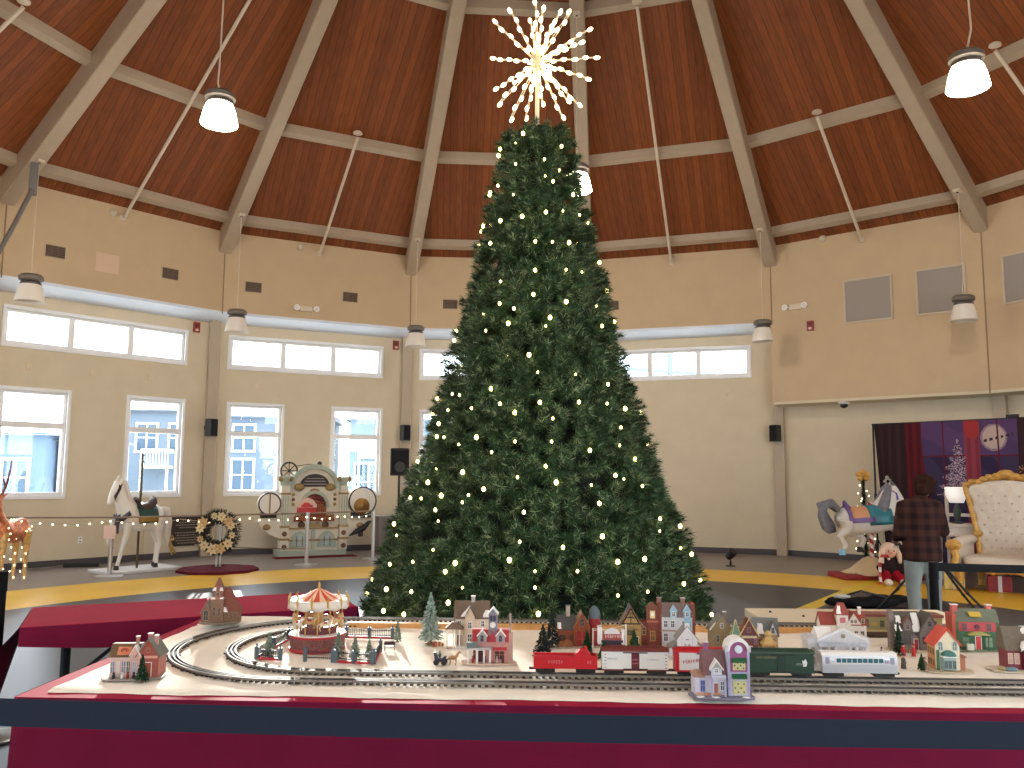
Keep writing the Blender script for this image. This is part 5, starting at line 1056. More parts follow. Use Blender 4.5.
patch(t, [(-9.8,-.6,9.2),(-6.4,-.6,9.2),(-7.4,1.,12),(-9.6,1.,12)], .9, 1); patch(t, [(-8.6,1.4,12.4),(-5.8,1.4,12.4),(-6.2,3,16),(-8.4,3,16)], .9, 2); patch(t, [(-1.4,-.8,9.),(2.4,-.8,9.),(2.2,3.6,17.4),(-.8,3.6,17.4)], .9, 3)
win(t, -5.2, 3.2, 5., 4., -.05, C(70,60,52), C(86,84,82)); win(t, -3.7, 10.2, 1.3, 1.8, -.25, C(150,130,120)); win(t, 6.2, 12., 1.4, 1.8, -1.45, C(90,80,80)); walls(t, 5.8, 10.2, -3, -1.4, 7.6, C(170,120,110), name='porch'); gable(t, 5.8, 10.2, -3, 0, 7.6, 3.2, C(176,150,140), C(90,66,62), 'y', .6); patch(t, [(4.8,-3.2,6.8),(7.2,-3.2,9.6),(7.2,-1.8,9.6),(4.8,-1.8,6.8)], .6, 4); door(t, 8, 2.2, 4.8, -3.05, C(140,40,44), .4); door(t, 0, 1.8, 5, -.05, C(150,44,44), .4); win(t, 3.4, 3.6, 1.5, 3, -1.45, C(80,70,66)); 
for i in range(9): a = PI*1.15+PI*.55*i/8; G().bx(-14+i*1.1, -13.2+i*1.1, -4.2-.2*i, -3.6-.2*i, 0, 1.9).obj('garden_wall', C(132,116,84), t)
# 17 red roofed toy house with bay window
t = H('village_house', 'narrow cream house with bright red roof and teal bay window, front right', 1.895, 3.70, -.05)
CE = C(226,214,188); base(t, 10.5, 5.6, C(206,190,164), 0, 1, .5, 37)
walls(t, -5, 5, 0, 9, 11.6, CE); gable(t, -5, 5, 0, 9, 11.6, 6., CE, C(206,62,44), 'y', .9, .7); walls(t, -5.15, -4.9, .6, 8.6, 11, C(196,140,96), name='side_wall')
for x in (-3, 3): win(t, x, 9, 1.6, 2.6, -.05, C(196,206,190), C(120,130,130), True)
G().prism([(-3.2,0),(3.4,0),(2.6,-2),(-2.4,-2)], 1, 6.4, 'xy').obj('bay_window', C(150,170,166), t)
for x in (-1.6, 0, 1.8): G().bx(x-.7, x+.7, -2.1, -1.95, 1.6, 4.8).obj('bay_pane', C(80,96,96), t)
G().prism([(-3.6,0),(3.8,0),(3,-2.4),(-2.8,-2.4)], 6.2, 6.8, 'xy').obj('bay_cornice', SNOWC, t); G().lathe([(3.2,6.8),(2.6,8),(1,8.9),(.2,9)], (.1,-.4,0), 18).obj('bay_dome', C(70,120,112), t, smooth=True)
for z in (2, 6.6): 
    for y in (2, 4.6, 7): G().bx(-5.35, -5.1, y-.6, y+.6, z, z+2.6).obj('side_pane', C(120,90,50), t)
walls(t, 5, 7.6, 1, 5, 5.6, C(176,110,80), name='lean_to'); G().bx(4.8, 8, .6, 5.4, 5.6, 6.3).obj('lean_to_roof', C(150,90,70), t); G().bx(-4.8, -3.6, -.4, 0, .5, 9).obj('climbing_vine', C(60,110,70), t)
# 18 green and brick house
t = H('village_house', 'green and red brick house with grey roof and two chimneys at right', 2.27, 4.15, -.06)
GE, PB = C(52,104,66), C(196,70,76); base(t, 11.5, 5, C(128,140,110), 0, 1, .5, 39)
walls(t, -9, 10, 0, 8, 13.6, PB); G().prism([(-.8,13.4),(8.8,13.4),(5.4,19.2),(2.6,19.2)], -9.4, 10.6, 'yz').obj('roof', C(108,112,94, .6, .1), t); G().bx(-9.2, 10.2, -.4, 0, 7.6, 8.8).obj('green_belt', GE, t); G().bx(-9.3, -8.2, -.4, 8.2, 0, 13.4).bx(9.3,10.4,-.4,8.2,0,13.4).obj('green_corner', GE, t)
G().bx(-11, -9, 0, 8, 0, 17).obj('brick_end_wall', C(190,84,66), t); chim(t, -8.8, 3, 15, 21, 2.4, C(200,90,84), SNOWC); chim(t, 7.8, 4, 18, 21, 2.2, C(206,100,100), SNOWC); G().box((-.4,-.2,17), (5.4,.5,3.2), rx=-.95).obj('yellow_roof_sign', C(206,170,60), t)
walls(t, -8.2, 9.3, -.2, 0, 7.6, C(58,98,70), name='shop_front'); door(t, .6, 2.4, 6, -.3, C(206,60,64), .5); 
for x in (-5, 5.6): win(t, x, 1.6, 3.2, 4.4, -.25, GE, C(130,146,120))
for x in (-5.4, 6): win(t, x, 9.4, 2, 3, -.05, C(150,90,90), C(110,70,80))
G().lathe([(1.3,0),(1.3,-.3),(.6,-.4)], (.4,-.05,11), 14, 'y').obj('round_medallion', C(96,44,60), t); hip(t, -4.6, 5, -2.6, 0, 7.4, 1.6, C(170,160,90), .4, .3, 'canopy')
for x in (-4.2, 4.6): G().cyl((x,-2.3,.4), (x,-2.3,7.4), .3, n=8).obj('canopy_post', GE, t)
G().bx(-5.8, -2.6, -3.4, -2.2, .5, 3.4).obj('white_stall', C(226,222,206), t)
# 19 house at the right edge
t = H('village_house', 'brown roofed house with maroon front cut off by the right edge', 2.24, 3.72, -.1)
MA = C(126,44,58); base(t, 13.5, 6.4, C(216,204,184), -1.5, .6, .5, 41)
walls(t, -7, 8, 0, 9, 9, MA); G().prism([(-1.2,8.6),(10.2,8.6),(5.4,18.2),(3.6,18.2)], -8, 9, 'yz').obj('roof', C(110,98,82, .65, .12), t); walls(t, -1, 6, -1.6, 0, 9, MA, name='front_wing'); gable(t, -1, 6, -1.6, 4, 9, 5.2, MA, C(110,98,82), 'y', .8); patch(t, [(-2.4,-2.4,8.4),(1.,-2.6,11),(2.6,.6,14),(-1.4,.2,12)], .9, 6); patch(t, [(0,2,15.4),(5,2,15.4),(5,4.4,18.4),(0,4.4,18.4)], 1., 7)
for x in (-5.8, -3.2): win(t, x, 3, 1.5, 4, -.05, C(214,190,180), C(196,150,130))
win(t, 2.5, 3, 2, 4, -1.65, C(228,218,210), C(160,140,130)); G().bx(-.6, 0, -2, -1.6, .5, 9).obj('white_corner', SNOWC, t); G().ball((-7,-3.4,1.2), (2.6,1.5,.9)).obj('blue_hedge', C(110,140,156), t, smooth=True); G().ball((-10.5,-2.4,1.2), (1.8,1.6,.9)).obj('tan_bush', C(176,160,110), t, smooth=True)
# figures and small bits
figure('figurine', 'red coated tiny carol singer, left of the pair before stone cottage', 1.842, 4.00, .062, (186,36,44)); figure('figurine', 'red coated tiny carol singer, right of the pair before stone cottage', 1.885, 3.99, .062, (190,40,48), hat=(150,30,36))
figure('figurine', 'tiny dark group of villagers, left of the lamp tree near town hall', 1.735, 3.99, .045, (64,52,48)); figure('figurine', 'tiny dark brown villager bending right of the silver coach end', 1.72, 3.74, .07, (66,54,46), rz=.8); figure('figurine', 'tiny brown villager standing alone on open snow front right', 1.80, 3.715, .06, (110,84,66), hat=(150,110,80))
t = thing('toy_cart', 'tiny cart with pink striped seat before stone cottage door', 'toy cart', (1.99, 4.0, SZ), LRZ, None, .01)
G().prism([(-2.4,1.4),(2,1.2),(2.4,3.4),(1,3.2),(-.6,4.8),(-2.2,5)], -1.4, 1.4, 'xz').obj('cart_body', C(80,56,66), t); G().ball((-.8,0,4.6), (1.5,1.2,1.3)).obj('striped_bundle', C(214,120,124, .5, .3), t, smooth=True)
for x in (-1.6, 1.6):
    for y in (-1.6, 1.4): G().lathe([(1.2,0),(1.2,.2),(.9,.2),(.9,0)], (x,y,1.2), 14, 'y').obj('wheel', C(52,44,44), t)
minitree('toy_fir', 'dark toy fir on a thin stand between olive building and cottage', 1.83, 4.02, .155, .028, [C(40,60,44), C(52,74,54)], seed=41); minitree('toy_fir', 'small green toy fir left of the red roofed cream house', 1.79, 3.72, .07, .022, GRN, seed=42)
t = thing('park_bench', 'tiny dark park bench right of the carousel fence', 'toy bench', (-.575, 4.06, SZ), .1, None, .01)
G().bx(-2.6, 2.6, -.9, .9, 1.6, 2).bx(-2.6, 2.6, .7, 1., 2.4, 4.2).obj('seat', C(86,40,52), t)
for x in (-2.2, 2.2): G().bx(x-.2, x+.2, -.8, 1, 0, 4.2).obj('leg', FB, t)
t = thing('gift_pile', 'tiny pile of brown parcels under tall frosted fir', 'toy parcels', (-.355, 4.17, SZ), 0, None, .01)
for x, y, w, c in ((-1.4,0,2,(170,90,64)),(.8,.2,1.8,(206,150,96)),(2.4,-.4,1.4,(214,184,140))): b_ = G().bx(x-w/2, x+w/2, y-w/2, y+w/2, 0, w).obj('parcel', C(*c), t, bevel=.1); G().bx(x-.2, x+.2, y-w/2-.05, y+w/2+.05, 0, w+.06).obj('ribbon', C(150,50,50), b_)
# ------------------------------------------------------------------ exhibits along the left wall
def legs(g, specs):
    for pts, rs in specs: g.tube(pts, rs, 12)
def horse_trunk(g, neck=True):
    g.tube([(-.56,0,.86),(-.46,0,.86),(-.36,0,.84),(-.14,0,.80),(.12,0,.80),(.32,0,.85),(.44,0,.90),(.50,0,.93)], [.07,.17,.215,.20,.205,.215,.15,.06], 18, ell=1.0)
# white standing carousel horse; local +x is the direction it looks
HX, HY = -6.12, 13.85
t = thing('carousel_horse', 'white standing carousel horse with green and gold saddle blanket by left wall', 'carousel horse', (HX, HY, .05), PI+.85); t.scale = (.69,.88,.98)
white_h = M('ivory_horse_paint', (232,226,218), .3, coat=.3)
g = G(); horse_trunk(g)
g.tube([(.30,0,.92),(.42,0,1.10),(.50,0,1.27),(.53,0,1.38)], [.19,.145,.11,.09], 16, ell=1.25)
g.tube([(.47,0,1.41),(.56,0,1.36),(.66,0,1.22),(.73,0,1.08),(.745,0,1.04)], [.085,.105,.085,.06,.045], 14, ell=1.15)
for s in (-1, 1): g.tube([(.49,s*.06,1.44),(.50,s*.075,1.55)], [.03,.006], 8)
legs(g, [([(.34,.10,.80),(.36,.10,.56),(.45,.10,.33),(.52,.10,.12),(.55,.10,.05)], [.12,.08,.052,.042,.05]),
         ([(.36,-.10,.84),(.50,-.10,.66),(.66,-.10,.60),(.66,-.10,.46),(.60,-.10,.36)], [.12,.085,.055,.042,.045]),
         ([(-.40,.11,.84),(-.36,.11,.60),(-.43,.11,.40),(-.39,.11,.20),(-.37,.11,.05)], [.17,.10,.058,.042,.05]),
         ([(-.42,-.11,.84),(-.42,-.11,.60),(-.52,-.11,.40),(-.49,-.11,.20),(-.47,-.11,.05)], [.17,.10,.058,.042,.05])])
g.blob('body', white_h, t, .018, 6)
hoof_m = M('dark_hoof', (40,34,34), .35)
for x, y, z in ((.56,.10,.0),(-.36,.11,0),(-.46,-.11,0)): G().lathe([(.062,0),(.05,.07)], (x,y,z), 14).obj('hoof', hoof_m, t, smooth=True)
G().lathe([(.03,-.02),(.055,.05)], (.59,-.10,.30), 14).obj('hoof', hoof_m, t, smooth=True)
g = G()
for i in range(9): f = i/8; g.tube([(.50-.24*f,.0,1.48-.48*f),(.44-.22*f,.09,1.42-.46*f),(.45-.2*f,.15,1.30-.42*f)], [.04,.045,.012], 8); g.tube([(.50-.24*f,.0,1.48-.48*f),(.44-.22*f,-.09,1.42-.46*f),(.45-.2*f,-.15,1.30-.42*f)], [.04,.045,.012], 8)
g.tube([(.53,0,1.5),(.6,.02,1.44),(.64,.02,1.36)], [.05,.04,.01], 8); g.blob('mane', M('cream_mane', (222,212,198), .5), t, .014, 3)
g = G().tube([(-.52,0,.96),(-.64,0,.94),(-.70,0,.74),(-.68,0,.48),(-.72,0,.34)], [.05,.075,.085,.07,.02], 12); g.obj('tail', M('white_tail', (224,216,206), .5), t, smooth=True)
g = G().tube([(-.72,0,.42),(-.80,.03,.5),(-.86,.02,.44),(-.74,0,.41)], .025, 6).tube([(-.73,0,.41),(-.82,.05,.28),(-.88,.05,.2)], [.03,.03,.02], 6).tube([(-.73,0,.41),(-.76,.05,.27),(-.8,.05,.18)], [.03,.03,.02], 6); g.obj('tail_bow', M('gold_ribbon', (170,136,72), .4), t)
def band(x0, x1, r0, r1, z, a0, a1, cx=0, n=18, th=.018):
    rows = []
    for i in range(5):
        x = x0+(x1-x0)*i/4; r = r0+(r1-r0)*i/4; rows.append([(x, r*math.sin(a0+(a1-a0)*j/n), z+r*math.cos(a0+(a1-a0)*j/n)) for j in range(n+1)])
    g = G(); g.loft(rows, cap=False, closed=False); return g
def shell(g, name, mat, par):
    o = g.obj(name, mat, par, smooth=True, fixn=False); s = o.modifiers.new('thick', 'SOLIDIFY'); s.thickness = .022; s.offset = 0; return o
b1 = shell(band(-.32, .14, .222, .222, .81, -1.9, 1.9), 'blanket', M('deep_green_blanket', (22,70,62), .5), t)
shell(band(-.31, .16, .229, .229, .81, 1.35, 1.75), 'gold_border', M('dull_gold', (160,124,62), .4, .3), b1); shell(band(-.31, .16, .229, .229, .81, -1.75, -1.35), 'gold_border', MATS['dull_gold'], b1)
g = G().loft([[(x, .16*math.sin(a), .98+h+.10*math.cos(a)) for a in [-1.6+3.2*j/12 for j in range(13)]] for x, h in ((-.30,.09),(-.24,.03),(-.1,-.02),(.06,0),(.14,.09))], cap=False, closed=False); shell(g, 'saddle', M('dark_brown_saddle', (70,46,46), .4), t)
g = G().tube([(.36,-.22,.92),(.5,-.13,.82),(.53,0,.78),(.5,.13,.82),(.36,.22,.92)], .045, 8); g.obj('breast_strap', M('navy_strap', (44,40,58), .45), t)
g = G().box((.55,.06,.82),(.04,.16,.12), rx=.3).box((.55,-.06,.82),(.04,.16,.12), rx=-.3).box((.55,.05,.68),(.03,.06,.2), rx=.1).box((.55,-.05,.68),(.03,.06,.2), rx=-.1); g.obj('bow', MATS['navy_strap'], t, bevel=.01)
for s in (-1, 1): G().prism([(.52,1.40),(.60,1.34),(.64,1.26),(.70,1.20),(.67,1.12),(.62,1.2),(.55,1.30)], s*.098-.006, s*.098+.006, 'xz').obj('bridle_strap', M('black_bridle', (52,44,46), .45), t)
for s in (-1, 1): G().ball((.585,s*.098,1.36), (.02,.014,.022), 10, 8).obj('eye', dark_m, t)
g = G(); g.cyl((.02,0,-.0), (.02,0,1.9), .026, n=12)
g.obj('pole', M('twisted_brass_pole', (92,82,60), .35, .7), t, smooth=True); g = G(); g.tube([(.02+.03*math.cos(k*.6), .03*math.sin(k*.6), .95+.0105*k) for k in range(90)], .008, 5); g.obj('pole_twist', MATS['twisted_brass_pole'], t)
t2 = thing('display_plinth', 'low white plinth slab under the white carousel horse', 'plinth', (HX-.02, HY, 0), .9)
G().bx(-.62, .60, -.36, .36, 0, .05).obj('slab', M('plinth_white', (222,220,222), .4), t2, bevel=.01)
# rose gold deer at the left edge
t = thing('light_up_deer', 'rose gold glittering light-up reindeer figure at left edge', 'reindeer', (-7.2, 12.05, 0), -PI*.53); t.scale = (.82,.82,.95)
rg = M('rose_gold_mesh', (206,128,92), .35, .55, var=.45, scale=22); gl = M('gold_mesh_leg', (222,186,130), .35, .5, var=.3, scale=30); lb = M('warm_micro_bulb', (255,240,210), .3, emit=(255,232,190), es=7)
g = G().tube([(-.42,0,.80),(-.34,0,.82),(-.18,0,.78),(.06,0,.78),(.24,0,.84),(.32,0,.9)], [.06,.155,.16,.155,.165,.08], 16, ell=1.1)
g.tube([(.20,0,.88),(.30,0,1.06),(.33,0,1.22)], [.13,.09,.075], 14).tube([(.29,0,1.27),(.38,0,1.26),(.50,0,1.18),(.54,0,1.165)], [.07,.085,.055,.04], 12)
for s in (-1, 1): g.tube([(.30,s*.05,1.31),(.25,s*.15,1.38)], [.035,.008], 8)
g.tube([(-.40,0,.92),(-.48,0,.96)], [.05,.015], 8); g.blob('body', rg, t, .02, 4)
for x, y, k in ((.22,.09,.02),(.22,-.09,-.02),(-.32,.10,-.08),(-.32,-.10,-.05)):
    l = G().tube([(x,y,.78),(x+(.03 if x > 0 else -.03),y,.42),(x+k+(.0 if x > 0 else .05),y,.03)], [.10 if x < 0 else .08,.042,.03], 10).obj('leg', gl, t, smooth=True)
    for q in range(7): G().ball((x+.03,y+.04*(-1)**q,.08+.09*q), .011, 6, 4).obj('light', lb, l)
for s in (-1, 1):
    a = G().tube([(.30,s*.03,1.30),(.24,s*.08,1.5),(.20,s*.10,1.72),(.21,s*.12,1.88)], [.022,.019,.014,.006], 8); a.tube([(.25,s*.075,1.46),(.34,s*.09,1.56),(.37,s*.09,1.66)], [.015,.012,.005], 6); a.obj('antler', M('maroon_antler', (132,62,62), .4, .2), t, smooth=True)
r_ = random.Random(9)
for q in range(26):
    a = r_.uniform(0, 2*PI); x = r_.uniform(-.38,.3); G().ball((x, .168*math.sin(a), .80+.165*math.cos(a)), .011, 6, 4).obj('light', lb, t)
# steel posts, rope and string lights
def post(x, y, h, label, sign=None):
    t = thing('rope_post', label, 'rope post', (x, y, 0), 0)
    G().lathe([(.2,0),(.2,.012),(.17,.02),(.05,.03)], (0,0,0), 28).obj('base', chrome_m, t, smooth=True); G().lathe([(.033,.02),(.033,h),(.04,h),(.04,h+.02),(.0,h+.03)], (0,0,0), 18).obj('post', chrome_m, t, smooth=True)
    if sign: sign(t, h)
    return t
post(-6.22, 13.1, .86, 'brushed steel rope post standing before the white horse', None)
t = thing('post_sign', 'pink card sign clipped on the post before white horse', 'sign', (-6.22, 13.06, .60)); G().bx(-.09, .09, -.03, -.02, -.02, .18).obj('card', M('pale_pink_card', (226,196,190), .6), t); G().bx(-.05, .05, .0, -.02, .04, .1).obj('clip', chrome_m, t)
post(-3.60, 14.85, .90, 'brushed steel rope post standing before the band organ')
t = thing('post_sign', 'small house shaped sign with red car on post before organ', 'sign', (-3.60, 14.80, .92)); G().prism([(-.17,0),(.17,0),(.17,.13),(.1,.22),(0,.26),(-.1,.22),(-.17,.13)], -.02, .0, 'xz').obj('board', M('blush_board', (214,180,170), .5), t); G().bx(-.175, .175, -.03, -.02, 0, .085).obj('red_band', M('sign_red', (176,36,40), .4), t)
G().prism([(-.1,.09),(.1,.09),(.1,.13),(.05,.14),(.03,.17),(-.05,.17),(-.07,.14),(-.1,.13)], -.03, -.02, 'xz').obj('car_shape', MATS['sign_red'], t)
post(-2.62, 16.0, .88, 'brushed steel rope post between the band organ and big tree'); post(-8.3, 12.2, .9, 'brushed steel rope post beyond left edge by the deer')
def rope(label, a, b, sag, name='barrier_rope', r=.014):
    a, b = Vector(a), Vector(b); t = thing(name, label, 'rope', a, 0, 'barrier ropes'); d = b-a
    G().tube([d*(i/14)-V3(0,0,sag*4*(i/14)*(1-i/14)) for i in range(15)], r, 6).obj('rope', M('taupe_rope', (140,124,108), .7), t); return t
rope('taupe rope stretched from behind the deer to the white horse post', (-8.3,12.2,.93), (-6.22,13.1,.90), .0); rope('taupe rope stretched behind the wreath, horse post to organ post', (-6.22,13.1,.90), (-3.60,14.85,.90), .0); rope('taupe rope stretched across the band organ front towards tree', (-3.60,14.85,.90), (-2.62,16.0,.90), .0)
rope('low white rope near the floor behind wreath', (-5.6,14.9,.34), (-3.60,14.85,.28), .02, r=.01)
sl2 = thing('string_lights', 'string of small warm bulbs draped along the rope at left', 'string lights', (-6.9, 12.8, .88))
P_ = [Vector(p) for p in ((-8.2,12.25,.9),(-6.22,13.05,.9),(-3.60,14.78,.9),(-2.62,15.94,.9))]; pts = []; r_ = random.Random(4); bulbs = []
for i in range(3):
    L = (P_[i+1]-P_[i]).length; n = int(L/.055)
    for k in range(n):
        f = k/n; p = P_[i].lerp(P_[i+1], f)+V3(0,-.02,-.05-.05*abs(math.sin(f*PI*(3 if i == 1 else 2)))+.01*r_.random()); pts.append(p-V3(-6.9,12.8,.88))
        if k % 3 == 0: bulbs.append(pts[-1]-V3(0,0,.012))
G().tube(pts, .004, 5).obj('wire', M('clear_wire', (190,180,168), .4), sl2)
for p in bulbs[:95]: G().ball(p, .013, 8, 6).obj('bulb', lb, sl2)
# burgundy wreath on a pole
t = thing('wreath_stand', 'steel pole wreath stand in front of the plaque, left', 'stand', (-4.83, 13.93, 0))
G().lathe([(.2,0),(.2,.02),(.04,.04)], (0,0,0), 24).obj('base', chrome_m, t); G().cyl((-.03,0,.02), (-.03,0,.95), .02, n=12).cyl((.03,0,.02), (.03,0,.95), .02, n=12).obj('pole', chrome_m, t, smooth=True)
t = thing('tree_skirt', 'round burgundy tree skirt on floor under the wreath stand', 'tree skirt', (-4.83, 13.93, 0))
g = G(); n = 72; rows = [[(r*(1+(.03*math.sin(9*a) if r > .5 else 0))*math.cos(a), r*(1+(.03*math.sin(9*a) if r > .5 else 0))*math.sin(a), z+(.012*math.sin(14*a) if .3 < r < .62 else 0)) for a in [2*PI*j/n for j in range(n)]] for r, z in ((.1,.07),(.3,.05),(.5,.035),(.6,.03),(.63,.04),(.64,.0))]
g.loft(rows, cap=False); g.obj('cloth', M('burgundy_velvet', (92,16,34), .8, var=.15, scale=14, bump=.3), t, smooth=True)
t = thing('wreath', 'dark wreath with cream poinsettias hanging on steel stand', 'wreath', (-4.83, 13.87, .63))
r_ = random.Random(2); v, f, mi = [], [], []
for i in range(1500):
    a = r_.uniform(0,2*PI); b = r_.uniform(0,2*PI); R0 = .26; c = Vector(((R0+.07*math.cos(b))*math.cos(a), .07*math.sin(b), (R0+.07*math.cos(b))*math.sin(a))); o = Vector((math.cos(b)*math.cos(a), math.sin(b), math.cos(b)*math.sin(a)))
    e = c+(o+V3(r_.gauss(0,.5),r_.gauss(0,.5),r_.gauss(0,.5))).normalized()*.085; s = o.orthogonal().normalized()*.008; k = len(v); v += [tuple(c-s), tuple(c+s), tuple(e)]; f.append((k,k+1,k+2)); mi.append(i % 2)
g = G(); g.v, g.f, g.m = v, f, mi; g.obj('greenery', [M('wreath_dark', (34,40,34), .7), M('wreath_brown', (58,44,36), .7)], t, fixn=False); G().tube([(.26*math.cos(a),0,.26*math.sin(a)) for a in [2*PI*i/32 for i in range(33)]], .05, 8).obj('ring', M('wreath_dark', (34,40,34)), t)
for i, (a, s) in enumerate(((2.5,1.25),(2.9,1.),(1.25,1.1),(.75,1.15),(.45,1.),(-.7,1.15),(-1.25,1.25),(-1.75,1.3),(-2.3,1.1),(-2.75,.8),(-.15,.8),(1.7,.8))):
    c = Vector((.27*math.cos(a), -.10, .27*math.sin(a))); g = G()
    for q in range(7):
        th = 2*PI*q/7+a; d = Vector((math.cos(th), -.25, math.sin(th))); w = Vector((-math.sin(th),0,math.cos(th))); L = .085*s; k = [c, c+d*L*.5+w*L*.28, c+d*L, c+d*L*.5-w*L*.28]; g.add([tuple(p) for p in k]+[tuple(p+V3(0,-.004,0)) for p in k], [(0,1,2,3),(7,6,5,4),(0,4,5,1),(1,5,6,2),(2,6,7,3),(3,7,4,0)])
    fl = g.obj('poinsettia', M('cream_silk_petal', (224,206,166) if i % 3 else (206,170,120), .6) if i % 3 else M('gold_silk_petal', (206,172,124), .55), t); G().ball(c+V3(0,-.03,0), .014, 8, 6).obj('flower_centre', M('dull_gold', (160,124,62)), fl)
# band organ
OX, OY, ORZ = -3.90, 16.55, .46
t = thing('band_organ', 'ornate cream and sage fairground band organ with drums against back wall', 'band organ', (OX, OY, 0), ORZ); t.scale = (.93,.95,.96)
OC = M('organ_cream', (226,218,202), .5, var=.06, scale=6); SG = M('organ_sage', (172,184,168), .5); GB = M('organ_dull_gold', (158,130,84), .45, .3); BRN = M('organ_brown', (104,70,54), .5); OD = M('organ_dark', (56,44,44), .6)
arch = lambda cx, cz, r, rz_, n=20, a0=0, a1=PI: [(cx+r*math.cos(a0+(a1-a0)*i/n), cz+rz_*math.sin(a0+(a1-a0)*i/n)) for i in range(n+1)]
fr = [(-.62,.12),(.62,.12),(.62,1.35)]+arch(0,1.35,.5,.47)+[(-.62,1.35)]
G().prism(fr, -.02, .55, 'xz').obj('case', OC, t); G().bx(-.7, .7, -.08, .6, .0, .12).obj('plinth', SG, t, bevel=.01)
G().prism(arch(0,1.36,.53,.5)+arch(0,1.36,.44,.41,20,PI,0), -.09, .0, 'xz').obj('arch_moulding', SG, t); G().prism(arch(0,1.44,.30,.22)+[(-.30,1.40),(.30,1.40)][::1], -.06, .0, 'xz').obj('top_lunette', OD, t); g = G().bx(-.22,.22,-.075,-.06,1.5,1.52).bx(-.18,.18,-.075,-.06,1.56,1.575).bx(-.25,.25,-.075,-.06,1.44,1.46); g.obj('lunette_lines', M('silver_grey', (150,146,146), .4), t)
for s in (-1, 1): G().ball((s*.33,-.05,1.39), (.11,.05,.08)).obj('scroll', GB, t, smooth=True)
G().ball((0,-.06,1.32), (.1,.04,.04)).obj('crest', GB, t, smooth=True)
G().prism(arch(0,.98,.31,.34)+arch(0,.98,.25,.28,20,PI,0), -.10, -.0, 'xz').obj('inner_arch', SG, t); G().prism(arch(0,.96,.26,.29)+[(-.26,.74),(.26,.74)], -.03, -.0, 'xz').obj('pipe_recess', M('organ_deep_red', (96,30,28), .6), t)
for i in range(11): G().cyl((-.22+.044*i,-.06,.82+.02*(5-abs(i-5))*.2), (-.22+.044*i,-.06,.98+.05*math.cos((i-5)*.28)*3), .017, n=10).obj('pipe', M('pipe_copper', (176,104,70), .35, .4), t, smooth=True)
for z, w in ((1.16,.2),(1.06,.24),(.86,.36),(.78,.38)): G().bx(-w, w, -.1, -.04, z, z+.03).obj('rail', M('pipe_rail_red', (140,54,44), .5), t)
G().bx(-.42, .42, -.12, 0, .70, .80).obj('red_pipe_row', M('row_red', (124,40,38), .5), t)
g = G()
for i in range(24): g.cyl((-.40+.0348*i,-.13,.70), (-.40+.0348*i,-.13,.84), .011, n=8)
g.obj('front_pipes', M('pipe_copper', (176,104,70)), t)
for z, w in ((.54,.60),(.30,.60)): G().bx(-w, w, -.06, 0, z, z+.035).obj('moulding', GB, t)
for s in (-1, 1):
    c = G().bx(s*.62-.085, s*.62+.085, -.13, .1, .12, 1.42).obj('column', OC, t, bevel=.012)
    g = G()
    for q in (-.05,0,.05): g.bx(s*.62+q-.012, s*.62+q+.012, -.142, -.13, .62, 1.22)
    g.obj('fluting', SG, c)
    for z in (.58,.33,1.24): G().bx(s*.62-.1, s*.62+.1, -.15, .1, z, z+.04).obj('collar', GB, c)
    G().lathe([(.05,0),(.05,-.02),(.02,-.03)], (s*.62,-.13,.46), 16, 'y').obj('rosette', BRN, c); G().lathe([(.05,0),(.05,-.02),(.02,-.03)], (s*.62,-.13,.2), 16, 'y').obj('rosette', BRN, c)
    cp = G().lathe([(.09,1.42),(.1,1.5),(.15,1.56),(.16,1.6),(.05,1.62)], (s*.62,-.02,0), 16).obj('capital', SG, t, smooth=True)
    for q in (-.1,.1): G().ball((s*.62+q,-.1,1.56), (.06,.05,.06)).obj('volute', GB, cp, smooth=True)
    G().prism(arch(s*.29,.26,.19,.24,14)+[(s*.29-.19,.17),(s*.29+.19,.17)], -.05, 0, 'xz').obj('lower_arch', SG, t); p = G().prism(arch(s*.29,.26,.145,.19,14)+[(s*.29-.145,.2),(s*.29+.145,.2)], -.06, -.05, 'xz').obj('painted_panel', M('organ_pale_blue', (176,190,188), .5, var=.2, scale=7), t)
    for q in (-.06,.06): G().bx(s*.29+q-.006, s*.29+q+.006, -.066, -.06, .2, .4).obj('glazing_bar', OD, p)
    for z in (1.12,1.02,.92): G().lathe([(.035,0),(.035,-.015),(.015,-.02)], (s*.44,-.02,z+.12), 14, 'y').obj('rosette', GB if z != 1.02 else BRN, t)
    G().lathe([(.075,0),(.075,-.02),(.04,-.03)], (s*.25,-.02,.62), 18, 'y').obj('roundel', BRN, t)
G().prism([(-.16,.58),(.16,.58),(.1,.68),(0,.64),(-.1,.68)], -.07, -.02, 'xz').obj('centre_carving', GB, t); G().bx(-.04,.04,-.05,0,.12,.54).obj('centre_rib', SG, t)
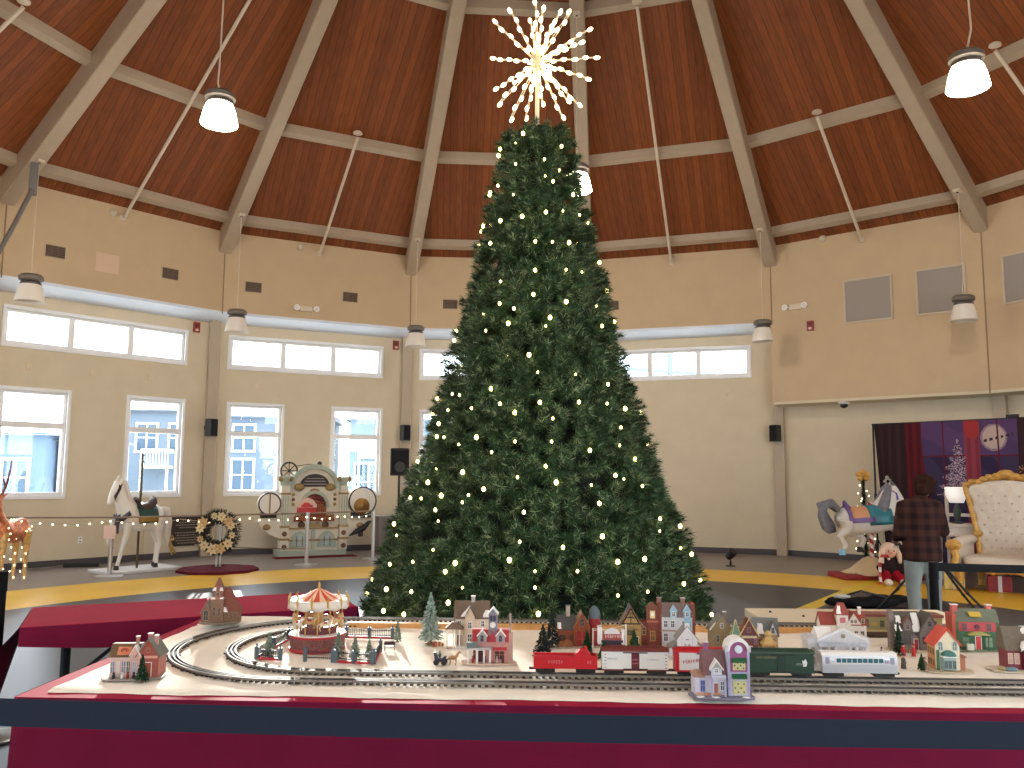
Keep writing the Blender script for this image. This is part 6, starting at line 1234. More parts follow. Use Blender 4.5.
# drums are lifted on brackets at either side
def drum(label, x, z, r, cym, body):
    d = Matrix.Rotation(ORZ,4,'Z') @ Vector((x, -.05, 0)); q = thing('organ_drum', label, 'drum', (OX+d.x, OY+d.y, z), ORZ)
    G().lathe([(r,-.12),(r,.12)], (0,0,0), 36, 'y').obj('shell', OC, q, smooth=True); G().lathe([(r*.96,-.121),(.01,-.126)], (0,0,0), 36, 'y').obj('drum_head', M('drum_skin', (246,240,230), .5), q)
    g = G(); g.tube([(r*1.02*math.cos(a),-.12,r*1.02*math.sin(a)) for a in [2*PI*i/36 for i in range(37)]], .014, 6); g.obj('hoop', OD, q); G().bx(-r*.7, r*.7, -.1, .1, -r-.07, -r*.85).obj('cradle', dark_m, q)
    if cym: G().lathe([(.16,-.16),(.1,-.175),(.04,-.2),(.01,-.205)], (-.03,0,-.1), 28, 'y').obj('cymbal', M('brass_cymbal', (150,116,66), .3, .7), q, smooth=True)
    else: G().bx(-.012, .012, -.14, -.125, -r, r).obj('strap', GB, q)
drum('cream snare drum with dark hoop on left bracket of the band organ', -.88, 1.02, .20, False, None); drum('cream bass drum with brass cymbal on right bracket of organ', .94, 1.06, .27, True, None)
for s in (-1, 1): G().prism([(s*.68,.72),(s*1.16,.72),(s*1.1,.6),(s*.9,.44),(s*.70,.36)], -.1, .08, 'xz').obj('bracket', OC, t, bevel=.01); G().ball((s*.98,-.11,.6), (.08,.02,.06)).obj('bracket_scroll', GB, t, smooth=True)
d = Matrix.Rotation(ORZ,4,'Z') @ Vector((.9,-.18,0)); q = thing('black_bird_figure', 'small black bird figure perched on right bracket below the bass drum', 'figurine', (OX+d.x, OY+d.y, .40), ORZ)
G().tube([(-.22,0,-.02),(-.08,0,.06),(.06,0,.12),(.18,0,.24),(.24,0,.26)], [.012,.05,.06,.035,.01], 10).obj('body', dark_m, q, smooth=True); G().bx(-.03,.05,-.04,.04,-.04,.06).obj('perch', dark_m, q)
g = G(); g.tube([(.17*math.cos(a),0,.17*math.sin(a)) for a in [2*PI*i/28 for i in range(29)]], .018, 6); wc = Matrix.Translation((-.52,.1,1.72))
for i in range(8): a = 2*PI*i/8; g.tube([(0,0,0),(.17*math.cos(a),0,.17*math.sin(a))], .01, 5)
g.ball((0,0,0), .03); g.xf(wc); g.obj('flywheel', dark_m, t, smooth=True); G().tube([(-.36,.1,1.82),(-.1,.1,1.86),(.12,.1,1.84)], .008, 5).obj('belt', OD, t); G().ball((.1,.0,1.87), (.05,.05,.05)).obj('governor', dark_m, t, smooth=True)
d = thing('red_carpet', 'dark red mat on the floor in front of the band organ', 'mat', (OX+.16, OY-.30, 0), ORZ); G().bx(-.8, .76, -.12, .2, 0, .012).obj('mat', M('dark_red_mat', (104,26,34), .9), d)
# loudspeaker on a stand, grey cabinet, power strip
t = thing('loudspeaker', 'big black loudspeaker on a pole stand left of the tree', 'loudspeaker', (-2.22, 16.5, 1.57), .2); G().prism([(-.19,-.16),(.19,-.16),(.15,.16),(-.15,.16)], 0, .54, 'xy').obj('cabinet', dark_m, t, bevel=.02); G().bx(-.165, .165, -.168, -.16, .03, .5).obj('front_grille', MATS['speaker_cloth'], t); G().lathe([(.11,0),(.09,-.005)], (0,-.166,.17), 24, 'y').obj('woofer_ring', M('dim_ring', (50,50,56), .5), t)
t = thing('speaker_stand', 'black tripod pole stand under the big loudspeaker', 'stand', (-2.22, 16.5, 0)); G().cyl((0,0,.1), (0,0,1.57), .022, n=12).obj('pole', dark_m, t)
for i in range(3): a = .4+2*PI*i/3; G().tube([(0,0,.7),(.45*math.cos(a),.45*math.sin(a),.01)], .013, 8).obj('leg', dark_m, t)
t = thing('grey_cabinet', 'plain grey cabinet against back wall between organ and tree', 'cabinet', (-2.45, 17.15, 0), .4); G().bx(-.32, .4, -.25, .2, .0, .76).obj('body', M('grey_laminate', (126,118,116), .5), t, bevel=.008); G().bx(-.28, .36, -.262, -.25, .06, .72).obj('door', M('grey_laminate_door', (120,112,110), .5), t, bevel=.006)
t = thing('power_strip', 'long black power strip on floor by the left baseboard', 'power strip', (-7.3, 14.35, 0), .35); G().bx(-.27, .27, -.05, .05, 0, .07).obj('body', dark_m, t, bevel=.012); g = G()
for i in range(6): g.bx(-.22+.08*i, -.18+.08*i, -.03, .03, .07, .078)
g.obj('sockets', M('socket_grey', (60,60,62), .5), t); G().tube([(-.27,0,.03),(-.5,.05,.006),(-.9,-.2,.006),(-1.2,-.1,.006)], .006, 6).obj('lead', M('pale_lead', (170,166,160), .5), t)
# ------------------------------------------------------------------ photo corner on the right
# printed backdrop on a pole frame
BA, BB = Vector((6.52,15.0,0)), Vector((8.0,13.2,0)); bd_ = (BB-BA).normalized(); brz = math.atan2(bd_.y, bd_.x); BWD = 3.7
t = thing('photo_backdrop', 'printed cloth backdrop of curtained night window with moon and snowy tree', 'backdrop', BA, brz)
cols = dict(dark=(44,30,34), dk2=(56,36,40), cur=(92,28,36), cur2=(74,22,32), sky=(88,64,104), sky2=(78,58,96), hor=(62,52,82), mul=(96,34,44), red=(140,62,74), red2=(124,52,66), bow=(160,56,58), moon=(186,166,158), moon2=(146,122,136), tree=(70,54,84), snow=(170,150,164), xmas=(40,30,34), lights=(190,150,110), base=(52,40,70), deer=(60,44,56))
keys = list(cols); bm_ = [M('print_'+k, cols[k], .75) for k in keys]; rb = random.Random(6)
def bcol(u, z):
    fold = math.sin(u*40)
    if u < .55: return 'dark' if fold > -.2 else 'dk2'
    if u < .9+.06*math.sin(z*2): return 'cur' if math.sin(u*46) > -.1 else 'cur2'
    if 2.32 < u and z < 2.0-.0*(u-2.3) and (u-2.3) > (z-1.2)*.0: 
        if z < 1.98-abs(u-2.75)*.5: return 'lights' if rb.random() < .12 else ('bow' if rb.random() < .12 else 'xmas')
    if u > 2.34: return 'dk2' if fold > 0 else 'dark'
    if 1.53 < u < 1.78:
        if z > 2.22 and ((u-1.655)/.13)**2+((z-2.4)/.16)**2 < 1: return 'bow'
        return 'red' if math.sin(u*50) > 0 else 'red2'
    if abs(u-1.2) < .014 or abs(u-2.05) < .014 or abs(z-1.955) < .013: return 'mul'
    if u > 1.78:
        if abs(z-(2.2+.22*(u-1.85))) < .022 and math.sin(u*75) > -.15 and 1.8 < u < 2.28: return 'deer'
        r = math.hypot((u-1.99)/.20, (z-2.25)/.22)
        if r < .85: return 'moon'
        if r < 1: return 'moon2'
    c = 1.42; w = (2.26-z)*.42
    if 1.3 < z < 2.26 and abs(u-c) < w*(.75+.25*math.sin(z*40)): return 'snow' if rb.random() < .45 else 'tree'
    if z < 1.94: return 'hor' if math.sin(u*9+z*7) > -.3 else 'base'
    return 'sky' if math.sin(u*5+z*9)+.5*rb.random() > 0 else 'sky2'
g = G(); nu, nz_ = 300, 200; wav = lambda u, z: .022*math.sin(u*13)*min(1, (2.5-z)*1.2)
g.v = [(.03+BWD*i/nu+.06*(2.5-2.5*j/nz_)*max(0, 1-i/20), wav(BWD*i/nu, 2.5*j/nz_), .06+2.48*j/nz_) for j in range(nz_+1) for i in range(nu+1)]
for j in range(nz_):
    for i in range(nu): g.f.append((j*(nu+1)+i, j*(nu+1)+i+1, (j+1)*(nu+1)+i+1, (j+1)*(nu+1)+i)); g.m.append(keys.index(bcol(BWD*(i+.5)/nu, .06+2.48*(j+.5)/nz_)))
o = g.obj('printed_cloth', bm_, t, smooth=True, fixn=False); s = o.modifiers.new('t', 'SOLIDIFY'); s.thickness = .004
for x in (0, BWD): G().cyl((x,.03,0), (x,.03,2.56), .017, n=12).obj('upright_pole', dark_m, t); G().cyl((x,.03,1.2), (x,.03,1.3), .026, n=12).obj('pole_clamp', dark_m, t)
G().cyl((-.02,.03,2.545), (BWD+.02,.03,2.545), .014, n=10).obj('top_bar', dark_m, t)
for x in (0, BWD):
    for i in range(3): a = .5+2*PI*i/3; G().tube([(x,.03,.5),(x+.4*math.cos(a)*.5,.03+.35*math.sin(a),.01)], .012, 6).obj('foot', dark_m, t)
G().box((2.3,.04,2.58), (.18,.05,.06)).obj('clip', dark_m, t)
# jumping carousel horse with grey mane, facing right
t = thing('carousel_horse', 'leaping carousel horse with grey mane and teal blanket on striped pole', 'carousel horse', (5.74, 13.4, .0), .0); t.scale = (.93,.95,1)
WHH = M('cool_white_horse', (222,216,212), .3, coat=.3); MG = M('grey_mane', (112,110,120), .5, var=.25, scale=16)
up = Matrix.Translation((0,0,.10)) @ Matrix.Rotation(-.06,4,'Y')
g = G(); horse_trunk(g); g.tube([(.28,0,.94),(.38,0,1.10),(.44,0,1.24)], [.18,.14,.11], 16, ell=1.2); g.tube([(.38,0,1.28),(.46,0,1.25),(.56,0,1.10),(.62,0,.97),(.63,0,.94)], [.08,.10,.08,.06,.045], 14, ell=1.15)
for s in (-1, 1): g.tube([(.40,s*.06,1.32),(.41,s*.075,1.43)], [.03,.006], 8)
legs(g, [([(.34,.10,.82),(.50,.10,.66),(.64,.10,.62),(.62,.10,.46),(.54,.10,.40)], [.12,.085,.055,.042,.045]), ([(.34,-.10,.82),(.56,-.10,.72),(.74,-.10,.70),(.80,-.10,.58),(.78,-.10,.50)], [.12,.085,.055,.042,.045]),
         ([(-.38,.11,.82),(-.30,.11,.66),(-.12,.11,.58),(-.04,.11,.50),(-.12,.11,.38)], [.16,.10,.055,.045,.045]), ([(-.42,-.11,.84),(-.44,-.11,.68),(-.56,-.11,.60),(-.46,-.11,.46),(-.50,-.11,.38)], [.16,.10,.06,.045,.045])])
g.xf(up); g.blob('body', WHH, t, .018, 6)
for (x, y, z, c) in ((-.135,.11,.355,hoof_m),(-.53,-.11,.35,M('sky_blue_hoof', (120,190,226), .35)),(.52,.10,.38,hoof_m),(.775,-.10,.47,hoof_m)): g = G().lathe([(.06,-.04),(.048,.04)], (x,y,z), 14); g.xf(up); g.obj('hoof', c, t, smooth=True)
g = G()
for i in range(10):
    f = i/9
    for s in (-1, 1): g.tube([(.42-.24*f,0,1.36-.38*f),(.36-.24*f,s*.10,1.28-.36*f),(.30-.16*f,s*.16,1.12-.32*f),(.30-.1*f,s*.17,1.0-.28*f)], [.045,.055,.05,.012], 8)
g.tube([(.44,0,1.38),(.52,.02,1.32),(.56,.02,1.22)], [.05,.04,.01], 8); g.xf(up); g.blob('mane', MG, t, .014, 3)
g = G()
for k in range(5): g.tube([(-.50,.02*(k-2),1.0),(-.62,.03*(k-2),1.12),(-.76,.04*(k-2),1.10),(-.82+.03*k,.04*(k-2),.92),(-.78+.05*k,.04*(k-2),.74),(-.70+.04*k,.03*(k-2),.64)], [.05,.075,.08,.07,.055,.015], 10)
g.xf(up); g.blob('tail', MG, t, .016, 3)
TEAL = M('teal_blanket', (44,118,132), .4, var=.35, scale=3); PUR = M('violet_trim', (112,82,140), .45); PEA = M('peach_saddle', (206,150,110), .45)
def shl(g, n, m, p): g.xf(up); return shell(g, n, m, p)
b1 = shl(band(-.05, .34, .226, .226, .82, -1.9, 1.9), 'blanket', TEAL, t); shl(band(-.36, .02, .224, .224, .81, -1.5, 1.5), 'saddle', PEA, t); shl(band(-.40, -.34, .232, .232, .82, -1.55, 1.55), 'saddle_trim', PUR, t); shl(band(-.36, .04, .231, .231, .81, 1.3, 1.62), 'saddle_border', PUR, t); shl(band(-.36, .04, .231, .231, .81, -1.62, -1.3), 'saddle_border', PUR, t)
g = G().tube([(-.34,-.1,1.03),(-.38,0,1.12),(-.34,.1,1.03)], .03, 8); g.xf(up); g.obj('cantle', PUR, t, smooth=True)
g = G().tube([(.34,-.21,.84),(.48,-.13,.78),(.51,0,.76),(.48,.13,.78),(.34,.21,.84)], .04, 8); g.xf(up); g.obj('breast_strap', M('plum_strap', (88,60,120), .45), t)
g = G()
for s in (-1, 1): g.prism([(.42,1.27),(.50,1.22),(.52,1.12),(.47,1.10),(.42,1.18)], s*.1-.006, s*.1+.006, 'xz')
g.xf(up); g.obj('head_ornament', M('royal_purple', (84,62,150), .4), t)
g = G().tube([(.34,.0,1.40),(.40,.0,1.46),(.46,0,1.42)], .02, 6).ball((.40,0,1.47), .03); g.xf(up); g.obj('crown_plume', M('silver_grey', (150,146,146)), t)
stripe = M('candy_stripe', (224,214,208), .35); N_, L_, b_ = nodes(stripe); tc = N_.new('ShaderNodeTexCoord'); sp = N_.new('ShaderNodeSeparateXYZ'); L_.new(tc.outputs['Object'], sp.inputs[0]); at2 = N_.new('ShaderNodeMath'); at2.operation = 'ARCTAN2'; L_.new(sp.outputs['Y'], at2.inputs[0]); L_.new(sp.outputs['X'], at2.inputs[1])
ma = N_.new('ShaderNodeMath'); ma.operation = 'MULTIPLY_ADD'; ma.inputs[1].default_value = 1/(2*PI); L_.new(at2.outputs[0], ma.inputs[0]); mz = N_.new('ShaderNodeMath'); mz.operation = 'MULTIPLY'; mz.inputs[1].default_value = 7; L_.new(sp.outputs['Z'], mz.inputs[0]); L_.new(mz.outputs[0], ma.inputs[2]); fr_ = N_.new('ShaderNodeMath'); fr_.operation = 'FRACT'; L_.new(ma.outputs[0], fr_.inputs[0])
gt = N_.new('ShaderNodeMath'); gt.operation = 'GREATER_THAN'; gt.inputs[1].default_value = .5; L_.new(fr_.outputs[0], gt.inputs[0]); mx_ = N_.new('ShaderNodeMix'); mx_.data_type = 'RGBA'; L_.new(gt.outputs[0], mx_.inputs[0]); mx_.inputs[6].default_value = (*lin((226,216,210)),1); mx_.inputs[7].default_value = (*lin((176,40,52)),1); L_.new(mx_.outputs[2], b_.inputs['Base Color'])
G().cyl((0,0,.03), (0,0,1.2), .036, n=16).obj('pole', stripe, t, smooth=True)
t = thing('horse_platform', 'red platform draped with cream cloth under the leaping horse', 'platform', (5.72, 13.45, 0), .05)
G().bx(-.55, .75, -.3, .35, 0, .08).obj('platform', M('platform_red', (140,24,38), .6), t, bevel=.02)
g = G(); n = 30; rows = [[((r*(1+.12*math.sin(5*a)))*math.cos(a)*1.15+.02, r*(1+.1*math.cos(4*a))*math.sin(a), z+.015*math.sin(7*a)*(r > .1)) for a in [2*PI*j/n for j in range(n)]] for r, z in ((.04,.34),(.10,.31),(.18,.22),(.26,.14),(.34,.095),(.38,.083))]
g.loft(rows, cap=True); g.obj('draped_cloth', M('cream_drape', (214,190,154), .8, bump=.3, scale=12), t, smooth=True)
# slim pencil tree with gold star
t = thing('pencil_tree', 'slim lit pencil fir with gold bow behind the leaping horse', 'christmas tree', (5.96, 14.15, 0))
r_ = random.Random(8); v, f, mi = [], [], []
for i in range(1600):
    z = r_.uniform(.25,1.58); R0 = .15*(1.05-(z/1.9)**2)*(.75+.25*math.sin(z*17)); a = r_.uniform(0,2*PI); o = Vector((math.cos(a),math.sin(a),.1)); e = o*R0+V3(0,0,z+r_.gauss(0,.02)); s = Vector((-o.y,o.x,0))*.012; c = V3(0,0,z+.03); k = len(v); v += [tuple(c-s),tuple(c+s),tuple(e)]; f.append((k,k+1,k+2)); mi.append(r_.randrange(2))
g = G(); g.v, g.f, g.m = v, f, mi; g.obj('branches', [M('pencil_dark', (26,42,28), .7), M('pencil_mid', (44,60,38), .6)], t, fixn=False); G().cyl((0,0,0), (0,0,1.55), .02, n=8).obj('trunk', M('pencil_trunk', (60,48,36), .8), t); G().lathe([(.14,0),(.14,.02),(.02,.05)], (0,0,0), 20).obj('stand', dark_m, t)
for i in range(26): z = .35+1.15*i/26; a = i*2.4; R0 = .155*(1.05-(z/1.9)**2); G().ball((R0*math.cos(a),R0*math.sin(a),z), .012, 6, 5).obj('bulb', lb, t)
g = G()
for q in range(5): a = 2*PI*q/5+PI/2; g.ball((.07*math.cos(a),0,1.62+.06*math.sin(a)), (.06,.035,.045), 10, 6)
g.obj('gold_bow', M('amber_bow', (206,150,64), .4), t, smooth=True)
# plush figure
t = thing('plush_doll', 'plush holiday doll with cream hair and red trousers beside the leaping horse', 'doll', (5.72, 12.75, 0), -.1); t.scale = (.86,.86,.86)
g = G().ball((0,0,.30), (.15,.12,.17)).tube([(-.1,0,.38),(-.2,-.05,.28),(-.17,-.12,.2)], [.06,.05,.05], 10).tube([(.1,0,.38),(.2,-.05,.28),(.17,-.12,.2)], [.06,.05,.05], 10); g.blob('torso', M('plush_black_coat', (46,34,38), .9), t, .02, 3)
g = G().tube([(-.08,0,.2),(-.12,-.16,.1),(-.13,-.26,.07)], [.09,.08,.07], 10).tube([(.08,0,.2),(.12,-.16,.1),(.13,-.26,.07)], [.09,.08,.07], 10); g.blob('trousers', M('plush_red', (156,24,40), .9), t, .02, 3)
for s in (-1, 1): G().ball((s*.13,-.3,.06), (.07,.1,.06)).obj('boot', M('plush_white_boot', (220,212,208), .9), t, smooth=True)
G().ball((0,-.01,.56), (.115,.11,.12), 16, 12).obj('head', M('plush_skin', (222,176,156), .9), t, smooth=True); g = G().ball((0,.02,.61), (.14,.13,.11))
for s in (-1, 1): g.tube([(s*.1,-.02,.62),(s*.15,-.04,.5),(s*.15,-.1,.36)], [.06,.055,.03], 8)
g.blob('hair', M('plush_cream_hair', (222,196,176), .9, bump=.6, scale=60), t, .014, 2)
for s in (-1, 1): G().ball((s*.045,-.115,.575), .013, 8, 6).obj('eye', dark_m, t)
G().ball((0,-.125,.545), .018, 8, 6).obj('nose', M('plush_nose', (206,120,110), .9), t)
g = G().tube([(-.24,-.18,.02),(-.24,-.18,.36),(-.2,-.18,.44),(-.13,-.18,.44),(-.1,-.18,.38)], .022, 8); q = tag(g.obj('candy_cane', stripe, None, smooth=True), 'red and white candy cane leaning by the plush doll', 'candy cane'); q.location = (5.72, 12.72, 0)
# ---- person in plaid, seen from behind
PX, PY = 4.34, 8.9
t = thing('person', 'person in dark plaid jacket and light jeans standing with back turned', 'person', (PX, PY, 0), -.12)
skin = M('skin', (196,146,118), .5); N_, L_, b_ = nodes(skin); b_.inputs['Subsurface Weight'].default_value = .05
g = G()
def finger(g, b, pts, r): g.tube([Vector(b)+Vector(p) for p in pts], [r, r*.95, r*.85, r*.7], 8)
# torso core, neck, head
g.tube([(0,0,.80),(0,-.0,.95),(0,.0,1.10),(0,.01,1.24),(0,.015,1.32),(.015,.02,1.36),(.03,.03,1.40),(.05,.04,1.45)], [.13,.125,.125,.13,.11,.06,.05,.05], 16, ell=[.75]*5+[1]*3, up=(0,1,0))
HC = V3(.075,.075,1.50)
g.ball(HC, (.072,.092,.105), 18, 14); g.tube([HC+V3(.01,.04,-.06), HC+V3(.012,.075,-.085), HC+V3(.012,.082,-.09)], [.06,.04,.02], 12)   # jaw
g.tube([HC+V3(.012,.085,.015), HC+V3(.014,.108,-.012), HC+V3(.014,.102,-.028)], [.010,.014,.012], 8)      # nose
for s in (-1, 1): g.ball(HC+V3(s*.074,.0,-.005), (.012,.022,.032), 10, 8)
g.tube([HC+V3(-.01,.090,-.052), HC+V3(.034,.090,-.052)], .008, 6)                                        # lips
# arms inside the sleeves, hands out front round the camera grip
hands = {}
for s in (-1, 1):
    sh = V3(s*.155,.01,1.29); el = V3(s*.245,.06,1.03) if s > 0 else V3(-.225,-.02,1.00); wr = V3(.17,.34,1.17) if s > 0 else V3(-.17,.26,.94)
    g.tube([sh, sh.lerp(el,.5), el, el.lerp(wr,.5), wr], [.055,.05,.042,.038,.028], 12)
    d = (wr-el).normalized(); side = V3(s,0,0); pc = wr+d*.045; u = d.cross(side).normalized()
    g.tube([wr, wr+d*.03, wr+d*.085], [.026,.036,.034], 12, ell=.55, up=tuple(u))
    for q in range(4):
        b = wr+d*.085+(side.cross(d)).normalized()*0+u*0+ (V3(0,0,1).cross(d)).normalized()*(.027-.018*q); L = (.07,.08,.075,.058)[q]
        g.tube([b, b+d*L*.45-V3(0,0,.006), b+d*L*.75-V3(0,0,.026), b+d*L*.72-V3(0,0,.048)], [.0095,.009,.0085,.007], 8)
    th = (V3(0,0,1).cross(d)).normalized()*(-s)*-1; b = wr+d*.03+th*.03*( -s); g.tube([b, b+d*.03+th*.022*(-s), b+d*.06+th*.016*(-s)-V3(0,0,.01)], [.012,.011,.008], 8)
    hands[s] = wr+d*.09
g.ball((-.085,.10,.05), (.04,.11,.045)).ball((.10,.06,.05), (.04,.11,.045))
for s in (-1, 1): g.tube([(s*.09,.02,.82),(s*.10,.02,.46),(s*.095,.02,.06)], [.08,.055,.04], 10)
g.blob('body', skin, t, .0085, 2)
for s in (-1, 1): G().ball(HC+V3(.012+s*.032,.088,.018), (.011,.007,.007), 8, 6).obj('eye', M('eye_white', (226,222,216), .3), t)
# jeans
g = G().tube([(0,-.005,.90),(0,-.01,.82),(0,-.01,.76)], [.155,.17,.165], 18, ell=.74, up=(0,1,0))
g.tube([(-.085,-.01,.80),(-.095,-.005,.62),(-.10,.01,.45),(-.095,-.005,.25),(-.09,.0,.07)], [.105,.093,.074,.068,.066], 14); g.tube([(.085,-.01,.80),(.10,.0,.62),(.11,.015,.45),(.105,-.0,.25),(.10,-.015,.07)], [.105,.093,.074,.068,.066], 14)
g.blob('jeans', M('light_wash_jeans', (142,148,146), .85, var=.08, scale=9, bump=.3), t, .014, 3)
for s, y in ((-1,.06),(1,.03)): G().tube([(s*.095,y-.10,.035),(s*.10,y,.04),(s*.105,y+.12,.03)], [.045,.05,.04], 12, ell=.9).obj('shoe', M('dark_shoe', (48,44,46), .6), t, smooth=True)
# plaid jacket
pl = M('dark_plaid_flannel', (64,40,38), .9); N_, L_, b_ = nodes(pl); tc = N_.new('ShaderNodeTexCoord'); sp = N_.new('ShaderNodeSeparateXYZ'); L_.new(tc.outputs['Object'], sp.inputs[0])
def stripes(ax, freq, lo, hi):
    m = N_.new('ShaderNodeMath'); m.operation = 'MULTIPLY'; m.inputs[1].default_value = freq; L_.new(sp.outputs[ax], m.inputs[0]); f_ = N_.new('ShaderNodeMath'); f_.operation = 'FRACT'; L_.new(m.outputs[0], f_.inputs[0]); r = N_.new('ShaderNodeValToRGB'); r.color_ramp.interpolation = 'LINEAR'
    r.color_ramp.elements[0].position = .3; r.color_ramp.elements[0].color = (lo,lo,lo,1); r.color_ramp.elements[1].position = .5; r.color_ramp.elements[1].color = (hi,hi,hi,1); e = r.color_ramp.elements.new(.85); e.color = (hi,hi,hi,1); e = r.color_ramp.elements.new(1.); e.color = (lo,lo,lo,1); L_.new(f_.outputs[0], r.inputs['Fac']); return r
s1, s2 = stripes('X', 8.5, .0, 1.), stripes('Z', 8.5, .0, 1.); ad = N_.new('ShaderNodeMath'); ad.operation = 'ADD'; L_.new(s1.outputs['Color'], ad.inputs[0]); L_.new(s2.outputs['Color'], ad.inputs[1]); hf = N_.new('ShaderNodeMath'); hf.operation = 'MULTIPLY'; hf.inputs[1].default_value = .5; L_.new(ad.outputs[0], hf.inputs[0])
rp_ = N_.new('ShaderNodeValToRGB'); rp_.color_ramp.elements[0].color = (*lin((40,29,29)),1); rp_.color_ramp.elements[1].color = (*lin((76,48,42)),1); e = rp_.color_ramp.elements.new(.5); e.color = (*lin((60,38,38)),1); L_.new(hf.outputs[0], rp_.inputs['Fac']); L_.new(rp_.outputs['Color'], b_.inputs['Base Color'])
g = G().tube([(0,-.005,.72),(0,-.005,.78),(0,-.0,.92),(0,.005,1.06),(0,.01,1.20),(0,.01,1.29),(.005,.015,1.345),(.01,.02,1.385)], [.19,.198,.188,.178,.185,.178,.12,.07], 24, ell=.78, up=(0,1,0))
for s in (-1, 1):
    sh = V3(s*.155,.01,1.29); el = V3(s*.245,.06,1.03) if s > 0 else V3(-.225,-.02,1.00); wr = V3(.18,.32,1.16) if s > 0 else V3(-.18,.24,.945)
    g.tube([V3(s*.08,.01,1.31), sh, sh.lerp(el,.5), el, el.lerp(wr,.5), wr], [.08,.088,.078,.07,.06,.05], 14)
g.blob('jacket', pl, t, .013, 4)
g = G().tube([(-.06,.02,1.375),(.0,-.035,1.40),(.07,.0,1.385)], [.03,.034,.03], 10); g.blob('collar', pl, t, .012, 2)
G().box((-.225,.10,.86), (.05,.02,.016)).obj('cuff_tag', M('white_cuff', (196,196,200), .5), t)
g = G().ball(HC+V3(-.005,-.022,.025), (.105,.108,.118), 18, 12).ball(HC+V3(-.06,-.10,-.035), (.072,.06,.068)).ball(HC+V3(.05,-.07,.05), (.06,.06,.06)).tube([HC+V3(-.02,-.06,-.04), HC+V3(-.015,-.05,-.10)], [.06,.03], 10).tube([HC+V3(.06,0,.04), HC+V3(.075,.01,-.04), HC+V3(.07,.01,-.09)], [.035,.03,.014], 8); r_ = random.Random(3)
for i in range(40): a = r_.uniform(0,2*PI); b = r_.uniform(-.4,1.2); p = HC+V3(.09*math.cos(a)*math.cos(b), -.02+.10*math.sin(a)*math.cos(b)-.02, .02+.108*math.sin(b)); 
g.blob('hair', M('dark_brown_hair', (50,28,22), .85, var=.3, scale=40, bump=.5), t, .011, 2)
cmx = (hands[1]); mtp = Matrix.Translation((PX,PY,0)) @ Matrix.Rotation(-.12,4,'Z'); cw = mtp @ (cmx+V3(-.03,.09,.03))
c = thing('camera', 'dark camera held up in the right hand of the person in plaid', 'camera', cw, -.12); G().bx(-.07, .07, -.03, .04, -.045, .045).obj('body', dark_m, c, bevel=.008); G().lathe([(.035,.04),(.038,.1),(.034,.13)], (0,0,0), 20, 'y').obj('lens', dark_m, c, smooth=True); G().bx(-.03,.03,-.02,.03,.045,.07).obj('viewfinder', dark_m, c, bevel=.006); G().bx(-.05,.05,-.033,-.03,-.03,.03).obj('screen', M('teal_screen', (58,96,110), .2), c)
# tripod, bag
t = thing('tripod', 'black light tripod standing just beyond the person in plaid', 'tripod', (4.85, 9.75, 0)); G().cyl((0,0,.35), (0,0,1.25), .016, n=10).obj('column', dark_m, t); G().lathe([(.04,.72),(.045,.78),(.03,.82)], (0,0,0), 14).obj('collar', dark_m, t); G().bx(-.04,.04,-.04,.04,1.25,1.33).obj('head', dark_m, t, bevel=.01)
for a in (.05-.6, -1.0, 2.6): l = G().tube([(0,0,.76),(.36*math.cos(a),.36*math.sin(a),.3),(.62*math.cos(a),.62*math.sin(a),.012)], [.016,.014,.01], 8).obj('leg', dark_m, t); G().ball((.36*math.cos(a),.36*math.sin(a),.3), .02, 8, 6).obj('leg_lock', dark_m, l)
t = thing('camera_bag', 'black soft bag lying open on the floor left of the person', 'bag', (4.42, 10.5, 0), .05); t.scale = (1.25,.9,.8)
g = G().ball((0,0,.07), (.34,.2,.08)); r_ = random.Random(21)
for i in range(16): g.ball((r_.uniform(-.38,.38), r_.uniform(-.16,.16), r_.uniform(.05,.12)), (r_.uniform(.05,.13), r_.uniform(.05,.1), r_.uniform(.04,.08)), 10, 7)
g.blob('body', M('black_nylon', (26,25,28), .8, bump=.4, scale=20), t, .02, 2); G().tube([(-.3,-.05,.16),(-.1,-.1,.26),(.15,-.08,.16)], .015, 6).obj('strap', dark_m, t); G().ball((-.28,-.06,.17), (.09,.06,.04)).obj('white_cloth', M('white_rag', (206,204,200), .8), t, smooth=True)
# throne
t = thing('throne_chair', 'tall white tufted throne chair with carved gold frame by backdrop', 'armchair', (6.99, 12.0, 0), -.78); t.scale = (1.17,1.12,.94)
GLD = M('throne_gold', (204,158,84), .4, .35, var=.2, scale=30); LTH = M('white_leather', (226,214,200), .42); BTN = M('leather_button', (196,182,166), .4)
for x, y in ((-.38,-.36),(.38,-.36),(-.33,.33),(.33,.33)): G().lathe([(.05,0),(.055,.03),(.035,.06),(.04,.14),(.055,.24),(.06,.3),(.045,.36)], (x,y,0), 16).obj('leg', GLD, t, smooth=True)
G().bx(-.42, .42, -.40, .36, .30, .38).obj('seat_rail', GLD, t, bevel=.02); g = G()
for i in range(13): x = -.38+.76*i/12; g.ball((x,-.41,.33-.02*math.cos(i*PI/3)), (.042,.025,.035), 8, 6)
g.obj('rail_carving', GLD, t, smooth=True)
g = G(); n = 9; rows = []
for z, k in ((.38,1.),(.46,1.04),(.50,1.),(.52,.9)): rows.append([(.36*k*math.copysign(abs(math.cos(a))**.4, math.cos(a)), -.02+.37*k*math.copysign(abs(math.sin(a))**.4, math.sin(a)), z) for a in [2*PI*i/32 for i in range(32)]])
g.loft(rows); g.obj('seat_cushion', LTH, t, smooth=True)
def hw(f): return .30+.17*f**1.6        # half width of the back, foot to crest
rows = []; nb = 26; nc = 20
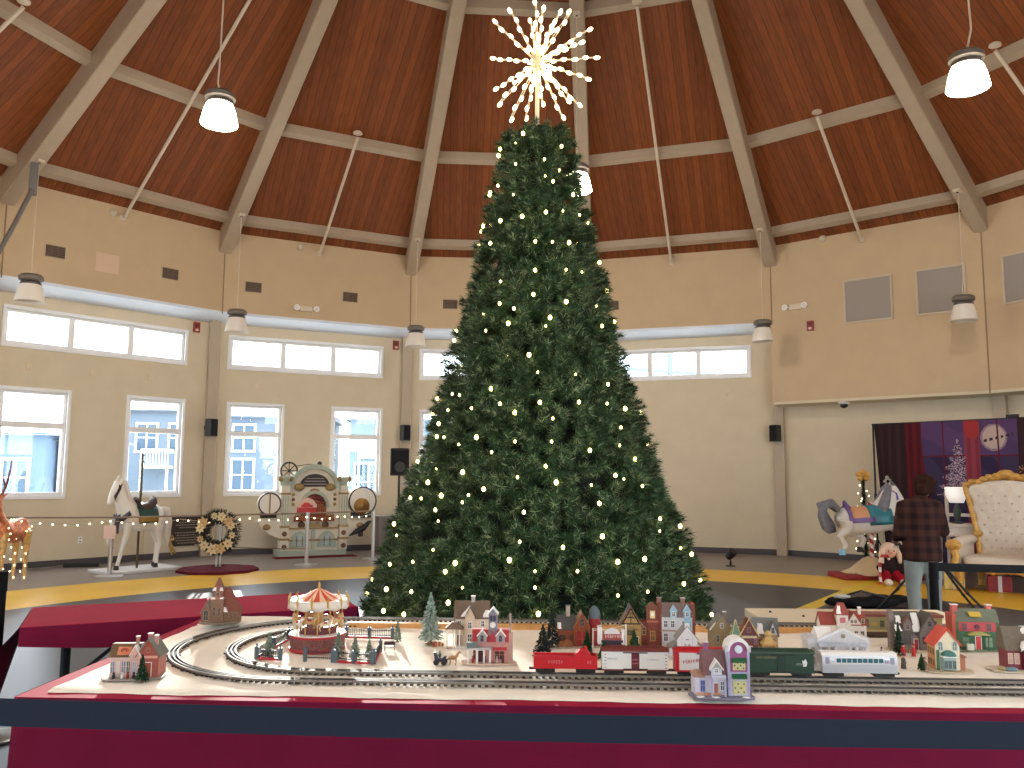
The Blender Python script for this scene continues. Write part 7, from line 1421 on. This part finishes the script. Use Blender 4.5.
for j in range(nb+1):
    f = j/nb; z = .48+1.08*f; row = []
    for i in range(nc+1):
        u = -1+2*i/nc; zz = z+(.10*math.cos(u*PI/2) if f > .6 else 0)*((f-.6)/.4 if f > .6 else 0); row.append((hw(f)*u, .28+.12*f-.055*math.cos(u*PI/2)*math.sin(min(1,f*1.2)*PI/2)+.014*abs(math.sin(u*PI*2.5+(f*9 % 2)))*0+.02*(math.cos(u*PI*5)*math.cos(f*PI*9)), zz))
    rows.append(row)
g = G(); g.loft(rows, cap=False, closed=False); o = g.obj('back_cushion', LTH, t, smooth=True, fixn=False); s = o.modifiers.new('t', 'SOLIDIFY'); s.thickness = .06; s.offset = -1
for j in range(1, 9):
    for i in range(-2, 3):
        u = (i+(.5 if j % 2 else 0))*.36; f = j/9.5
        if abs(u) < .85: G().ball((hw(f)*u, .235+.12*f-.035*math.cos(u*PI/2), .48+1.08*f+.03), .014, 8, 6).obj('button', BTN, t)
pts = [(-hw(0)-.02,.30,.46)]+[(-hw(f)-.02,.29+.12*f,.48+1.08*f) for f in [i/14 for i in range(15)]]; top = [(hw(1)*u*1.04, .41, 1.58+.12*math.cos(u*PI/2)) for u in [-1+2*i/16 for i in range(1,16)]]; pr2 = pts+top+[(-p[0],p[1],p[2]) for p in reversed(pts)]
G().tube(pr2, .035, 10).obj('back_frame', GLD, t, smooth=True); g = G(); r_ = random.Random(12)
for i in range(15): u = -1+2*i/14; g.ball((hw(1)*u*.98, .39, 1.60+.12*math.cos(u*PI/2)+.02*math.sin(i*2.1)), (.05,.03,.035+.02*math.cos(u*PI/2)), 8, 6)
g.ball((0,.38,1.76), (.10,.035,.07)).ball((-.1,.38,1.73), (.06,.03,.05)).ball((.1,.38,1.73), (.06,.03,.05)); g.obj('crest_carving', GLD, t, smooth=True)
for s in (-1, 1):
    g = G().tube([(s*.40,.28,.74),(s*.42,.05,.74),(s*.43,-.22,.70),(s*.43,-.34,.66)], [.07,.075,.08,.07], 14); g.prism([(-.3,.38),(.3,.38),(.3,.72),(-.3,.70)], s*.42-.04, s*.42+.04, 'yz'); g.blob('arm_pad', LTH, t, .016, 4)
    g = G().lathe([(.085,0),(.09,-.03),(.06,-.05),(.03,-.06)], (s*.43,-.36,.68), 20, 'y'); g.tube([(s*.43,-.37,.60),(s*.40,-.38,.5),(s*.43,-.38,.42),(s*.40,-.38,.34)], [.05,.045,.05,.045], 10); g.obj('arm_scroll', GLD, t, smooth=True); G().ball((s*.34,.30,.82), (.06,.04,.05)).obj('back_knob', GLD, t, smooth=True)
# gifts under and beside the throne
for x, y, w, h, c1, c2, lab in ((6.42,12.25,.26,.24,(206,190,120),(240,236,220),'crinkled gold foil parcel under the throne seat, left'), (6.95,12.05,.3,.22,(150,24,40),(226,222,224),'red gift box with white ribbon under the throne seat, right')):
    q = thing('gift_box', lab, 'gift box', (x, y, 0), -.42); G().bx(-w/2, w/2, -w/2, w/2, 0, h).obj('box', M('gift_%d' % c1[0], c1, .35, .2 if c1[0] > 180 else 0, var=.2, scale=12), q, bevel=.008); G().bx(-.025, .025, -w/2-.003, w/2+.003, 0, h+.003).bx(-w/2-.003, w/2+.003, -.025, .025, 0, h+.003).obj('ribbon', M('ribbon_%d' % c2[2], c2, .4), q); G().ball((-.05,0,h+.03), (.05,.03,.03)).ball((.05,0,h+.03), (.05,.03,.03)).obj('bow', MATS['ribbon_%d' % c2[2]], q, smooth=True)
# white desk, lamp, easel
t = thing('white_desk', 'ornate white console desk behind the person, left of throne', 'desk', (7.0, 13.05, 0), -.7)
WD = M('white_desk_paint', (220,210,202), .45); G().bx(-.42, .42, -.25, .25, .84, .89).obj('top', WD, t, bevel=.012); G().bx(-.38, .38, -.22, .22, .70, .84).obj('apron', WD, t); 
for x in (-.36,.36):
    for y in (-.2,.2): G().lathe([(.02,0),(.03,.1),(.022,.3),(.035,.6),(.035,.7)], (x,y,0), 12).obj('leg', WD, t, smooth=True)
g = G()
for i in range(7): g.ball((-.36+.12*i,-.23,.72), (.07,.02,.035), 8, 6)
g.obj('apron_carving', WD, t, smooth=True)
t = thing('table_lamp', 'table lamp with bright white shade on the white desk', 'lamp', (6.93, 13.03, .89)); G().lathe([(.08,0),(.08,.02),(.03,.04),(.05,.12),(.055,.2),(.025,.28),(.012,.3)], (0,0,0), 20).obj('base', M('dark_green_lamp_base', (56,72,66), .3), t, smooth=True); G().cyl((0,0,.3), (0,0,.36), .01, n=8).obj('stem', grey_m, t)
o = G().lathe([(.10,.32),(.15,.44),(.16,.55),(.158,.56)], (0,0,0), 28, close=False).obj('shade', M('lit_lamp_shade', (240,234,228), .6, emit=(255,250,244), es=.55), t, smooth=True); s = o.modifiers.new('t','SOLIDIFY'); s.thickness = .004
t = thing('easel', 'tall white easel frame standing behind the table lamp', 'easel', (7.35, 13.6, 0), -.8)
for x in (-.26,.26): G().bx(x-.025, x+.025, -.02, .02, 0, 1.38).obj('upright', WD, t, bevel=.005)
for z in (1.34, 1.0): G().bx(-.26, .26, -.018, .018, z-.03, z+.02).obj('crossbar', WD, t)
t = thing('floor_spotlight', 'small black spotlight on floor by the back wall right of tree', 'spotlight', (3.93, 15.1, 0)); G().lathe([(.09,0),(.09,.012),(.02,.02),(.016,.1)], (0,0,0), 18).obj('base', dark_m, t, smooth=True); g = G().tube([(-.04,.03,.14),(.0,0,.2),(.04,-.04,.27)], [.06,.075,.085], 16); g.obj('lamp_head', dark_m, t, smooth=True)
# ------------------------------------------------------------------ sky, camera
w = bpy.data.worlds.new('overcast_sky'); scn.world = w; w.use_nodes = True
bg = w.node_tree.nodes['Background']; bg.inputs['Color'].default_value = (.86,.93,1,1); bg.inputs['Strength'].default_value = 7.0
sn = bpy.data.lights.new('low_sun', 'SUN'); sn.energy = 9; sn.angle = .012; sn.color = (1,.95,.87); so_ = bpy.data.objects.new('low_sun', sn); COL.objects.link(so_)
so_.rotation_euler = Vector((.25,-.97,-.23)).to_track_quat('-Z','Y').to_euler()
cam = bpy.data.cameras.new('camera'); co = bpy.data.objects.new('camera', cam); COL.objects.link(co); scn.camera = co
F, TH, RO = 829.627, .1090, .006
cam.sensor_width = 36; cam.sensor_fit = 'HORIZONTAL'; cam.lens = F/1024*36; cam.clip_start = .05; cam.clip_end = 300
r0, u0, f0 = V3(1,0,0), V3(0,-math.sin(TH),math.cos(TH)), V3(0,math.cos(TH),math.sin(TH))
rr_ = r0*math.cos(RO)+u0*math.sin(RO); uu_ = u0*math.cos(RO)-r0*math.sin(RO)
co.matrix_world = Matrix(((rr_.x,uu_.x,-f0.x,0),(rr_.y,uu_.y,-f0.y,0),(rr_.z,uu_.z,-f0.z,1.6),(0,0,0,1)))
vs = scn.view_settings; vs.view_transform = 'Standard'; vs.look = 'None'; vs.gamma = 1; vs.exposure = 0; vs.use_curve_mapping = False
scn.cycles.use_denoising = True; scn.cycles.max_bounces = 8; scn.cycles.diffuse_bounces = 4; scn.cycles.transparent_max_bounces = 16
scn.cycles.sample_clamp_indirect = 6; scn.cycles.caustics_reflective = False; scn.cycles.caustics_refractive = False

for m in bpy.data.materials:        # cloth, felt and masonry do not shine
    if m.use_nodes and any(w in m.name for w in ('cloth', 'crimson', 'felt', 'flannel', 'jeans', 'hair', 'plush', 'brick', 'stone', 'carpet', 'mat', 'velvet', 'paint_wall', 'needle', 'webbing', 'stanchion', 'nylon', 'print_')):
        for n in m.node_tree.nodes:
            if n.type == 'BSDF_PRINCIPLED': n.inputs['Specular IOR Level'].default_value = .12
MATS['painted_court_floor'].node_tree.nodes['Principled BSDF'].inputs['Specular IOR Level'].default_value = .12
